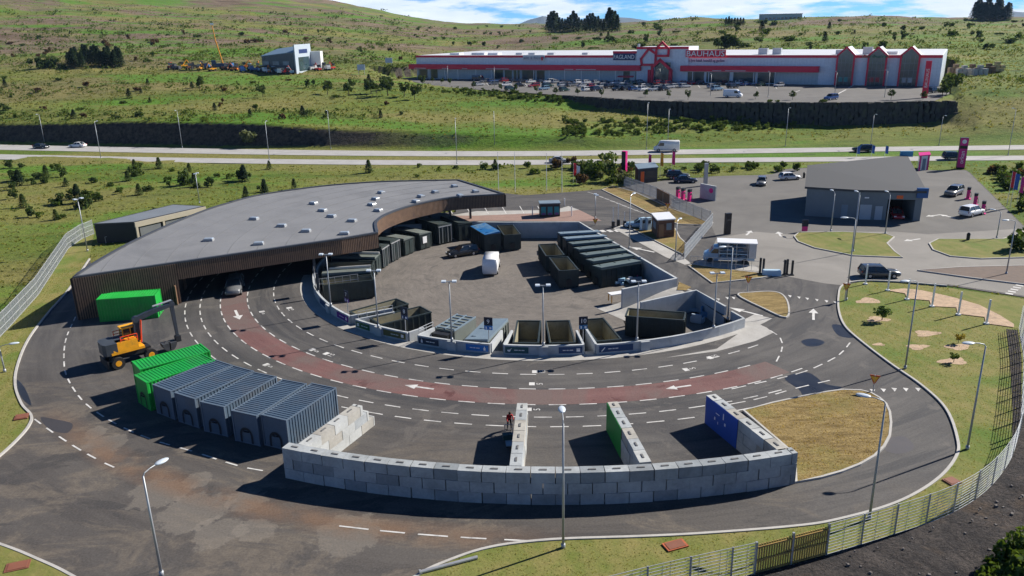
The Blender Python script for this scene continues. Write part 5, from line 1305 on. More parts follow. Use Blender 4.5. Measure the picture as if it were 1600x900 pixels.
# ------------------------------------------------------------------ people
M_skin = mat('skin', (0.50, 0.29, 0.20), .6, .08, 4); M_trou = mat('black_trousers', (0.012, 0.012, 0.015), .85, .2, 3); M_jack = mat('red_jacket', (0.42, 0.012, 0.02), .75, .1, 3); M_navyj = mat('dark_jacket', (0.018, 0.02, 0.03), .8, .2, 3); M_hair = mat('brown_hair', (0.05, 0.03, 0.018), .8, .2, 5)
def person(loc, rz, label, J, jacket, bend=0.0):
    """J: joints -> (position, radius); grown as one skin"""
    names = list(J); idx = {k: i for i, k in enumerate(names)}
    E_ = [('pelvis', 'belly'), ('belly', 'chest'), ('chest', 'neck'), ('neck', 'head'), ('head', 'crown')]
    for s_ in 'lr': E_ += [('chest', 'sh' + s_), ('sh' + s_, 'el' + s_), ('el' + s_, 'wr' + s_), ('wr' + s_, 'hd' + s_), ('pelvis', 'hip' + s_), ('hip' + s_, 'kn' + s_), ('kn' + s_, 'an' + s_), ('an' + s_, 'to' + s_)]
    me = bpy.data.meshes.new('person_body'); me.from_pydata([J[k][0] for k in names], [(idx[a_], idx[b_]) for a_, b_ in E_], [])
    o = bpy.data.objects.new('person', me); COL.objects.link(o)
    sk = o.modifiers.new('skin', 'SKIN'); me.skin_vertices if hasattr(me, 'skin_vertices') else None
    if not me.skin_vertices: 
        bpy.context.view_layer.objects.active = o; bpy.ops.mesh.customdata_skin_add()
    for i, k in enumerate(names):
        r_ = J[k][1]; me.skin_vertices[0].data[i].radius = (r_, r_) if not isinstance(r_, tuple) else r_
        me.skin_vertices[0].data[i].use_root = (k == 'pelvis')
    o.modifiers.new('sub', 'SUBSURF').levels = 2
    dg = bpy.context.evaluated_depsgraph_get(); dg.update(); m2 = bpy.data.meshes.new_from_object(o.evaluated_get(dg))
    o.modifiers.clear(); o.data = m2; bpy.data.meshes.remove(me)
    m2.materials.clear()
    for m_ in (jacket, M_trou, M_skin, M_black): m2.materials.append(m_)
    hp = J['head'][0]; pz = J['pelvis'][0]
    for f in m2.polygons:
        c_ = f.center
        if (c_ - Vector(hp)).length < .19 and (c_ - Vector(J['chest'][0])).length > .22: f.material_index = 2
        elif min((c_ - Vector(J['hd' + s_][0])).length for s_ in 'lr') < .09: f.material_index = 2
        elif c_.z < .12: f.material_index = 3
        elif c_.z < pz[2] + .02: f.material_index = 1
        f.use_smooth = True
    o.location = loc; o.rotation_euler = (0, 0, rz); tag(o, label, 'person')
    b = MB(); b.lathe((J['crown'][0][0] - .01, J['crown'][0][1], J['crown'][0][2] - .10), [(.112, 0), (.122, .05), (.10, .12), (.04, .155)], 12); h = b.build('hair', M_hair, o, True)
    return o
JB = dict(pelvis=((-.02, 0, .95), .13), belly=((.06, 0, 1.10), .135), chest=((.20, 0, 1.30), .15), neck=((.30, 0, 1.47), .06), head=((.36, 0, 1.57), .095), crown=((.40, 0, 1.67), .075))
for s_, y in (('l', 1), ('r', -1)):
    JB.update({'sh' + s_: ((.22, .19 * y, 1.37), .062), 'el' + s_: ((.36, .26 * y, 1.12), .048), 'wr' + s_: ((.55, .20 * y, .98), .036), 'hd' + s_: ((.63, .17 * y, .94), .042), 'hip' + s_: ((-.02, .1 * y, .9), .10), 'kn' + s_: ((.03 + .05 * y, .12 * y, .49), .068), 'an' + s_: ((-.03 + .08 * y, .13 * y, .09), .048), 'to' + s_: ((.14 + .08 * y, .14 * y, .045), .042)})
pp = P(796, 671); person((pp.x, pp.y, 0.0), R(-80), 'person in a red jacket and black trousers leaning forward beside the block divider', JB, M_jack)
pp2 = P(797, 692); hc = empty('hand_trolley', (pp2.x, pp2.y, 0), R(95), 'pale blue grey flat trolley in the shade beside the block divider', 'trolley')
b = MB(); b.box((0, 0, .28), (1.9, .75, .06)); b.build('deck', mat('pale_blue_deck', (0.30, 0.42, 0.52), .5, .1, 1.5), hc)
b = MB(); b.path([(.95, -.3, .3), (1.05, -.3, 1.0), (1.05, .3, 1.0), (.95, .3, .3)], .025); b.build('handle', M_galv, hc)
for x in (-.7, .7):
    for y in (-.3, .3): b = MB(); b.tube((x, y - .03, .11), (x, y + .03, .11), .11, .11, 10); b.build('wheel', M_rub, hc)
b = MB(); b.box((-.2, .1, .52), (.7, .5, .42), .2); q = b.build('plastic_crate', mat('dark_teal_plastic', (0.02, 0.06, 0.06), .5, .2, 1)); q.location = (pp2.x, pp2.y, 0); tag(q, 'dark teal crate resting on the pale blue flat trolley', 'crate')

# ------------------------------------------------------------------ lamp posts
def lamp_parts(h, style):
    pole, arm_, head = MB(), MB(), MB(); head2 = MB()
    pole.tube((0, 0, 0), (0, 0, h - .25), .085, .05, 10); pole.tube((0, 0, 0), (0, 0, .35), .13, .13, 10)
    if style == 'arm':
        arm_.path([(0, 0, h - .27), (.12, 0, h - .1), (.5, 0, h), (.95, 0, h + .03)], .035)
        head.add(*egg((1.25, 0, h + .03), .46, .23, .09))
    elif style == 'twin':
        arm_.box((0, 0, h - .2), (.1, 1.3, .08)); 
        for s_ in (-.5, .5): head.box((.12, s_, h - .12), (.5, .42, .12)) if s_ < 0 else head2.box((.12, s_, h - .12), (.5, .42, .12))
    else:
        arm_.path([(0, 0, h - .27), (.3, 0, h - .02), (.9, 0, h + .02)], .03); head.box((1.15, 0, h + .02), (.6, .26, .09))
    return pole, arm_, head, head2
def egg(c, a_, b_, c_):
    vs, fs = [], []; n, m = 12, 6
    for i in range(m + 1):
        th = math.pi * i / m
        for j in range(n): ph = 2 * math.pi * j / n; vs.append((c[0] + a_ * math.sin(th) * math.cos(ph), c[1] + b_ * math.sin(th) * math.sin(ph), c[2] + c_ * math.cos(th)))
    for i in range(m):
        for j in range(n): fs.append((i * n + j, (i + 1) * n + j, (i + 1) * n + (j + 1) % n, i * n + (j + 1) % n))
    return vs, fs
M_pole = mat('steel_lamp_pole', (0.33, 0.35, 0.37), .45, .1, 1.5, metal=.4)
M_head = mat('lamp_housing', (0.50, 0.56, 0.62), .35, .08, 2.0)
def lamp(px, py_base, py_top, style, aim, label, z=0.0, group='lamp posts', base=None):
    p = base or P(px, py_base, z); lo_, hi_ = 0.0, 40.0
    for _ in range(40):
        m_ = (lo_ + hi_) / 2
        if projpx((p.x, p.y, p.z + m_))[1] > py_top: lo_ = m_
        else: hi_ = m_
    h = max(2.0, lo_); pole, a_, hd_, hd2 = lamp_parts(h, style)
    o = empty('lamp_post', p, R(aim), label, 'lamp post', group)
    pole.build('pole', M_pole, o, True); a_.build('arm', M_pole, o); hd_.build('lamp_head', M_head, o, style == 'arm')
    if hd2.v: hd2.build('lamp_head', M_head, o)
    return o
lamp(253, 900, 738, 'arm', 60, 'street lamp standing on the rusty wash at the bottom left of the drive')
lamp(880, 857, 656, 'arm', 90, 'street lamp on the near verge in front of the long block wall')
lamp(1358, 812, 625, 'arm', 150, 'street lamp beside the wire fence at the right end of the near drive')
lamp(1511, 703, 536, 'arm', 180, 'street lamp at the bottom right of the lawn, its arm towards the drive')
lamp(1414, 577, 438, 'arm', 190, 'street lamp at the kerb in the middle of the lawn beside the bark beds')
lamp(1322, 470, 340, 'arm', 180, 'street lamp at the tip of the lawn by the junction')
lamp(137, 393, 309, 'twin', -30, 'street lamp with a wide head between the left fence and the hall roof')
lamp(8, 582, 540, 'arm', 20, 'street lamp cut off by the left edge on the strip of lawn')
lamp(1572, 429, 344, 'arm', 180, 'street lamp standing in the brown traffic island')
for i, (x, yb, yt, z, lab) in enumerate([(517, 478, 395, 0, 'twin headed lamp on the leftmost bay wall'), (591, 512, 420, 0, 'twin headed lamp between the green and olive sign boards'), (706, 533, 437, 0, 'twin headed lamp in front of the grey compactor'), (849, 540, 443, 0, 'twin headed lamp between the pair of khaki lined skips'), (995, 532, 437, 0, 'twin headed lamp in front of the long askew skip'), (1115, 513, 424, 0, 'twin headed lamp on the bay wall by the furniture store bay')]): lamp(x, yb, yt, 'twin', -90, lab, WT)
lamp(1137, 500, 384, 'arm', 200, 'slim lamp inside the corner of the furniture store bay')
lamp(1055, 408, 345, 'arm', 60, 'lamp post on the path between the cabin and the furniture store bay')
lamp(983, 389, 305, 'arm', 60, 'lamp post beside the gate path, near the white crossing stripes')
lamp(1298, 362, 300, 'arm', 90, 'lamp post on the grass island in front of the shaded fuel hall wall')
lamp(1333, 394, 302, 'arm', 90, 'lamp post on the near edge of the grass island before the fuel hall')
lamp(1383, 366, 302, 'arm', 90, 'lamp post in front of the open wash bay door')
lamp(1557, 373, 330, 'arm', 120, 'lamp post at the left end of the right grass island')
lamp(312, 318, 270, 'twin', 0, 'lamp post beyond the far corner of the garage block')
lamp(930, 342, 303, 'twin', 10, 'lamp post among the parking stripes behind the recycling banks')
HWL = 'highway lamp posts'
for x, yb, yt, lab in [(70, 225, 178, 'first from the left, beside the dark saloon'), (158, 248, 190, 'second from the left, on the near side'), (285, 231, 172, 'third from the left, against the dark rock cut'), (421, 250, 190, 'fourth from the left, beside the pale bush'), (517, 233, 172, 'fifth from the left'), (714, 256, 186, 'sixth from the left'), (773, 232, 174, 'seventh from the left'), (1010, 233, 160, 'eighth from the left'), (1043, 232, 170, 'ninth from the left, by the white van'), (1227, 229, 168, 'tenth from the left'), (1360, 229, 178, 'eleventh from the left, behind the fuel hall'), (1467, 227, 180, 'twelfth from the left'), (1575, 243, 170, 'rightmost, beyond the flags')]:
    lamp(x, yb, yt, 'slim', 270 if yb < 240 else 90, 'slim highway lamp, ' + lab, 0, HWL)
# flag poles without flags behind the recycling banks
for x, yb, yt, lab in [(779, 297, 238, 'leftmost of the bare white poles behind the hall'), (805, 300, 238, 'second bare white pole from the left behind the hall'), (854, 299, 240, 'middle bare white pole behind the recycling banks'), (878, 300, 238, 'right bare white pole behind the recycling banks')]:
    p = P(x, yb); h = htop((x, yb), yt); o = empty('flag_pole', p, 0, lab, 'flag pole', 'bare white poles'); b = MB(); b.tube((0, 0, 0), (0, 0, h), .07, .035); b.build('pole', M_whitep, o); b = MB(); b.lathe((0, 0, h), [(.02, 0), (.07, .05), (.02, .1)], 8); b.build('finial', M_galv, o)

# ------------------------------------------------------------------ fences
POSTME = {}
def fence(label, path, h, style, step=2.5, name='wire_fence', group='wire fences round the site'):
    o0 = path[0]; o = empty(name, (o0.x, o0.y, 0), 0, label, 'fence', group); pts_ = [Vector((p.x - o0.x, p.y - o0.y, 0)) for p in path]
    b = MB(); acc = 0.0; nxt = 0.0; posts = []
    r = .012 if style != 'dense' else .019
    for a_, c_ in zip(pts_[:-1], pts_[1:]):
        d = c_ - a_; L_ = d.length; d = d / L_; an = math.atan2(d.y, d.x)
        zs = {'bars': [h * k_ / 10 + .06 for k_ in range(11)], 'dense': [.15, h * .35, h * .68, h - .04], 'posts': []}[style]
        for z in zs: b.box(((a_.x + c_.x) / 2, (a_.y + c_.y) / 2, z), (L_, r * 2.2, r * (2.6 if style == 'bars' else 2.2)), an)
        if style != 'posts':
            st = 1.3 if style == 'bars' else .12; k_ = 0
            while k_ * st < L_: p = a_ + d * k_ * st; b.box((p.x, p.y, h / 2), (r * (1.2 if style == 'bars' else 1.7), r * 1.2, h), an); k_ += 1
        while nxt <= acc + L_: posts.append((a_ + d * (nxt - acc), an)); nxt += step
        acc += L_
    if b.v: b.build('mesh_panel', mat('fence_wire', (0.50, 0.52, 0.53), .45, .06, 2, metal=.3), o)
    key = (round(h, 1), style)
    if key not in POSTME: q = MB(); q.box((0, 0, h / 2 + .05), (.09, .07, h + .1)); POSTME[key] = q.mesh('fence_post', M_galv)
    for p, an in posts[:100]:
        po = bpy.data.objects.new('fence_post', POSTME[key]); COL.objects.link(po); po.parent = o; po.location = p; po.rotation_euler = (0, 0, an)
    return o
fence('tall grey mesh fence between the left lawn and the meadow', [p for p in fence_l], 2.3, 'dense', 2.6)
FR = PP(FENCE_R); g0, g1 = P(1178, 898), P(1290, 868)
fence('pale wire fence left of the wooden gate at the bottom edge', catmull(PP([(800, 995), (1000, 940), (1176, 898.5)]), 4), 2.1, 'bars', 2.6)
fence('pale wire fence curving along the lava slope from the wooden gate to the right edge', catmull(PP(FENCE_R[4:10]), 4), 2.1, 'bars', 2.6)
fence('grey wire fence seen edge on along the right side of the lawn', catmull(PP([(1592, 680), (1596, 640), (1598, 600), (1599, 560), (1592, 512)]), 4), 2.3, 'bars', 2.6)
gt = empty('wooden_gate', (g0.x, g0.y, 0), 0, 'yellow brown gate of two slatted timber leaves in the wire fence', 'gate')
d = g1 - g0; L_ = d.length; d = d / L_; an = math.atan2(d.y, d.x)
M_wood = mat('yellow_timber', (0.36, 0.225, 0.062), .75, .28, 1.6, dirt=(0.24, 0.15, 0.05))
for k_ in (0, 1):
    b = MB(); s0 = .06 + k_ * (L_ / 2 + .03); e0 = (k_ + 1) * L_ / 2 - .06; n = int((e0 - s0) / .16)
    for i in range(n + 1): p = d * (s0 + (e0 - s0) * i / n); b.box((p.x, p.y, 1.06), (.095, .05, 1.9), an)
    for z in (.2, 1.0, 1.85): p = d * (s0 + e0) / 2; nn = Vector((d.y, -d.x, 0)) * .06; b.box((p.x + nn.x, p.y + nn.y, z), (e0 - s0, .06, .1), an)
    b.build('gate_leaf', M_wood, gt)
for t in (0, .5, 1): p = d * L_ * t; b = MB(); b.box((p.x, p.y, 1.1), (.12, .12, 2.2), an); b.build('gate_post', M_galv, gt)
# freestanding pale fence posts stepping along the bark bed
for i, (x, yb, yt) in enumerate([(1352, 445, 413), (1387, 455, 424), (1417, 469, 436), (1456, 480, 443), (1497, 493, 456), (1541, 507, 468)]):
    p = P(x, yb); h = htop((x, yb), yt); b = MB(); b.box((0, 0, h / 2), (.16, .12, h)); b.box((0, 0, .1), (.4, .4, .2)); q = b.build('fence_post', M_whitep); q.location = p
    tag(q, ORD[i] + ' from the left of the bare white posts stepping down along the bark bed', 'post', 'bare white fence posts')
# thin fence beyond the forecourt, between the parking and the fuel station
fence('thin grey fence between the staff parking and the fuel forecourt', catmull(PP([(975, 291), (1030, 312), (1066, 331), (1110, 350)]), 4), 2.0, 'dense', 2.5)
# ------------------------------------------------------------------ garage block and banks behind the hall
def quadbox(label, name, cat, roof_px, zr, group=None):
    q = PP(roof_px, zr); o = empty(name, (q[0].x, q[0].y, 0), 0, label, cat, group); off = Vector((q[0].x, q[0].y, 0)); return o, [Vector((p.x, p.y, 0)) - off for p in q]
M_shedw = mat('black_cladding', (0.028, 0.03, 0.034), .7, .2, 1.2); M_beige = mat('beige_fibre_board', (0.40, 0.36, 0.28), .8, .12, .8); M_roof2 = mat('slate_membrane', (0.16, 0.18, 0.205), .7, .1, .4)
o, q = quadbox('low garage block with a flat slate roof and beige frame behind the hall', 'garage_block', 'building', [(145, 350), (209, 347), (320, 322), (271, 319.5)], 3.0)
b = MB(); b.prism(inset(q, .1), 0, 2.9); b.build('wall', M_shedw, o)
b = MB(); b.sheet(q, 3.0); b.build('roof', M_roof2, o)
b = MB(); b.sweep([(p.x, p.y, 2.99) for p in inset(q, .08)], [(-.1, -.12), (-.1, .05), (.1, .05), (.1, -.12)], True); b.build('roof_edge', M_edge, o)
a_, c_ = q[1], q[2]; d = (c_ - a_); L_ = d.length; d = d / L_; nn = Vector((d.y, -d.x, 0)); nn = nn if nn.x > 0 else -nn; an = math.atan2(d.y, d.x)
b = MB(); p = a_ + d * L_ / 2 + nn * .12; b.box((p.x, p.y, 2.55), (L_, .25, .75), an)
for t in (.02, .38, .72, .985): p = a_ + d * L_ * t + nn * .11; b.box((p.x, p.y, 1.08), (.35, .23, 2.16), an)
b.build('frame', M_beige, o)
for t in (.2, .55, .85): p = a_ + d * L_ * t + nn * .03; b = MB(); b.box((p.x, p.y, 1.08), (L_ * .28, .08, 2.1), an); b.build('garage_door', mat('grey_roller_door', (0.15, 0.16, 0.17), .5, .1, 1), o)
for i, (x, y) in enumerate(((158, 379), (170, 379), (181, 378))): 
    p = P(x, y); oo = empty('bicycle_rack', p, R(40), ['left', 'middle', 'right'][i] + ' galvanised hoop of three in the shadow of the garage block', 'rack', 'hoops by the garage block'); b = MB(); b.path([(-.4, 0, 0), (-.4, 0, .95), (.4, 0, .95), (.4, 0, 0)], .035); b.build('hoop', M_galv, oo)
    b = MB(); b.box((-.4, 0, .015), (.2, .2, .03)); b.box((.4, 0, .015), (.2, .2, .03)); b.build('base_plate', M_galv, oo)
# recycling banks: three teal bays under one roof
p0, p1 = P(844, 339), P(875, 338); d = p1 - p0; an = math.atan2(d.y, d.x); L_ = d.length; c = (p0 + p1) / 2
o = empty('bottle_bank', c, an, 'three bay recycling bank with teal and purple panels under a grey roof', 'recycling bank')
b = MB(); b.box((0, 1.0, 1.05), (L_, 2.0, 2.1)); b.build('frame', M_black, o)
b = MB(); b.box((0, 1.0, 2.2), (L_ + .2, 2.3, .14)); b.build('roof', M_lid, o)
for k_ in range(3):
    b = MB(); b.box((-L_ / 3 + k_ * L_ / 3, -.04, 1.0), (L_ / 3 - .3, .08, 1.3)); pn = b.build('bank_panel', mat('teal_panel', (0.012, 0.20, 0.24), .5, .2, .8), o)
    b = MB(); b.box((-L_ / 3 + k_ * L_ / 3, -.1, .5), (L_ / 3 - .5, .03, .35)); pb = b.build('bank_label', mat('purple_panel', (0.10, 0.05, 0.22), .5, .2, 1)); pb.parent = pn
for i, (x, y, hh) in enumerate(((832, 336, 1.3), (893, 338, 1.6), (882, 321, 1.2))):
    p = P(x, y); b = MB(); b.tube((0, 0, 0), (0, 0, hh), .09); b.tube((0, 0, hh), (0, 0, hh + .05), .1); q_ = b.build('bollard', M_whitep); q_.location = p; tag(q_, ['white bollard left of the teal recycling bank', 'white bollard right of the teal recycling bank', 'white bollard on the kerb behind the teal recycling bank'][i], 'bollard', 'white bollards')
# small buildings and gate furniture
def cabin(label, base3, h, wallm, roofm, name='cabin', win=None, over=.15):
    """base3: three ground pixels - left, near corner, right"""
    a_, b_, c_ = PP(base3); d_ = a_ + c_ - b_; q = [a_ - b_, Vector(), c_ - b_, d_ - b_]
    o = empty(name, b_, 0, label, 'cabin'); m_ = MB(); m_.prism(q, 0, h); m_.build('wall', wallm, o)
    m_ = MB(); m_.prism(inset(q, -over) if True else q, h + .003, h + .16); m_.build('roof', roofm, o)
    return o, q
def wallpatch(o, a_, b_, s0, s1, z0, z1, m, name, proud=.03):
    d = b_ - a_; L_ = d.length; d = d / L_; nn = Vector((d.y, -d.x, 0)); 
    mid = (a_ + b_) / 2 + nn; w = o.location + mid
    cc = (a_ + b_) / 2
    if (Vector((o.location.x, o.location.y, 0)) + cc + nn).length > (Vector((o.location.x, o.location.y, 0)) + cc).length: nn = -nn
    p = a_ + d * L_ * (s0 + s1) / 2 + nn * proud; m_ = MB(); m_.box((p.x, p.y, (z0 + z1) / 2), (L_ * (s1 - s0), .06, z1 - z0), math.atan2(d.y, d.x)); return m_.build(name, m, o)
o, q = cabin('brown timber gatehouse cabin with a white roof beside the waiting saloon', [(1018, 362), (1027, 373), (1053, 371)], 2.7, stripes('brown_boards', (0.13, 0.062, 0.038), (0.03, 0.016, 0.01), .16, 'Z', .86, .75), M_whitep)
wp = wallpatch(o, q[1], q[2], .52, .82, 1.2, 2.2, M_lid, 'window'); wallpatch(o, q[1], q[2], .08, .36, .1, 2.1, mat('brown_door', (0.2, .12, .07)), 'door'); wallpatch(o, q[0], q[1], .3, .7, 1.1, 2.1, M_lid, 'window')
for i, x in enumerate((1004, 1013)):
    p = P(x, 360); oo = empty('payment_kiosk', p, R(30), ('left' if i == 0 else 'right') + ' of two pale blue payment kiosks between the saloon and the brown cabin', 'kiosk', 'payment kiosks by the cabin'); b = MB(); b.box((0, 0, 1.0), (.7, .5, 2.0)); b.build('housing', mat('pale_blue_housing', (.42, .56, .66), .4, .06, 1), oo); b = MB(); b.box((0, -.27, 1.4), (.45, .04, .5)); b.build('screen', M_dglass, oo)
for i, (x, yb, yt) in enumerate(((958, 356, 325), (966, 353, 319), (976, 355, 332))):
    p = P(x, yb); h = htop((x, yb), yt); oo = empty('barrier', p, R(100), ['left', 'middle', 'right'][i] + ' of three raised white barrier arms at the yard entrance', 'barrier', 'raised barrier arms'); b = MB(); b.box((0, 0, .5), (.4, .4, 1.0)); b.build('housing', M_black, oo); b = MB(); b.box((.12, 0, h / 2 + .4), (.08, .08, h - .6)); b.build('barrier_arm', M_whitep, oo)
fence('pale sliding gate panel running diagonally between the cabin and the service truck', [P(1069, 405), P(1113, 352)], 2.0, 'dense', 3.5, 'sliding_gate', 'gates')
o_ = railing('low sliding gate beam with bars in front of the service truck', P(1078, 415), P(1186, 424), 1.3, 0, 10)
for i, (x, yb, yt) in enumerate(((1187, 428, 403), (1192, 428, 404), (1225, 430, 406), (1229, 429, 405), (1237, 430, 407))):
    p = P(x, yb); h = htop((x, yb), yt); b = MB(); b.box((0, 0, h / 2), (.22, .22, h)); b.box((0, 0, .06), (.45, .45, .12)); q_ = b.build('gate_post', M_black); q_.location = p; tag(q_, ORD[i] + ' from the left of the dark gate posts at the junction', 'post', 'dark gate posts at the junction')
p = P(1205, 430); b = MB(); b.box((0, 0, .3), (2.2, .8, .6)); b.box((0, 0, .65), (2.0, .6, .1)); q_ = b.build('concrete_plinth', mat('pale_blue_housing', (.42, .56, .66))); q_.location = p; q_.rotation_euler = (0, 0, R(-8)); tag(q_, 'pale blue concrete plinth between the dark gate posts', 'plinth')
# yellow give-way signs
def giveway(px, yb, yt, label):
    p = P(px, yb); h = htop((px, yb), yt); o = empty('give_way_sign', p, math.atan2(p.x, p.y) * -1, label, 'sign', 'yellow triangular signs'); b = MB(); b.tube((0, 0, 0), (0, 0, h), .06); b.build('post', M_galv, o)
    b = MB(); w = .42; b.add([(-w, -.05, h), (w, -.05, h), (0, -.05, h - .9), (-w, -.02, h), (w, -.02, h), (0, -.02, h - .9)], [(0, 2, 1), (3, 4, 5), (0, 1, 4, 3), (1, 2, 5, 4), (2, 0, 3, 5)]); pl_ = b.build('plate', mat('sign_red', (0.50, 0.09, 0.02), .5, .1, 2), o)
    b = MB(); w = .3; b.add([(-w, -.056, h - .13), (w, -.056, h - .13), (0, -.056, h - .68)], [(0, 2, 1)]); f = b.build('plate_field', mat('sign_yellow', (0.72, 0.42, 0.03), .5, .08, 2)); f.parent = pl_
giveway(1320, 471, 443, 'yellow triangular sign at the tip of the lawn'); giveway(1364, 613, 586, 'yellow triangular sign at the corner of the large dry grass island'); giveway(1168, 456, 432, 'yellow triangular sign before the gate grass, above the small island'); giveway(930, 352, 342, 'yellow triangular sign by the end of the back wall'); giveway(1043, 330, 318, 'orange triangular sign beside the brown board fence')
# dark bin, signs on the verge, manhole covers
def manhole(px, py, w, h, label, m):
    p = P(px, py, .05); oo = empty('manhole_cover', p, R(20), label, 'manhole cover'); b = MB(); b.box((0, 0, .04), (w, h, .12)); b.build('frame', m, oo); b = MB(); b.box((0, 0, .11), (w * .8, h * .8, .03)); b.build('lid', mat('rusty_iron', (0.20, 0.075, 0.045), .85, .3, 2), oo)
manhole(34, 652, 1.0, 1.0, 'square rusty manhole cover on the left lawn by the kerb corner', mat('rusty_iron', (0.20, 0.075, 0.045))); manhole(28, 886, 1.3, .9, 'rusty manhole cover in the bottom left corner lawn', MATS['rusty_iron']); manhole(1055, 853, 1.4, .8, 'orange red cover on the near verge right of the street lamp', mat('orange_iron', (0.36, 0.09, 0.035), .8, .3, 2)); manhole(1487, 753, .9, .8, 'rusty cover on the verge beside the right-hand wire fence', MATS['rusty_iron'])
p, q_ = P(655, 898), P(746, 874); dd = q_ - p; b = MB(); b.tube((0, 0, .16), (dd.x, dd.y, .16), .11, .11, 10); b.tube((0, 0, .16), (dd.x * .03, dd.y * .03, .16), .16, .16, 10); po = b.build('fallen_pole', M_galv); po.location = p; tag(po, 'grey steel pole lying on the near verge', 'pole')
# furniture and junk in the yard
b_ = random.Random(5)
def junk(label, px, py, z, size, m, rz, cat, name):
    p = P(px, py, z); oo = empty(name, p, rz, label, cat); w, d, h = size; b = MB(); b.box((0, 0, h * .3), (w, d, h * .3)); b.build('seat', m, oo); b = MB(); b.box((0, d / 2 + .04, h * .55), (w, .2, h)); b.build('backrest', m, oo); b = MB()
    for s_ in (-1, 1): b.box((s_ * (w / 2 + .09), 0, h * .35), (.16, d, h * .55))
    b.build('armrests', m, oo)
M_sofa = mat('pale_upholstery', (0.34, 0.42, 0.50), .9, .12, 1.5); M_sofa2 = mat('blue_upholstery', (0.10, 0.24, 0.40), .9, .12, 1.5)
junk('pale discarded sofa standing against the far wall of the furniture store bay', 1082, 487, M_YZ, (1.9, .8, 1.0), M_sofa, R(-20), 'sofa', 'sofa'); junk('pale discarded sofa tipped on its back in the furniture store bay', 1106, 492, M_YZ, (1.9, .9, 1.1), M_sofa2, R(60), 'sofa', 'sofa'); junk('pale discarded armchair nearest the right end of the askew skip', 1090, 503, M_YZ, (1.1, .9, 1.0), M_sofa, R(150), 'armchair', 'armchair')
for i, (x, y, cname, c_) in enumerate(((962, 441, 'yellow', (0.6, .35, .03)), (968, 444, 'pale blue', (.3, .5, .65)), (984, 442, 'white', (.7, .7, .7)), (992, 439, 'magenta', (.4, .03, .12)), (999, 444, 'grey', (.3, .32, .34)), (975, 438, 'brown', (.2, .11, .05)))):
    p = P(x, y, M_YZ); b = MB()
    for k_ in range(4): b.box((b_.uniform(-.3, .3), b_.uniform(-.3, .3), .2 + k_ * .18), (b_.uniform(.5, 1.1), b_.uniform(.3, .7), .3), b_.uniform(0, 3))
    q_ = b.build('bulky_waste', mat('waste_' + cname.replace(' ', '_'), c_, .7, .25, 2)); q_.location = p; tag(q_, cname + ' heap of bulky waste in front of the nearest closed skip', 'waste', 'bulky waste heaps')
p = P(965, 474, M_YZ); oo = empty('work_table', (p.x, p.y, M_YZ + .35), R(20), 'pale work table on yellow legs at the end of the sunlit wall stub', 'table'); b = MB(); b.box((0, 0, .95), (2.2, 1.0, .1)); b.build('table_top', M_whitep, oo)
for x in (-1, 1):
    for y in (-.42, .42): b = MB(); b.box((x, y, .45), (.09, .09, .9)); b.build('leg', M_yel, oo)

# ------------------------------------------------------------------ fuel station hall
M_gasw = mat('grey_render', (0.165, 0.190, 0.205), .8, .10, .5); M_gasr = mat('charcoal_roof', (0.060, 0.062, 0.066), .85, .12, .35)
zr = 4.7
foot = PP([(1257, 337), (1334, 344), (1340, 341), (1383, 356), (1437, 345)]); rA = P(1261, 291, zr); rB = P(1338, 292, zr); rC = P(1436, 288, zr); rD = P(1416, 243, zr + .8); rE = P(1265, 258.5, zr + .8)
fl = [Vector((p.x, p.y, 0)) for p in (P(1257, 337), P(1338, 343), P(1437, 345.5), rD, rE)]
st = empty('fuel_station', fl[0], 0, 'grey fuel station hall with a charcoal roof and an open wash bay', 'building'); o0 = st.location.copy(); fl = [p - o0 for p in fl]
def s_at(a_, b_, px, z=1.5): return float(min(np.linspace(0, 1, 201), key=lambda t: abs(projpx((a_ + o0).lerp(b_ + o0, float(t)) + Vector((0, 0, z)))[0] - px)))
n0_, n1_ = fl[1].lerp(fl[2], s_at(fl[1], fl[2], 1385)), fl[1].lerp(fl[2], s_at(fl[1], fl[2], 1428)); dn_ = (fl[2] - fl[1]).normalized(); inw = Vector((-dn_.y, dn_.x, 0)) * 7
b = MB(); b.prism([fl[0], fl[1], n0_, n0_ + inw, n1_ + inw, n1_, fl[2], fl[3], fl[4]], 0, 3.3); b.prism(fl, 3.3, [zr - .3, zr - .3, zr - .3, zr + .4, zr + .4]); b.build('wall', M_gasw, st)
rf = inset(fl, -.12)
b = MB(); b.prism(inset(rf, -.25), [zr - .28, zr - .28, zr - .28, zr + .45, zr + .45], [zr + .05, zr + .05, zr + .05, zr + .8, zr + .8]); b.build('roof', M_gasr, st)
def gp(a_, b_, px0, px1, z0, z1, m, nm, proud=.05):
    A3, B3 = a_ + o0, b_ + o0
    def s_of(px):
        best = min(np.linspace(0, 1, 201), key=lambda t: abs(projpx(A3.lerp(B3, float(t)) + Vector((0, 0, (z0 + z1) / 2)))[0] - px)); return float(best)
    return wallpatch(st, a_, b_, s_of(px0), s_of(px1), z0, z1, m, nm, proud)
gp(fl[0], fl[1], 1314, 1324, .05, 2.2, M_lid, 'door'); dr_ = gp(fl[1], fl[2], 1343, 1361, .05, 2.4, mat('pale_grey_door', (0.36, .40, .44), .5, .06, 1), 'roller_door'); gp(fl[1], fl[2], 1367, 1378, .05, 2.2, MATS['pale_grey_door'], 'door')
b = MB(); q_ = n1_ + inw * .96; q0_ = n0_ + inw * .96; b.box(((q_.x + q0_.x) / 2, (q_.y + q0_.y) / 2, 1.6), ((q_ - q0_).length, .1, 3.1), math.atan2(dn_.y, dn_.x)); b.build('bay_shade_panel', mat('bay_shade_black', (0.012, .012, .013), .9, .2, 1), st)  # near-black panel: the shade inside the bay is put into its colour
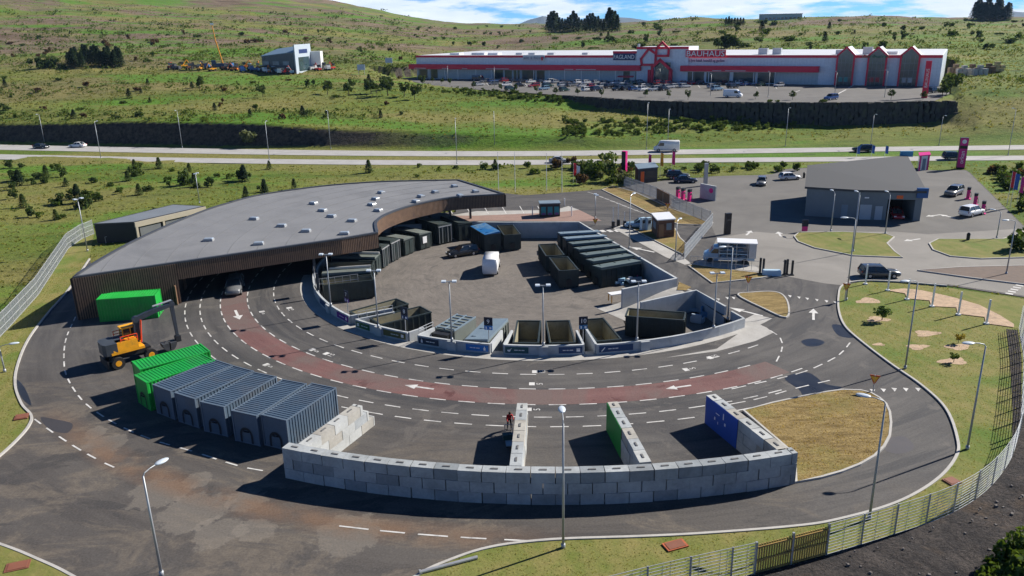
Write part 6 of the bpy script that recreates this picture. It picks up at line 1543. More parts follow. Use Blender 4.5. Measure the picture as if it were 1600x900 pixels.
gp(fl[1], fl[2], 1401, 1411, 3.45, 3.95, M_orange, 'wall_sign', .08); gp(fl[1], fl[2], 1351, 1358, 3.4, 3.6, M_whitep, 'wall_lamp', .08)
d = (fl[2] - fl[1]).normalized(); nn = Vector((d.y, -d.x, 0)); an = math.atan2(d.y, d.x); p = fl[2] + Vector((.3, 0, 0)); b = MB(); b.box((p.x - .5, p.y, zr - .3), (1.6, .5, 1.5), an); b.build('corner_sign', mat('blue_sign', (.02, .09, .26), .4, .05, 1), st)
p = rD - o0; b = MB(); b.box((p.x, p.y, zr + 1.1), (2.2, .4, 1.0), an); b.build('corner_sign', mat('pale_blue_sign', (.05, .25, .42), .4, .05, 1), st)
b = MB(); b.box((fl[1].x, fl[1].y - .1, zr / 2), (.16, .16, zr)); b.build('downpipe', M_whitep, st)
c = (n0_ + n1_) / 2 + inw * .28 + o0; car('hatchback', 'red', Vector((c.x, c.y, 0)), math.atan2(-inw.y, -inw.x), 'red hatchback nose out in the open wash bay')
# pumps
def pump(px, py, label, grp):
    p = P(px, py); oo = empty('fuel_pump', p, R(55), label, 'pump', grp); b = MB(); b.box((0, 0, .85), (.75, .5, 1.5)); b.box((0, 0, .06), (1.2, .9, .12)); b.build('housing', M_pink, oo); b = MB(); b.box((0, 0, 1.85), (.8, .55, .45)); b.build('head', M_black, oo); b = MB(); b.box((0, -.27, 1.25), (.45, .04, .35)); b.build('screen', M_dglass, oo); b = MB(); b.path([(.3, -.3, 1.2), (.45, -.45, .5), (.35, -.35, .3), (.42, -.2, 1.0)], .025); b.build('hose', M_rub, oo)
for x, y, l in ((1512, 311, 'farthest of the three magenta pumps right of the fuel hall'), (1523, 321, 'middle of the three magenta pumps right of the fuel hall'), (1535, 334, 'nearest of the three magenta pumps, beside the white SUV')): pump(x, y, l, 'magenta fuel pumps')
for x, y, l in ((1059, 310, 'left magenta pump by the brown board fence'), (1067, 312, 'middle magenta pump by the brown board fence'), (1077, 314, 'right magenta pump by the brown board fence')): pump(x, y, l, 'magenta fuel pumps')
for x, y, l in ((1323, 336, 'magenta pump against the shaded fuel hall wall'),): pump(x, y, l, 'magenta fuel pumps')
def pylon(px, yb, yt, w, dpt, label, rz, letters=True, frontm=None, sidem=None):
    p = P(px, yb); h = htop((px, yb), yt); oo = empty('price_pylon', p, rz, label, 'sign pylon', 'magenta and black pylons'); b = MB(); b.box((0, 0, h / 2), (w, dpt, h)); b.build('body', sidem or M_black, oo)
    b = MB(); b.box((0, -dpt / 2 - .02, h / 2 + .1), (w * .96, .04, h * .94)); f = b.build('face_panel', frontm or M_pink, oo)
    b = MB(); b.box((0, -dpt / 2 - .05, h * .70), (w * .92, .03, h * .10)); s_ = b.build('price_screen', M_dglass); s_.parent = f
    if letters:
        text('orkan', w * .75, M_whitep, f, (w * .22, -dpt / 2 - .05, h * .16), (R(90), R(-90), 0), .01, 'LEFT')
        b = MB(); b.lathe((0, 0, 0), [(w * .28, 0), (w * .28, .03)], 16); e = b.build('emblem', M_whitep); e.parent = f; e.location = (0, -dpt / 2 - .03, h * .88); e.rotation_euler = (R(90), 0, 0)
    return oo
pylon(1500, 263, 215, 1.5, .9, 'tall magenta and black price pylon at the far right of the forecourt', R(-20))
pylon(975, 281, 236, .9, .8, 'slim black and magenta pylon beside the dark kiosk', R(-35), False, mat('black_panel', (.012, .012, .015), .4, .1, 1), M_pink)
pylon(1136, 366, 333, .9, .5, 'dark price board on a post behind the service truck', R(10), False, mat('black_panel', (.012, .012, .015)), M_black)
p = P(1257, 362); oo = empty('forecourt_sign', p, 0, 'small navy and magenta sign at the left tip of the grass island', 'sign'); b = MB(); b.box((0, 0, 1.3), (.9, .2, 1.0)); b.build('navy_panel', mat('navy_board', (0.008, 0.012, 0.03)), oo); b = MB(); b.box((0, 0, .45), (.8, .2, .7)); b.build('magenta_panel', M_pink, oo)
o, q = cabin('dark food kiosk with a flat grey roof by the forecourt entrance', [(992, 279), (997, 287), (1027, 284)], 2.8, mat('charcoal_boards', (.05, .045, .045), .7, .25, 1), M_lid, 'kiosk'); wallpatch(o, q[1], q[2], .35, .9, 1.0, 2.3, M_dglass, 'serving_hatch'); wallpatch(o, q[1], q[2], .12, .3, .2, 2.3, M_orange, 'door')
o, q = cabin('white and magenta self-service kiosk right of the fuel hall', [(1433, 262), (1434, 267), (1450, 265.5)], 3.0, M_whitep, M_pink, 'kiosk'); wallpatch(o, q[1], q[2], .02, .18, 0, 3.0, M_pink, 'side_panel'); wallpatch(o, q[1], q[2], .82, .98, 0, 3.0, M_pink, 'side_panel'); wallpatch(o, q[1], q[2], .35, .65, .1, 2.4, M_lid, 'door')
a_, b_2 = P(1094, 309), P(1118, 314); oo = empty('screen_wall', a_, 0, 'grey concrete screen wall with a magenta disc by the left pumps', 'wall'); dd = b_2 - a_; b = MB(); wallpath(b, [Vector(), dd], 0, 2.6, .3); b.build('slab', M_conc, oo); b = MB(); nn = Vector((dd.y, -dd.x, 0)).normalized(); b.tube(dd * .72 + nn * .16 + Vector((0, 0, 1.7)), dd * .72 + nn * .2 + Vector((0, 0, 1.7)), .45, .45, 16); b.build('disc', M_pink, oo)
p = P(1102, 290); b = MB(); h = htop((1102, 290), 255); b.box((0, 0, h / 2), (.7, .5, h)); b.box((0, 0, .1), (1.1, .9, .2)); q_ = b.build('pillar', M_galv); q_.location = p; tag(q_, 'tall plain grey pillar behind the concrete screen wall', 'pillar')
fence('brown board fence panel standing before the left pumps', PP([(1026, 311), (1046, 322)]), 2.0, 'posts', 3)
bpy.data.objects[-1] if False else None
ff = [o for o in bpy.data.objects if o.get('label', '').startswith('brown board fence')][0]; dd = P(1046, 322) - P(1026, 311); b = MB(); n = 22
for i in range(n): p = dd * (i + .5) / n; b.box((p.x, p.y, 1.0), (dd.length / n * .88, .06, 1.9), math.atan2(dd.y, dd.x))
b.build('boards', mat('tan_boards', (.22, .13, .07), .75, .25, 1.5), ff)
# banner flags
def banner(px, yb, yt, col, label, two=None):
    p = P(px, yb); h = htop((px, yb), yt); oo = empty('banner_flag', p, R(rnd.uniform(-30, 30)), label, 'flag', 'banner flags'); b = MB(); b.tube((0, 0, 0), (0, 0, h), .04, .02); b.build('pole', M_whitep, oo)
    vs = []; n = 7
    for i in range(n):
        for j in range(4): t = i / (n - 1); vs.append((j * .2 + .03, .10 * math.sin(t * 7 + j), h - .1 - t * min(2.6, h * .62) - j * .05))
    b = MB(); b.add(vs, [(i * 4 + j, i * 4 + j + 1, i * 4 + j + 5, i * 4 + j + 4) for i in range(n - 1) for j in range(3)]); f = b.build('flag_cloth', col, oo)
    sm = f.modifiers.new('thickness', 'SOLIDIFY'); sm.thickness = .012
M_blueflag = mat('blue_flag', (.03, .10, .35), .7, .1, 1)
for x, yb, yt, c_, l in ((1573, 322, 267, M_red_p, 'red and white flag, leftmost of three on the right verge'), (1578, 325, 270, M_blueflag, 'blue flag, middle of three on the right verge'), (1588, 323, 275, M_pink, 'magenta flag, rightmost of three on the right verge'), (1013, 262, 240, M_pink, 'magenta flag behind the dark kiosk'), (1031, 277, 238, M_yel, 'yellow flag between the dark kiosk and the black SUV'), (1049, 274, 236, M_pink, 'magenta flag above the black SUV'), (1338, 246, 228, M_blueflag, 'blue flag left of the black SUV on the highway'), (1361, 246, 226, M_blueflag, 'blue flag right of the black SUV on the highway'), (1382, 246, 227, M_blueflag, 'blue flag above the back edge of the charcoal roof'), (896, 285, 254, M_red_p, 'red flag among the bushes behind the parking'), (901, 287, 258, M_whitep, 'white flag among the bushes behind the parking')): banner(x, yb, yt, c_, l)
for i, (x, y) in enumerate(((1256, 278), (1512, 376))):
    p = P(x, y); b = MB(); b.lathe((0, 0, 0), [(.22, 0), (.24, .9), (.26, .95), (.1, 1.15)], 10); q_ = b.build('litter_bin', M_black); q_.location = p; tag(q_, ['black litter bin right of the white hatchback', 'black litter bin at the edge of the right grass island'][i], 'bin', 'litter bins')

# ------------------------------------------------------------------ DIY store on the plateau
ang = math.atan2(bdir.y, bdir.x)
store = empty('hardware_store', BF_A, ang, 'long pale grey store with red bands and red gable portals above the car park', 'building')
def sp_(px, py):
    """pixel -> (distance along the facade, height above its foot)"""
    r = Vector(ray(px, py)); o_ = Vector((0, 0, CAM_H)); t = (BF_A - o_).dot(bnrm) / r.dot(bnrm); q = o_ + r * t - BF_A; return q.dot(bdir), q.z
M_stw = stripes('pale_sheet_cladding', (0.72, 0.77, 0.82), (0.50, 0.55, 0.60), 1.2, 'X', .94, .5, True, .03, .2); M_strd = mat('store_red', (0.66, 0.010, 0.050), .45, .06, .3)
M_roofw = mat('white_roof_sheet', (0.55, 0.57, 0.60), .6, .06, .1); M_glz = mat('store_glazing', (0.028, 0.055, 0.065), .12, .5, .25, spec=.7); M_lows = stripes('lower_sheet_cladding', (0.46, 0.54, 0.56), (0.30, 0.37, 0.39), 1.2, 'X', .94, .5, True, .03, .2)
DEP = 58.0
def fx(px, pyt, pyb=None): return sp_(px, pyt)
def slab(b, s0, s1, z0, z1, y0, y1): b.box(((s0 + s1) / 2, (y0 + y1) / 2, (z0 + z1) / 2), (s1 - s0, y1 - y0, z1 - z0))
s_end = sp_(1467, 133)[0]; z_main = sp_(700, 87)[1]; z_r = sp_(1250, 84)[1]
zt1 = max(z_main, 9.0)
b = MB(); slab(b, 0, s_end, 0, zt1, 0, DEP); b.build('wall', M_stw, store)
b = MB(); slab(b, .3, s_end - .3, zt1 + .004, zt1 + .12, .5, DEP - .3); rf_ = b.build('roof', M_roofw, store)
sA, sB, sC = sp_(958, 82)[0], sp_(996, 78)[0], sp_(1077, 78)[0]; zA, zB = sp_(975, 80.5)[1], sp_(1040, 73.5)[1]
b = MB(); slab(b, sA, sB, zt1 + .002, zA, 0.01, 9); slab(b, sB + .002, sC, 0.5, zB, -.6, 12); b.build('entrance_block', M_stw, store)
def band(s0, s1, z0, z1, y=-.25, m=M_strd, nm='red_band'): b = MB(); slab(b, s0, s1, z0, z1, y, .02 if y > -.4 else y + .3); return b.build(nm, m, store)
band(0, sA, zt1 - .75, zt1 + .15); band(sA, sB, zA - .7, zA + .15); band(sB, sC, zB - .7, zB + .15, -.85); band(sC, s_end, zt1 - .75, zt1 + .15)
# the canopy band over the shop fronts
zc0, zc1 = sp_(800, 108.5)[1], sp_(800, 100.8)[1]; s_c = sp_(1281, 105)[0]
b = MB(); slab(b, -2.5, sp_(1003, 105)[0], zc0, zc1, -2.6, -.002); slab(b, sp_(1066, 105)[0], s_c, zc0, zc1, -2.6, -.002); b.build('canopy', M_strd, store)
for a_, c_ in ((.5, sp_(1000, 120)[0]), (sp_(1280, 120)[0] - 16, s_c - .2)): b = MB(); slab(b, a_, c_, .05, zc0 - .02, -.06, 0); b.build('shopfront_panel', M_lows, store)
for a_, c_ in ((656, 668), (674, 684), (772, 786), (789, 800), (803, 812), (816, 836), (839, 851), (974, 984), (993, 1000), (1070, 1100), (1104, 1140), (1146, 1180), (1184, 1212)):
    b = MB(); slab(b, sp_(a_, 118)[0], sp_(c_, 118)[0], .3, zc0 - .3, -.14, -.06); b.build('shop_window', M_glz, store)
for px in (675, 700, 720, 748, 772, 812, 838, 862, 886, 912, 940, 965, 1085, 1110, 1147, 1180, 1213): 
    b = MB(); s_ = sp_(px, 118)[0]; b.tube((s_, -2.3, 0), (s_, -2.3, zc0), .14, .14, 8); b.build('canopy_post', M_whitep, store)
# red outlined house shapes over the entrance
def outline(pts_, w, y, nm='house_outline'):
    q = [sp_(*p) for p in pts_]; b = MB()
    for (x0, z0), (x1, z1) in zip(q[:-1], q[1:]):
        d = Vector((x1 - x0, 0, z1 - z0)); L_ = d.length; d = d / L_; n_ = Vector((-d.z, 0, d.x)); vs = []
        for p in (Vector((x0, 0, z0)) - d * w * .4, Vector((x1, 0, z1)) + d * w * .4):
            for yy in (y, y - .5):
                for s_ in (-.5, .5): v = p + n_ * w * s_; vs.append((v.x, yy, v.z))
        b.add(vs, [(0, 1, 3, 2), (4, 6, 7, 5), (0, 4, 5, 1), (2, 3, 7, 6), (0, 2, 6, 4), (1, 5, 7, 3)])
    return b.build(nm, M_strd, store)
outline([(1004, 101), (1003, 92), (1015, 76), (1026, 84), (1025, 101), (1004, 101)], .8, -.7); outline([(1027, 87), (1028, 75), (1037, 66), (1047, 76), (1046, 87), (1027, 87)], .8, -1.3); outline([(1023, 126), (1024, 104), (1036, 93), (1052, 108), (1051, 126)], 1.0, -3.2)
for px in (1018, 1023, 1052): b = MB(); s_ = sp_(px, 118)[0]; slab(b, s_ - .5, s_ + .5, 0, zc0 + .5, -3.1, -2.6); b.build('entrance_pillar', M_strd, store)
b = MB(); slab(b, sp_(1026, 118)[0], sp_(1050, 118)[0], .1, sp_(1036, 97)[1], -2.5, -2.3); b.build('entrance_glass', M_glz, store)
# gabled glass portals at the garden end
for k_, (a_, c_, ap) in enumerate(((1306, 1332, (1320, 73.5)), (1354, 1382, (1371, 73.5)), (1404, 1433, (1423, 73)))):
    s0, s1 = sp_(a_, 125)[0], sp_(c_, 125)[0]; ze = zt1 + .1; sm_, za = (s0 + s1) / 2, max(sp_(*ap)[1], zt1 + 2.2); y0, y1 = -1.4, 12.0
    b = MB(); pf = [(s0, ze), (s1, ze), (sm_, za)]
    vs = [(s, y0 + .2, z) for s, z in pf] + [(s, y1, z) for s, z in pf]; b.add(vs, [(0, 1, 2), (3, 5, 4), (0, 2, 5, 3), (1, 4, 5, 2), (0, 3, 4, 1)]); g_ = b.build('portal_roof', M_whitep, store)
    b = MB(); b.add([(s0 + .3, y0, .05), (s1 - .3, y0, .05), (s1 - .3, y0, ze), (sm_, y0, za - .5), (s0 + .3, y0, ze), (s0 + .3, .1, .05), (s1 - .3, .1, .05), (s1 - .3, .1, ze), (sm_, .1, za - .5), (s0 + .3, .1, ze)], [(0, 1, 2, 3, 4), (0, 5, 6, 1), (1, 6, 7, 2), (2, 7, 8, 3), (3, 8, 9, 4), (4, 9, 5, 0)]); gl = b.build('portal_glass', M_glz, store)
    b = MB(); y = y0 - .12
    def barz(x0, z0, x1, z1, w=.55):
        d = Vector((x1 - x0, 0, z1 - z0)); d.normalize(); n_ = Vector((-d.z, 0, d.x)) * w / 2; vs = []
        for X, Z in ((x0, z0), (x1, z1)):
            for yy in (y - .25, y): 
                for s_ in (-1, 1): vs.append((X + n_.x * s_, yy, Z + n_.z * s_))
        b.add(vs, [(0, 1, 3, 2), (4, 6, 7, 5), (0, 4, 5, 1), (2, 3, 7, 6), (0, 2, 6, 4), (1, 5, 7, 3)])
    barz(s0, 0, s0, ze); barz(s1, 0, s1, ze); barz(s0 - .3, ze - .25, sm_, za); barz(sm_, za, s1 + .3, ze - .25); b.build('portal_frame', M_strd, store)
    b = MB()
    for t in (.25, .5, .75): b.box((s0 + (s1 - s0) * t, y0 - .03, ze / 2), (.09, .05, ze - .2))
    for z in (2.6, 5.0, 7.4): b.box((sm_, y0 - .032, z), (s1 - s0 - .6, .05, .09))
    mu = b.build('glazing_bars', mat('grey_glazing_bar', (.22, .25, .26), .5, .1, 1)); mu.parent = gl
    b = MB()
    for t in (.3, .62): b.box((s0 + (s1 - s0) * t, y0 - .02, 2.0), ((s1 - s0) * .22, .06, 1.6))
    ds = b.build('window_display', mat(('teal_display', 'red_display', 'white_display')[k_], ((.08, .30, .26), (.40, .04, .04), (.42, .42, .40))[k_], .6, .4, .8)); ds.parent = gl
# signs on the facade
def sign_txt(px0, px1, pyt, pyb, y, boardm, txt, tm, size_k=.72, nm='sign_board'):
    s0, z1 = sp_(px0, pyt); s1, z0 = sp_(px1, pyb); pr = store
    if boardm: b = MB(); slab(b, s0, s1, z0, z1, y - .2, y); pr = b.build(nm, boardm, store)
    me_ = text_mesh(txt, 1.0, .06, 'LEFT'); xs = [v.co.x for v in me_.vertices]; w = max(xs) - min(xs); hz = max(v.co.y for v in me_.vertices)
    kx = (s1 - s0) * .94 / w; ky = (z1 - z0) * size_k / hz
    me_.materials.clear(); me_.materials.append(tm); o = bpy.data.objects.new('lettering', me_); COL.objects.link(o); o.parent = pr; o.rotation_euler = (R(90), 0, 0); o.scale = (kx, ky, 1); o.location = (s0 + (s1 - s0) * .03 - min(xs) * kx, y - .27, z0 + (z1 - z0) * (1 - size_k) / 2)
    return o
sign_txt(1073, 1135, 78, 89, -.9, M_strd, 'BAUHAUS', M_whitep, .78, 'store_sign')
sign_txt(1072, 1134, 92, 97, -.05, None, 'allt fyrir húsið, heimilið og garðinn', mat('dark_blue_lettering', (.008, .05, .17), .5, .05, 1), .9)
sign_txt(959, 993, 83.5, 94, -.35, mat('navy_sign', (.012, .03, .12), .5, .08, 1), 'FAGLAND', M_whitep, .6, 'store_sign')
sign_txt(818, 852, 86, 94.5, -.35, mat('white_sign', (.62, .62, .63), .5, .05, 1), 'allt á húsið', mat('grey_lettering', (.22, .2, .26), .5, .05, 1), .5, 'store_sign')
s_, z_ = sp_(848, 91); b = MB(); slab(b, s_ - .4, s_ + .4, z_ - .8, z_ + .6, -.7, -.6); b.build('red_pictogram', M_strd, store)
sign_txt(1347, 1391, 85, 90, -1.75, None, 'Garðurinn', mat('green_lettering', (.01, .16, .07), .5, .05, 1), .95)
for a_, c_ in ((653, 671), (696, 706), (727, 735), (764, 800), (886, 900), (904, 935), (1116, 1130), (1136, 1168)):
    s0, z0 = sp_(a_, 108.2); s1, z1 = sp_(c_, 106.8); b = MB(); b.box(((s0 + s1) / 2, -2.64, zc0 + .35), (s1 - s0, .05, .3)); b.build('canopy_lettering', mat('pale_lettering', (.55, .45, .47), .5, .3, 1.5), store)
for px, h_, w_ in ((988, 4.0, .8), (1186, 2.2, 3.2), (1208, 2.2, 3.0), (1352, 2.4, 3.0), (1310, 1.5, 3.4), (1390, 1.0, 4), (700, .8, 5), (740, .9, 4), (760, .8, 5), (800, .8, 3), (820, .8, 3), (850, .8, 3), (904, .8, 2.5), (730, .8, 3)):
    b = MB(); s_ = sp_(px, 85)[0]; b.box((s_, 7, zt1 + h_ / 2 + .1), (w_, w_ * .7, h_)); b.build('roof_unit', M_galv if w_ < 3.5 else M_whitep, store)
# car park pylon and fixtures
p = P(1444, 153, PLAT_Z); lo_ = htop((1444, 153), 95); oo = empty('store_pylon', p, ang, 'tall red store pylon with white lettering at the right end of the car park', 'sign pylon'); hh = 11.5
for _ in range(200):
    if projpx((p.x, p.y, PLAT_Z + hh))[1] < 95: hh -= .05
    else: break
b = MB(); b.box((0, 0, hh / 2), (1.5, .6, hh)); b.build('body', M_strd, oo); text('BAUHAUS', 1.15, M_whitep, oo, (.4, -.34, hh * .28), (R(90), R(-90), 0), .02, 'LEFT')
# basalt retaining wall below the plateau
wp_ = [p for p in PFRONT if p.x / p.y > az(865)]
M_bas = mat('basalt_boulders', (0.046, 0.045, 0.044), .9, .6, .9, bmp=.9, dirt=(0.075, 0.085, 0.045))
oo = None; b = MB(); r_ = random.Random(4); path_ = catmull(wp_, 10)
for i in range(len(path_) - 1):
    a_, c_ = path_[i], path_[i + 1]; n = max(1, int((c_ - a_).length / 1.0))
    for k_ in range(n):
        p = a_.lerp(c_, (k_ + .5) / n); zb = tz(p.x, p.y - 2.2) - .4; z = zb
        while z < PLAT_Z - .2:
            h_ = min(r_.uniform(.7, 1.15), PLAT_Z + .15 - z); fr = (PLAT_Z - z) / 7
            b.box((p.x + r_.uniform(-.2, .2), p.y - .5 - fr * 1.1 + r_.uniform(-.2, .2), z + h_ / 2), (r_.uniform(.9, 1.35), r_.uniform(.9, 1.3), h_), r_.uniform(-.35, .35), taper=(r_.uniform(.8, 1), r_.uniform(.8, 1))); z += h_ * .95
w_ = b.build('basalt_wall', M_bas); tag(w_, 'dark dry stone wall of basalt boulders below the store car park', 'wall')

# ------------------------------------------------------------------ cars in the store car park
cols = ['white', 'silver', 'grey', 'black', 'blue', 'white', 'dark blue', 'red', 'pale blue', 'black', 'silver', 'dark grey', 'white', 'dark green']
kindn = ['hatchback', 'saloon', 'suv', 'estate', 'suv', 'hatchback']; r_ = random.Random(21)
SHOWN = {'hatchback': 'hatchback', 'saloon': 'saloon', 'suv': 'SUV', 'estate': 'estate car', 'van': 'van', 'pickup': 'pickup'}
ROWS = [('row nearest the store front', [(758, 128.5), (790, 128.5), (803, 129), (816, 129.5), (846, 129.5), (858, 130), (869, 130), (882, 130.5), (905, 130.5), (918, 131), (932, 131), (946, 131.5), (961, 131.5), (975, 132), (1000, 131.5), (1030, 132.5), (1066, 132), (1082, 132.5), (1092, 132), (1127, 133), (1158, 132.5), (1166, 134), (1190, 134.5), (1217, 135.5), (770, 128.5), (830, 129.5), (990, 132), (1045, 132.5), (1142, 133)], 0),
        ('middle row of the car park', [(748, 134), (771, 132.5), (812, 135.5), (834, 136), (856, 136.5), (893, 135), (925, 137), (938, 137.5), (953, 138), (968, 138), (984, 138), (1002, 138), (1012, 137.5), (1044, 138), (1056, 137), (1113, 137.5), (1145, 138), (1120, 141.5), (880, 135.5), (910, 136), (790, 134.5), (1030, 138), (975, 137.5), (1070, 137)], 1),
        ('front row beside the planting', [(798, 141), (882, 142.5), (918, 142), (966, 141.5), (978, 141), (1298, 156), (850, 140.5), (932, 142), (1006, 142), (1022, 142), (1038, 141.5), (990, 141.5)], 2)]
for nm, pts_, k_ in ROWS:
    for i, (x, y) in enumerate(sorted(pts_)):
        p = P(x, y, PLAT_Z); cl_ = r_.choice(cols); kd = r_.choice(kindn)
        small_car(kd, cl_, p, ang + R(r_.choice((62, 62, 242)) + r_.uniform(-3, 3)), f'{cl_} {SHOWN[kd]}, {ORD[i]} from the left in the {nm}', 'cars in the store car park')
small_car('van', 'dark blue', P(748, 126.5, PLAT_Z), ang, 'dark tall van parked along the shop front near the left end', 'cars in the store car park'); small_car('van', 'white', P(1145, 152, PLAT_Z), ang, 'pale van alone in the empty near part of the car park', 'cars in the store car park'); small_car('suv', 'dark blue', P(1458, 145, PLAT_Z), ang + R(60), 'dark SUV by the red pylon at the right end of the car park', 'cars in the store car park')
# red and white trolley shelter
p = P(962, 130, PLAT_Z); oo = empty('trolley_shelter', p + Vector((3, -4, 0)), ang, 'red roofed trolley shelter among the parked cars', 'shelter'); b = MB(); b.prism([(-3, -1.2), (3, -1.2), (3, 1.2), (-3, 1.2)], 2.4, [2.5, 2.5, 2.9, 2.9]); b.build('roof', M_red_p, oo); b = MB()
for x in (-2.8, 2.8):
    for y in (-1, 1): b.tube((x, y, 0), (x, y, 2.5), .06)
b.build('frame', M_whitep, oo)
for x, yb, yt, l in ((700, 128, 104, 'left end'), (773, 136, 105, 'left part'), (1110, 150, 115, 'middle'), (1200, 152, 112, 'empty near part'), (1304, 150, 112, 'right part'), (1382, 152, 110, 'far right part')): lamp(x, yb, yt, 'slim', 90, f'slim lamp post at the {l} of the store car park', PLAT_Z, 'car park lamp posts')

# ------------------------------------------------------------------ machinery dealer on the left hillside
g = G(452, 113); gz = g.z; base = Vector((g.x, g.y, gz))
def hp(px, py): r = ray(px, py); t = (gz - CAM_H) / r[2]; return Vector((r[0] * t, r[1] * t, gz))
f0, f1, f2 = PY(411, 111, g.y + 3), PY(462, 113, g.y - 4), PY(478, 112, g.y - 3)
zb = min(f0.z, f1.z, f2.z) - .5
oo = empty('dealer_building', f0, 0, 'dark machinery showroom with a slanted roof and pale gable on the left hillside', 'building')
h0, h1 = 8.2, 10.0; A0 = Vector((0, 0, 0)); B0 = Vector((f1.x - f0.x, f1.y - f0.y, 0)); dpt = Vector((2.5, 17, 0))
q = [A0, B0, B0 + dpt, A0 + dpt]; b = MB(); b.prism(q, -1.5, [h0 - 2.4, h1 - 2.6, h1, h0]); b.build('glass_wall', mat('dark_teal_cladding', (.02, .045, .065), .3, .25, .15), oo)
b = MB(); b.prism(inset(q, -.3), [h0 - 2.38, h1 - 2.58, h1 + .02, h0 + .02], [h0 - 2.1, h1 - 2.3, h1 + .3, h0 + .3]); b.build('roof', mat('slate_blue_roof', (.13, .20, .27), .5, .08, .3), oo)
q2 = [B0 + Vector((.05, -.3, 0)), B0 + Vector((.5, -.3, 0)), B0 + dpt + Vector((.5, 0, 0)), B0 + dpt + Vector((.05, 0, 0))]; b = MB(); b.prism(q2, -1.5, h1 + .5); b.build('pale_gable', mat('pale_gable', (.38, .44, .50), .6, .06, .5), oo)
p = B0 + dpt * .5 + Vector((.55, 0, 0)); b = MB(); b.box((p.x, p.y, 2.6), (.12, 11.5, 5.6), math.atan2(dpt.y, dpt.x) - R(90)); b.build('gable_window', M_glz, oo)
b = MB(); b.box((p.x, p.y, 7.7), (.12, 9, 1.6), math.atan2(dpt.y, dpt.x) - R(90)); b.build('gable_sign', mat('navy_sign', (.012, .03, .12)), oo)
for k_ in range(3): b = MB(); pm = A0.lerp(B0, .12 + k_ * .31); b.box((pm.x, pm.y - .1, 3.2), (3.2, .12, 1.5), math.atan2(B0.y, B0.x)); b.build('window_strip', mat('pale_window', (.10, .16, .20), .2, .4, .4), oo)
p = B0 + Vector((4.6, 19, 0)); b = MB(); b.box((p.x, p.y, 2.8), (5.0, 5, 9.0)); b.build('white_annex', M_whitep, oo)
g2 = G(345, 108); oo = empty('mobile_crane', (g2.x, g2.y, g2.z), R(20), 'yellow mobile crane with a raised mast among the machinery', 'crane'); b = MB(); b.box((0, 0, 1.6), (7, 2.4, 1.6)); b.box((-2.6, 0, 3.0), (1.8, 2.3, 1.4)); b.build('chassis', mat('navy_blue_paint', (.03, .07, .16), .5, .1, 1), oo)
b = MB()
for s_ in (-.45, .45):
    b.tube((1.2, s_, 2.2), (-.6, s_, 11.5), .26)
for i in range(9): t = i / 9; t2 = (i + 1) / 9; b.tube((1.2 - 1.8 * t, -.45, 2.2 + 9.3 * t), (1.2 - 1.8 * t2, .45, 2.2 + 9.3 * t2), .09)
b.tube((-.6, 0, 11.3), (-1.3, 0, 18.5), .22, .14, 6); b.build('mast', mat('amber_paint', (.65, .26, .02), .5, .1, 1), oo)
b = MB(); b.box((-1.3, 0, 18.7), (1.4, .8, .8)); b.build('mast_head', M_whitep, oo)
for x in (-2.4, 0, 2.4):
    for s_ in (-1, 1): b = MB(); b.tube((x, s_ * 1.1 - .2, .6), (x, s_ * 1.1 + .2, .6), .6, .6, 12); b.build('wheel', M_rub, oo)
mcol = [('red', (.45, .02, .02)), ('orange', (.6, .16, .02)), ('yellow', (.6, .35, .03)), ('white', (.68, .68, .68)), ('blue', (.04, .12, .3)), ('dark grey', (.06, .06, .065)), ('pale blue', (.3, .45, .55)), ('rust brown', (.2, .08, .04))]
r_ = random.Random(8); MP = {}
mpts = [(268, 108), (276, 109), (288, 106), (296, 109), (305, 107), (313, 110), (318, 105), (326, 108), (332, 111), (352, 110), (360, 107), (366, 111), (372, 109), (379, 112), (385, 107), (392, 110), (398, 112), (404, 108), (408, 113), (416, 114), (423, 115), (430, 115), (438, 116), (446, 116), (454, 117), (490, 110), (497, 111), (505, 108), (512, 110), (519, 109)]
for i, (x, y) in enumerate(mpts):
    gg = G(x, y)
    if gg is None: continue
    cn, cc = mcol[(i * 5 + i // 4) % len(mcol)]; kd = i % 3
    oo = empty('farm_machine' if kd else 'tractor', gg, r_.uniform(0, 6.28), f'small {cn} {"machine" if kd else "tractor"}, {ORD[i] if i < 30 else "last"} from the left along the machinery dealer yard', 'machine', 'machines in the dealer yard')
    m_ = mat('machine_' + cn.replace(' ', '_'), cc, .45, .12, 1); b = MB()
    if kd == 0: b.box((.6, 0, 1.2), (1.8, .9, .9)); b.box((-.8, 0, 1.0), (1.2, 1.2, .6)); b.box((-.7, 0, 2.8), (1.4, 1.3, .12))
    elif kd == 1: b.box((0, 0, 1.1), (3.6, 1.8, .9)); b.box((-.9, 0, 1.9), (1.3, 1.6, .8)); b.box((1.9, 0, .7), (.3, 2.4, .8))
    else: b.box((0, 0, .9), (3.2, 1.6, .6)); b.tube((-.4, 0, 1.2), (1.4, 0, 3.4), .2, .12); b.tube((1.4, 0, 3.4), (2.6, 0, 1.6), .14, .1)
    b.build('body', m_, oo)
    b = MB(); b.box((-.7 if kd == 0 else -.9, 0, 2.15), (1.15, 1.15, 1.0)); b.build('cab', M_dglass, oo)
    for xx in (-1, 1):
        for s_ in (-1, 1): rr_ = .75 if (xx < 0 and kd == 0) else .45; b = MB(); b.tube((xx, s_ * .8 - .15, rr_), (xx, s_ * .8 + .15, rr_), rr_, rr_, 10); b.build('wheel', M_rub, oo)
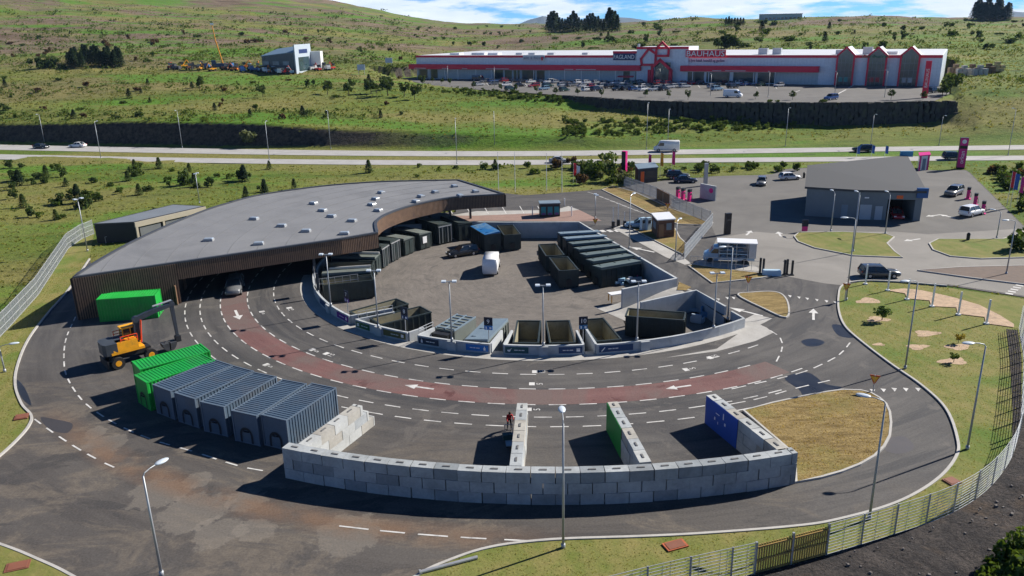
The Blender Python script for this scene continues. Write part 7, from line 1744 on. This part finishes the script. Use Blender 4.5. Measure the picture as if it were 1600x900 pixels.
# distant pale buildings on the right ridge
g3 = G(1226, 31.5); 
if g3: 
    oo = empty('ridge_building', (g3.x, g3.y + 15, g3.z), 0, 'long pale flat roofed building on the skyline above the store', 'building'); b = MB(); b.box((0, 0, 2.5), (44, 14, 8)); b.build('wall', mat('pale_blue_grey_wall', (.36, .42, .47), .7, .06, .2), oo); b = MB(); b.box((0, 0, 6.7), (45, 15, .4)); b.build('roof', M_edge, oo); b = MB()
    for i in range(9): b.box((-18 + i * 4.5, -7.05, 2.2), (2.6, .1, 1.6))
    b.build('windows', M_dglass, oo)
# stacked pallets and pipes beyond the right end of the store
for i, (x, y, cn, cc) in enumerate(((1492, 116, 'tan', (.3, .2, .13)), (1505, 118, 'pale', (.5, .46, .42)), (1518, 116, 'brown', (.2, .12, .08)), (1530, 118, 'grey', (.36, .36, .36)), (1543, 115, 'dark brown', (.13, .08, .05)), (1557, 112, 'yellowish', (.42, .34, .18)))):
    gg = G(x, y)
    if gg: 
        b = MB(); r2 = random.Random(i)
        for a_ in range(3):
            for k_ in range(2 + a_ % 2): b.box((a_ * 1.6 - 1.6, r2.uniform(-.2, .2), .55 + k_ * 1.1), (1.4, 1.4, 1.0))
        q_ = b.build('pallet_stack', mat('stack_' + cn.replace(' ', '_'), cc, .8, .3, 1)); q_.location = gg; tag(q_, cn + ' stack of palletised goods beyond the right end of the store', 'pallets', 'pallet stacks behind the store')

for x, y, l in ((565, 117, 'left of two pale billboards on poles by the road into the store plateau'), (609, 118, 'right of two pale billboards on poles by the road into the store plateau')):
    gg = G(x, y); oo = empty('billboard', gg, R(-5), l, 'billboard', 'billboards by the access road'); b = MB(); b.box((0, 0, 3.0), (3.2, .2, 2.2)); b.build('panel', mat('pale_blue_panel', (.42, .5, .62), .5, .15, 1), oo)
    for s_ in (-1.2, 1.2): b = MB(); b.tube((s_, .12, 0), (s_, .12, 2.2), .08); b.build('leg', M_galv, oo)
# ------------------------------------------------------------------ vegetation
def leafmat(name, c0, c1, rough=.75, trans=.38):
    m, t, b = newmat(name); oi = N(t, 'ShaderNodeObjectInfo'); g = N(t, 'ShaderNodeNewGeometry')
    n1 = noise_n(t, g.outputs['Position'], .9, 3); 
    s = math_n(t, 'ADD', math_n(t, 'MULTIPLY', g.outputs['Random Per Island'], .55), math_n(t, 'MULTIPLY', n1, .45))
    c = mixc(t, ramp(t, s, .2, .8), c0, c1); c = mixc(t, math_n(t, 'MULTIPLY', oi.outputs['Random'], .45), c, sc(c1, .8))
    t.links.new(c, b.inputs['Base Color']); b.inputs['Roughness'].default_value = rough; b.inputs['Specular IOR Level'].default_value = .2
    tr = N(t, 'ShaderNodeBsdfTranslucent'); t.links.new(mixc(t, 1.0, c, (1.15, 1.1, .6), 'MULTIPLY'), tr.inputs[0]); ms = N(t, 'ShaderNodeMixShader'); ms.inputs[0].default_value = trans
    o_ = [n for n in t.nodes if n.type == 'OUTPUT_MATERIAL'][0]; t.links.new(b.outputs[0], ms.inputs[1]); t.links.new(tr.outputs[0], ms.inputs[2]); t.links.new(ms.outputs[0], o_.inputs[0])
    return m
M_leaf = leafmat('shrub_leaves', (0.035, 0.075, 0.010), (0.115, 0.165, 0.032)); M_leafd = leafmat('dark_shrub_leaves', (0.022, 0.048, 0.010), (0.072, 0.110, 0.026)); M_con = leafmat('conifer_needles', (0.010, 0.027, 0.011), (0.034, 0.062, 0.024)); M_wil = leafmat('willow_leaves', (0.075, 0.10, 0.04), (0.17, 0.19, 0.09)); M_brn = leafmat('russet_leaves', (0.05, 0.03, 0.018), (0.14, 0.085, 0.04))
M_bk = mat('bark', (0.07, 0.05, 0.035), .9, .3, 3, bmp=.5)
def leaf_cloud(b, r_, clumps, n, size):
    for _ in range(n):
        cx, cy, cz, rr_ = r_.choice(clumps)
        while True:
            d = Vector((r_.gauss(0, 1), r_.gauss(0, 1), r_.gauss(0, 1)))
            if d.length > 1e-3: break
        d = d.normalized() * rr_ * r_.uniform(.45, 1.0) ** .6; c = Vector((cx + d.x, cy + d.y, max(.05, cz + d.z * .85)))
        u = Vector((r_.gauss(0, 1), r_.gauss(0, 1), r_.gauss(0, .6))).normalized(); w = u.orthogonal().normalized(); w.rotate(Matrix.Rotation(r_.uniform(0, 6.28), 3, u)); v = u.cross(w)
        s_ = size * r_.uniform(.6, 1.4); b.add([c - w * s_ - v * s_ * .5, c + w * s_ * .2 - v * s_ * .7, c + w * s_ + v * s_ * .3, c - w * s_ * .3 + v * s_ * .8], [(0, 1, 2, 3)])
SHR = []
for k_ in range(6):
    r_ = random.Random(100 + k_); b = MB(); W_ = 1.0; cl = [(r_.uniform(-.55, .55), r_.uniform(-.55, .55), r_.uniform(.25, .8 + .25 * (k_ % 3)), r_.uniform(.25, .45)) for _ in range(7)]; leaf_cloud(b, r_, cl, 260, .13); SHR.append(b.mesh('shrub_foliage', M_leaf))
CONI = []
for k_ in range(4):
    r_ = random.Random(200 + k_); b = MB(); H_ = 1.0
    for i in range(900):
        t = r_.random() ** .8; z = .06 + .94 * t; rad = (.30 + .05 * math.sin(z * 40)) * (1 - z) ** .85 + .015; a_ = r_.uniform(0, 6.28); q = r_.uniform(.45, 1.05) * rad
        c = Vector((q * math.cos(a_), q * math.sin(a_), z)); o_ = Vector((math.cos(a_), math.sin(a_), -.35)).normalized(); w = Vector((-math.sin(a_), math.cos(a_), r_.uniform(-.3, .3))); s_ = r_.uniform(.035, .075)
        b.add([c - w * s_ * .6, c + o_ * s_ * 1.2 - w * s_ * .3, c + o_ * s_ * 1.3 + w * s_ * .3, c + w * s_ * .6], [(0, 1, 2, 3)])
    q = MB(); q.tube((0, 0, 0), (0, 0, .9), .022, .006, 6); CONI.append((b.mesh('conifer_crown', M_con), q.mesh('conifer_trunk', M_bk)))
BRO = []
for k_ in range(3):
    r_ = random.Random(300 + k_); b = MB(); cl = [(r_.uniform(-.3, .3), r_.uniform(-.3, .3), r_.uniform(.4, .92), r_.uniform(.12, .22)) for _ in range(11)]; leaf_cloud(b, r_, cl, 420, .055); q = MB(); q.tube((0, 0, 0), (0, 0, .55), .03, .015, 6)
    for _ in range(4): a_ = r_.uniform(0, 6.28); q.tube((0, 0, r_.uniform(.25, .45)), (.22 * math.cos(a_), .22 * math.sin(a_), r_.uniform(.6, .8)), .014, .006, 5)
    BRO.append((b.mesh('tree_crown', M_leaf), q.mesh('tree_trunk', M_bk)))
def setm(o, m): o.material_slots[0].link = 'OBJECT'; o.material_slots[0].material = m
def shrub(p, s_, label, group, m=None, name='shrub', h=None):
    o = bpy.data.objects.new(name, rnd.choice(SHR)); COL.objects.link(o); o.location = p; k_ = s_ * rnd.uniform(.85, 1.2); o.scale = (k_, k_, (h or s_) * rnd.uniform(.85, 1.15)); o.rotation_euler = (0, 0, rnd.uniform(0, 6.28))
    if m: setm(o, m)
    return tag(o, label, 'shrub', group)
def tree(p, h, label, group, kind='conifer', m=None, w=1.0, name=None):
    cr_, tr_ = rnd.choice(CONI if kind == 'conifer' else BRO); o = empty(name or ('conifer_tree' if kind == 'conifer' else 'young_tree'), p, rnd.uniform(0, 6.28), label, 'tree', group); h *= rnd.uniform(.9, 1.1); o.scale = (h * w, h * w, h)
    for nm, me_ in (('crown', cr_), ('trunk', tr_)):
        c = bpy.data.objects.new(nm, me_); COL.objects.link(c); c.parent = o
        if m and nm == 'crown': setm(c, m)
    return o
def scatter(n, box, seed, ok=lambda x, y: True):
    r_ = random.Random(seed); out = []; k_ = 0
    while len(out) < n and k_ < n * 30:
        k_ += 1; x, y = r_.uniform(box[0], box[2]), r_.uniform(box[1], box[3])
        if not ok(x, y): continue
        g = G(x, y)
        if g is not None: out.append((g, x, y, r_))
    return out
# meadow between the highway and the hall
roofline = lambda x: np.interp(x, [0, 60, 130, 200, 330, 450, 600, 720, 800], [400, 370, 340, 320, 300, 285, 278, 275, 285])
GS = 'shrubs in the meadow before the highway'
for g, x, y, r_ in scatter(62, (0, 262, 860, 352), 1, lambda x, y: y < roofline(x) - 8 and not (700 < x and y > 276)):
    if r_.random() < .2: tree(g, r_.uniform(1.4, 2.8), 'young dark conifer in the meadow between the highway and the hall roof', 'young conifers in the meadow', m=M_leafd, w=1.15)
    else: shrub(g, r_.uniform(.6, 1.5), 'low shrub in the rough meadow between the highway and the hall roof', GS, M_leafd if r_.random() < .5 else M_leaf)
for x, y, s_ in ((285, 290, 2.3), (380, 283, 2.0), (330, 292, 1.7), (215, 275, 1.4), (28, 283, 1.9), (60, 280, 1.6), (232, 299, 1.2), (412, 300, 1.3)):
    g = G(x, y); shrub(g, s_, 'dense dark bush, one of the larger ones in the meadow left of the hall', 'large bushes in the meadow', M_leafd)
for x, y, h in ((382, 284, 3.4), (31, 290, 3.4), (123, 318, 3.8), (414, 305, 3.2), (305, 292, 3.0), (385, 312, 2.8), (460, 296, 2.4)):
    tree(G(x, y), h, 'taller pointed conifer standing in the meadow left of the hall', 'taller conifers in the meadow')
for g, x, y, r_ in scatter(22, (866, 262, 985, 292), 2, lambda x, y: y < 291):
    shrub(g, r_.uniform(1.0, 2.4), 'bush in the thicket between the bare poles and the dark kiosk', 'thicket behind the parking', r_.choice((M_leaf, M_leafd, M_brn, M_wil)))
for g, x, y, r_ in scatter(16, (1040, 262, 1250, 276), 3, lambda x, y: y < 268 + (1250 - x) * .03):
    shrub(g, r_.uniform(.7, 1.5), 'shrub on the bright verge between the forecourt and the highway', 'shrubs on the forecourt verge', r_.choice((M_leaf, M_leafd)))
for g, x, y, r_ in scatter(18, (1540, 262, 1600, 345), 4, lambda x, y: x > 1530 + (y - 262) * .95):
    shrub(g, r_.uniform(.8, 2.0), 'bush on the slope right of the fuel forecourt', 'bushes right of the forecourt', r_.choice((M_leaf, M_leafd, M_brn)))
shrub(P(1590, 388, .1), 2.6, 'broad dark bush on the right grass island', None, M_leafd)
shrub(G(393, 228), 3.0, 'pale grey willow bush in front of the dark rock cut by the highway', None, M_wil)
for i, (x, y, h) in enumerate(((1378, 500, 1.9), (1490, 566, 1.1))): tree(P(x, y, .07), h * .9, ['young pine growing from a bark bed on the lawn', 'small pine in the nearest bark bed on the lawn'][i], None, 'broad', w=1.1, m=leafmat('pine_needles', (.03, .07, .015), (.08, .14, .03)) if i == 0 else M_leaf)
tree(P(1497, 536, .07), 1.0, 'tiny yellowish sapling in the right-hand bark bed', None, 'broad', m=leafmat('yellow_leaves', (.22, .17, .02), (.4, .32, .05)))
for i, (x, y, s_) in enumerate(((1548, 896, .9), (1568, 884, 1.1), (1588, 876, 1.2), (1606, 866, 1.2), (1566, 905, 1.1), (1590, 900, 1.3), (1612, 890, 1.3), (1540, 915, .9), (1630, 880, 1.3), (1600, 920, 1.3))):
    p = P(x, y, .1); shrub(Vector((p.x, p.y, .1)), s_, 'green bush on the lava slope in the bottom right corner', 'bushes on the lava slope', M_leaf)
# beyond the highway
def bigfield(n, box, seed, s0, s1, label, group, ms, ok=lambda x, y: True, con=.0):
    for g, x, y, r_ in scatter(n, box, seed, ok):
        if r_.random() < con: tree(g, r_.uniform(s0, s1) * 1.7, label.replace('shrub', 'small conifer'), group.replace('shrubs', 'conifers'), w=1.2)
        else: shrub(g, r_.uniform(s0, s1), label, group, r_.choice(ms), h=r_.uniform(s0, s1) * .8)
bigfield(46, (0, 122, 640, 188), 5, .8, 2.0, 'shrub on the rough slope above the dark rock cut', 'shrubs above the rock cut', (M_leaf, M_leafd, M_brn), con=.2)
for x, y, h in ((512, 148, 4.5), (545, 150, 4.0), (552, 140, 3.8), (580, 147, 5.5), (588, 146, 5.0), (606, 150, 6.0), (612, 140, 4.6), (632, 151, 5.0), (648, 156, 4.5), (660, 134, 3.6), (312, 140, 4.2), (480, 138, 3.4), (411, 152, 3.8)):
    tree(G(x, y), h, 'dark tree in the loose group on the slope left of the store car park', 'trees left of the store car park', 'broad', M_leafd)
for x, y, s_ in ((60, 107, 4.5), (78, 107, 5.0), (98, 108, 2.5)): shrub(G(x, y), s_, 'rounded dark bush left of the plantation on the hillside', 'rounded bushes by the plantation', M_leafd)
for i in range(20):
    x = 108 + i * 4.3; tree(G(x, 103 + (i % 3) * 1.5 - (4 if 5 < i < 12 else 0)), 7.2 + (i % 4) * .8 - abs(i - 9) * .1, 'dark conifer in the dense plantation on the left hillside', 'plantation on the left hillside', w=.9)
bigfield(50, (0, 52, 640, 100), 6, 1.2, 3.2, 'dark shrub on the brown heath of the left hillside', 'shrubs on the left hillside', (M_leafd, M_leaf, M_brn), lambda x, y: not (255 < x < 530 and y > 70))
bigfield(26, (640, 40, 860, 78), 7, 1.2, 3.2, 'dark shrub on the heath behind the left half of the store', 'shrubs behind the store', (M_leafd, M_leaf))
bigfield(88, (860, 33, 1600, 78), 8, 1.3, 4.2, 'dark shrub on the green ridge behind the store', 'shrubs on the ridge', (M_leafd, M_leaf, M_leafd), con=.12)
for i in range(26):
    x = 857 + i * 4.3; g = G(x, 49 + (i % 3)); h = g.y * (23 + 5 * math.sin(i * .9) + (4 if i > 20 else 0)) / FPX * 1.02; tree(g, h, 'tall dark conifer in the grove on the skyline behind the store', 'conifer grove on the skyline', w=.85)
for i in range(17):
    x = 1521 + i * 3.4; g = G(x, 31 + (i % 2)); h = g.y * (27 + 4 * math.sin(i * 1.3) - (5 if i > 12 else 0)) / FPX; tree(g, h, 'tall dark conifer in the clump on the skyline at the far right', 'conifer clump at the far right', w=.9)
for i in range(8): x = 1122 + i * 4.6; g = G(x, 78); tree(g, g.y * (16 + 3 * (i % 3)) / FPX, 'dark tree just behind the store, right of its white lettering', 'trees right of the lettering', 'broad', M_leafd, w=1.1)
for i in range(7): x = 1134 + i * 4.5; g = G(x, 40); tree(g, g.y * 12 / FPX, 'dark conifer in the small skyline group above the white lettering', 'small skyline conifers')
for i, (x, y) in enumerate(((676, 129), (690, 131), (703, 133), (740, 139), (783, 142), (805, 143), (838, 146), (868, 149), (903, 149), (940, 152), (1008, 152), (1045, 154), (1075, 156), (1180, 155), (1238, 156), (1392, 156), (1442, 156))):
    p = P(x, y, PLAT_Z); tree(p, 2.6, ORD[i] + ' from the left of the young trees along the front of the car park', 'young trees along the car park', 'broad', M_leafd, w=.8)
for x, y, h in ((1478, 150, 5.0), (1484, 148, 5.5), (1472, 152, 3.6)): tree(G(x, y), h, 'dark tree at the right corner of the store car park', 'trees at the car park corner', 'broad', M_leafd)
# hedge-like banks below the car park and beside the highway
def hedge(name, pts_, s0, s1, m):
    b = MB()
    for g, x, y, r_ in pts_:
        me_ = r_.choice(SHR); k_ = r_.uniform(s0, s1); an = r_.uniform(0, 6.28); ca, sa = math.cos(an) * k_, math.sin(an) * k_
        b.add([(g.x + v.co.x * ca - v.co.y * sa, g.y + v.co.x * sa + v.co.y * ca, g.z + v.co.z * k_ * .9) for v in me_.vertices], [tuple(f.vertices) for f in me_.polygons])
    tag(b.build(name, m), kind='stuff')
hedge('hedge_bank', scatter(130, (690, 141, 880, 166), 9, lambda x, y: abs(y - (139.5 + (x - 690) * .105)) < 6), 0.5, 1.15, M_leaf)
hedge('hedge_strip', scatter(240, (880, 184, 1300, 222), 10, lambda x, y: y > 189 and y < 216 - (x - 905) * .045), .55, 1.25, M_leaf)
# low scrub streaking the hillsides, far too much to count
r_ = random.Random(77); b = MB(); k_ = 0
while k_ < 1700:
    x, y = r_.uniform(-20, 1620), r_.uniform(18, 205) if r_.random() < .85 else r_.uniform(258, 330)
    g = G(x, y)
    if g is None or (g.y < 190 and (not bool(inside([Vector((-160, 120)), Vector((-160, 205)), Vector((20, 188)), Vector((-15, 164)), Vector((-45, 160)), Vector((-66, 130))], np.array([g.x]), np.array([g.y]))[0]))) or bool(inside(PLATEAU, np.array([g.x]), np.array([g.y]))[0]) or (g.y > 190 and g.y < road_far_Y(g.x / g.y) + 7) or g.y > 1700: 
        k_ += .02; continue
    v = float(fbm(np.array([g.x * .35]), np.array([g.y]), .03, 21)[0]) + .5 * float(fbm(np.array([g.x * .4]), np.array([g.y]), .12, 22)[0])
    if v < r_.uniform(-.05, .22): k_ += .02; continue
    s_ = r_.uniform(.4, 1.0) * (1 + g.y / 330); k_ += 1
    for _ in range(13):
        d = Vector((r_.gauss(0, .55), r_.gauss(0, .45), r_.uniform(.05, .62))) * s_; u = Vector((r_.gauss(0, 1), r_.gauss(0, 1), r_.gauss(0, .7))).normalized(); w = u.orthogonal().normalized(); w2 = u.cross(w); q = s_ * r_.uniform(.14, .32); c = g + d
        b.add([c - w * q, c + w2 * q * .8, c + w * q, c - w2 * q * .7], [(0, 1, 2, 3)])
for _ in range(900):
    x, y = (r_.uniform(830, 1620), r_.uniform(30, 80)) if r_.random() < .6 else (r_.uniform(-10, 640), r_.uniform(10, 105))
    g = G(x, y)
    if g is None or bool(inside(PLATEAU, np.array([g.x]), np.array([g.y]))[0]) or g.y > 1500 or g.y < 230: continue
    v = float(fbm(np.array([g.x * .3]), np.array([g.y]), .022, 31)[0])
    if v < r_.uniform(-.12, .10): continue
    s_ = r_.uniform(.5, 1.3) * (1 + g.y / 400)
    for _ in range(16):
        d = Vector((r_.gauss(0, .9), r_.gauss(0, .5), r_.uniform(.05, .7))) * s_; u = Vector((r_.gauss(0, 1), r_.gauss(0, 1), r_.gauss(0, .7))).normalized(); w = u.orthogonal().normalized(); w2 = u.cross(w); q = s_ * r_.uniform(.14, .34); c = g + d
        b.add([c - w * q, c + w2 * q * .8, c + w * q, c - w2 * q * .7], [(0, 1, 2, 3)])
tag(b.build('hillside_scrub', leafmat('scrub_leaves', (0.040, 0.075, 0.010), (0.120, 0.160, 0.030))), kind='stuff')
# grass and herbs of the meadows, far too many to count
def tufts(name, boxes, seed, m, h0, h1):
    r_ = np.random.RandomState(seed); V, F = [], []
    for (n, x0, y0, x1, y1, okf) in boxes:
        a_ = r_.uniform(x0, x1, n); Y = r_.uniform(y0, y1, n); X = a_ * Y; ok = okf(X, Y); X, Y = X[ok], Y[ok]; Z = terrain(X, Y)
        for x, y, z in zip(X, Y, Z):
            for _ in range(3):
                an = r_.uniform(0, 6.28); w = r_.uniform(.08, .22) * (1 + y / 500); h = r_.uniform(h0, h1) * (1 + y / 600); dx, dy = math.cos(an) * w, math.sin(an) * w; lx, ly = r_.uniform(-.2, .2, 2); ox, oy = r_.uniform(-.4, .4, 2); k_ = len(V)
                V.extend([(x + ox - dx, y + oy - dy, z - .03), (x + ox + dx, y + oy + dy, z - .03), (x + ox + lx + dx * .3, y + oy + ly + dy * .3, z + h)]); F.append((k_, k_ + 1, k_ + 2))
    me_ = bpy.data.meshes.new(name); me_.from_pydata(V, [], F); me_.materials.append(m); o = bpy.data.objects.new(name, me_); COL.objects.link(o); tag(o, kind='stuff'); return o
def meadow_ok(X, Y):
    a_ = X / Y; lowY = np.interp(a_, [p.x / p.y for p in LO_NEAR], [p.y for p in LO_NEAR]); return (~inside(site, X, Y)) & (Y < lowY - 1.5) & (~inside([Vector(p) for p in fence_l] + left_kp[::-1], X, Y)) & ((X < 95) | (Y > 150))
def far_ok(X, Y): a_ = X / Y; return (Y > road_far_Y(a_) + 6) & (~inside(PLATEAU, X, Y))
M_tuft = leafmat('meadow_tufts', (0.085, 0.13, 0.018), (0.26, 0.235, 0.07), .9, .5); M_tuft2 = leafmat('heath_tufts', (0.075, 0.12, 0.014), (0.22, 0.19, 0.06), .9, .5)
tufts('meadow_grass', [(10000, -.78, 85, .75, 205, meadow_ok)], 3, M_tuft, .08, .24); tufts('hillside_grass', [(17000, -.75, 205, .75, 420, far_ok), (9000, -.75, 420, .75, 900, far_ok)], 4, M_tuft2, .12, .36)
def sod(name, n, poly, m, seed, z, h0, h1, w0, w1):
    r_ = np.random.RandomState(seed); V, F = [], []; xs = [p.x for p in poly]; ys_ = [p.y for p in poly]
    X = r_.uniform(max(min(xs), -60), min(max(xs), 60), n * 6); Y = r_.uniform(max(min(ys_), 34), max(ys_), n * 6); ok = inside(poly, X, Y); X, Y = X[ok][:n], Y[ok][:n]
    for x, y in zip(X, Y):
        an = r_.uniform(0, 6.28); w = r_.uniform(w0, w1); h = r_.uniform(h0, h1); dx, dy = math.cos(an) * w, math.sin(an) * w; lx, ly = r_.uniform(-.1, .1, 2); k_ = len(V)
        V.extend([(x - dx, y - dy, z), (x + dx, y + dy, z), (x + lx + dx * .3, y + ly + dy * .3, z + h)]); F.append((k_, k_ + 1, k_ + 2))
    me_ = bpy.data.meshes.new(name); me_.from_pydata(V, [], F); me_.materials.append(m); tag_o = bpy.data.objects.new(name, me_); COL.objects.link(tag_o); tag(tag_o, kind='stuff')
M_sod = leafmat('lawn_blades', (0.17, 0.21, 0.04), (0.38, 0.33, 0.12), .9, .6); M_straw = leafmat('straw_blades', (0.24, 0.17, 0.06), (0.46, 0.34, 0.15), .9, .6)
sod('lawn_grass', 14000, lawn_kp + fence_r + PP([(1600, 520), (1480, 450), (1400, 443)]), M_sod, 31, .05, .03, .08, .03, .07)
sod('straw_grass', 3500, PP([(1162, 643), (1253, 621), (1316, 611), (1345, 612), (1368, 620), (1387, 637), (1391, 662), (1380, 700), (1343, 728), (1283, 747), (1244, 755), (1242, 712)]), M_straw, 32, .1, .03, .10, .03, .09)
sod('lawn_grass', 7000, left_kp[:-3] + PP([(-120, 760)]) + fence_l[::-1], M_sod, 33, .04, .03, .09, .03, .08)
# loose stones on the lava slope
r_ = random.Random(12); b = MB()
for _ in range(1300):
    t = r_.randrange(len(lp) - 1); d = (lp[t + 1] - lp[t]); nn = Vector((d.y, -d.x, 0)).normalized(); s_ = r_.uniform(.5, 16); p = lp[t] + d * r_.random() + nn * s_; k_ = .04 + .16 * r_.random() ** 2.5
    b.box((p.x, p.y, lava_z(p.x, p.y, s_) + k_ * .2), (k_ * r_.uniform(.7, 1.5), k_ * r_.uniform(.7, 1.4), k_ * .8), r_.uniform(0, 3), taper=(r_.uniform(.5, .9), r_.uniform(.5, .9)))
tag(b.build('loose_stones', mat('lava_stone', (0.14, 0.125, 0.115), .9, .5, 1.2)), kind='stuff')

# summer haze over the whole landscape
b = MB(); z0_, z1_ = -100.0, 330.0; b.box((0, 5300, (z0_ + z1_) / 2), (32000, 11600, z1_ - z0_))
hz = bpy.data.materials.new('summer_haze'); hz.use_nodes = True; t = hz.node_tree; t.nodes.clear(); o_ = t.nodes.new('ShaderNodeOutputMaterial'); v_ = t.nodes.new('ShaderNodeVolumePrincipled')
v_.inputs['Color'].default_value = (.40, .66, 1.0, 1); v_.inputs['Density'].default_value = 4e-5; v_.inputs['Anisotropy'].default_value = 0.0; t.links.new(v_.outputs[0], o_.inputs['Volume'])
tag(b.build('haze', hz), kind='stuff')
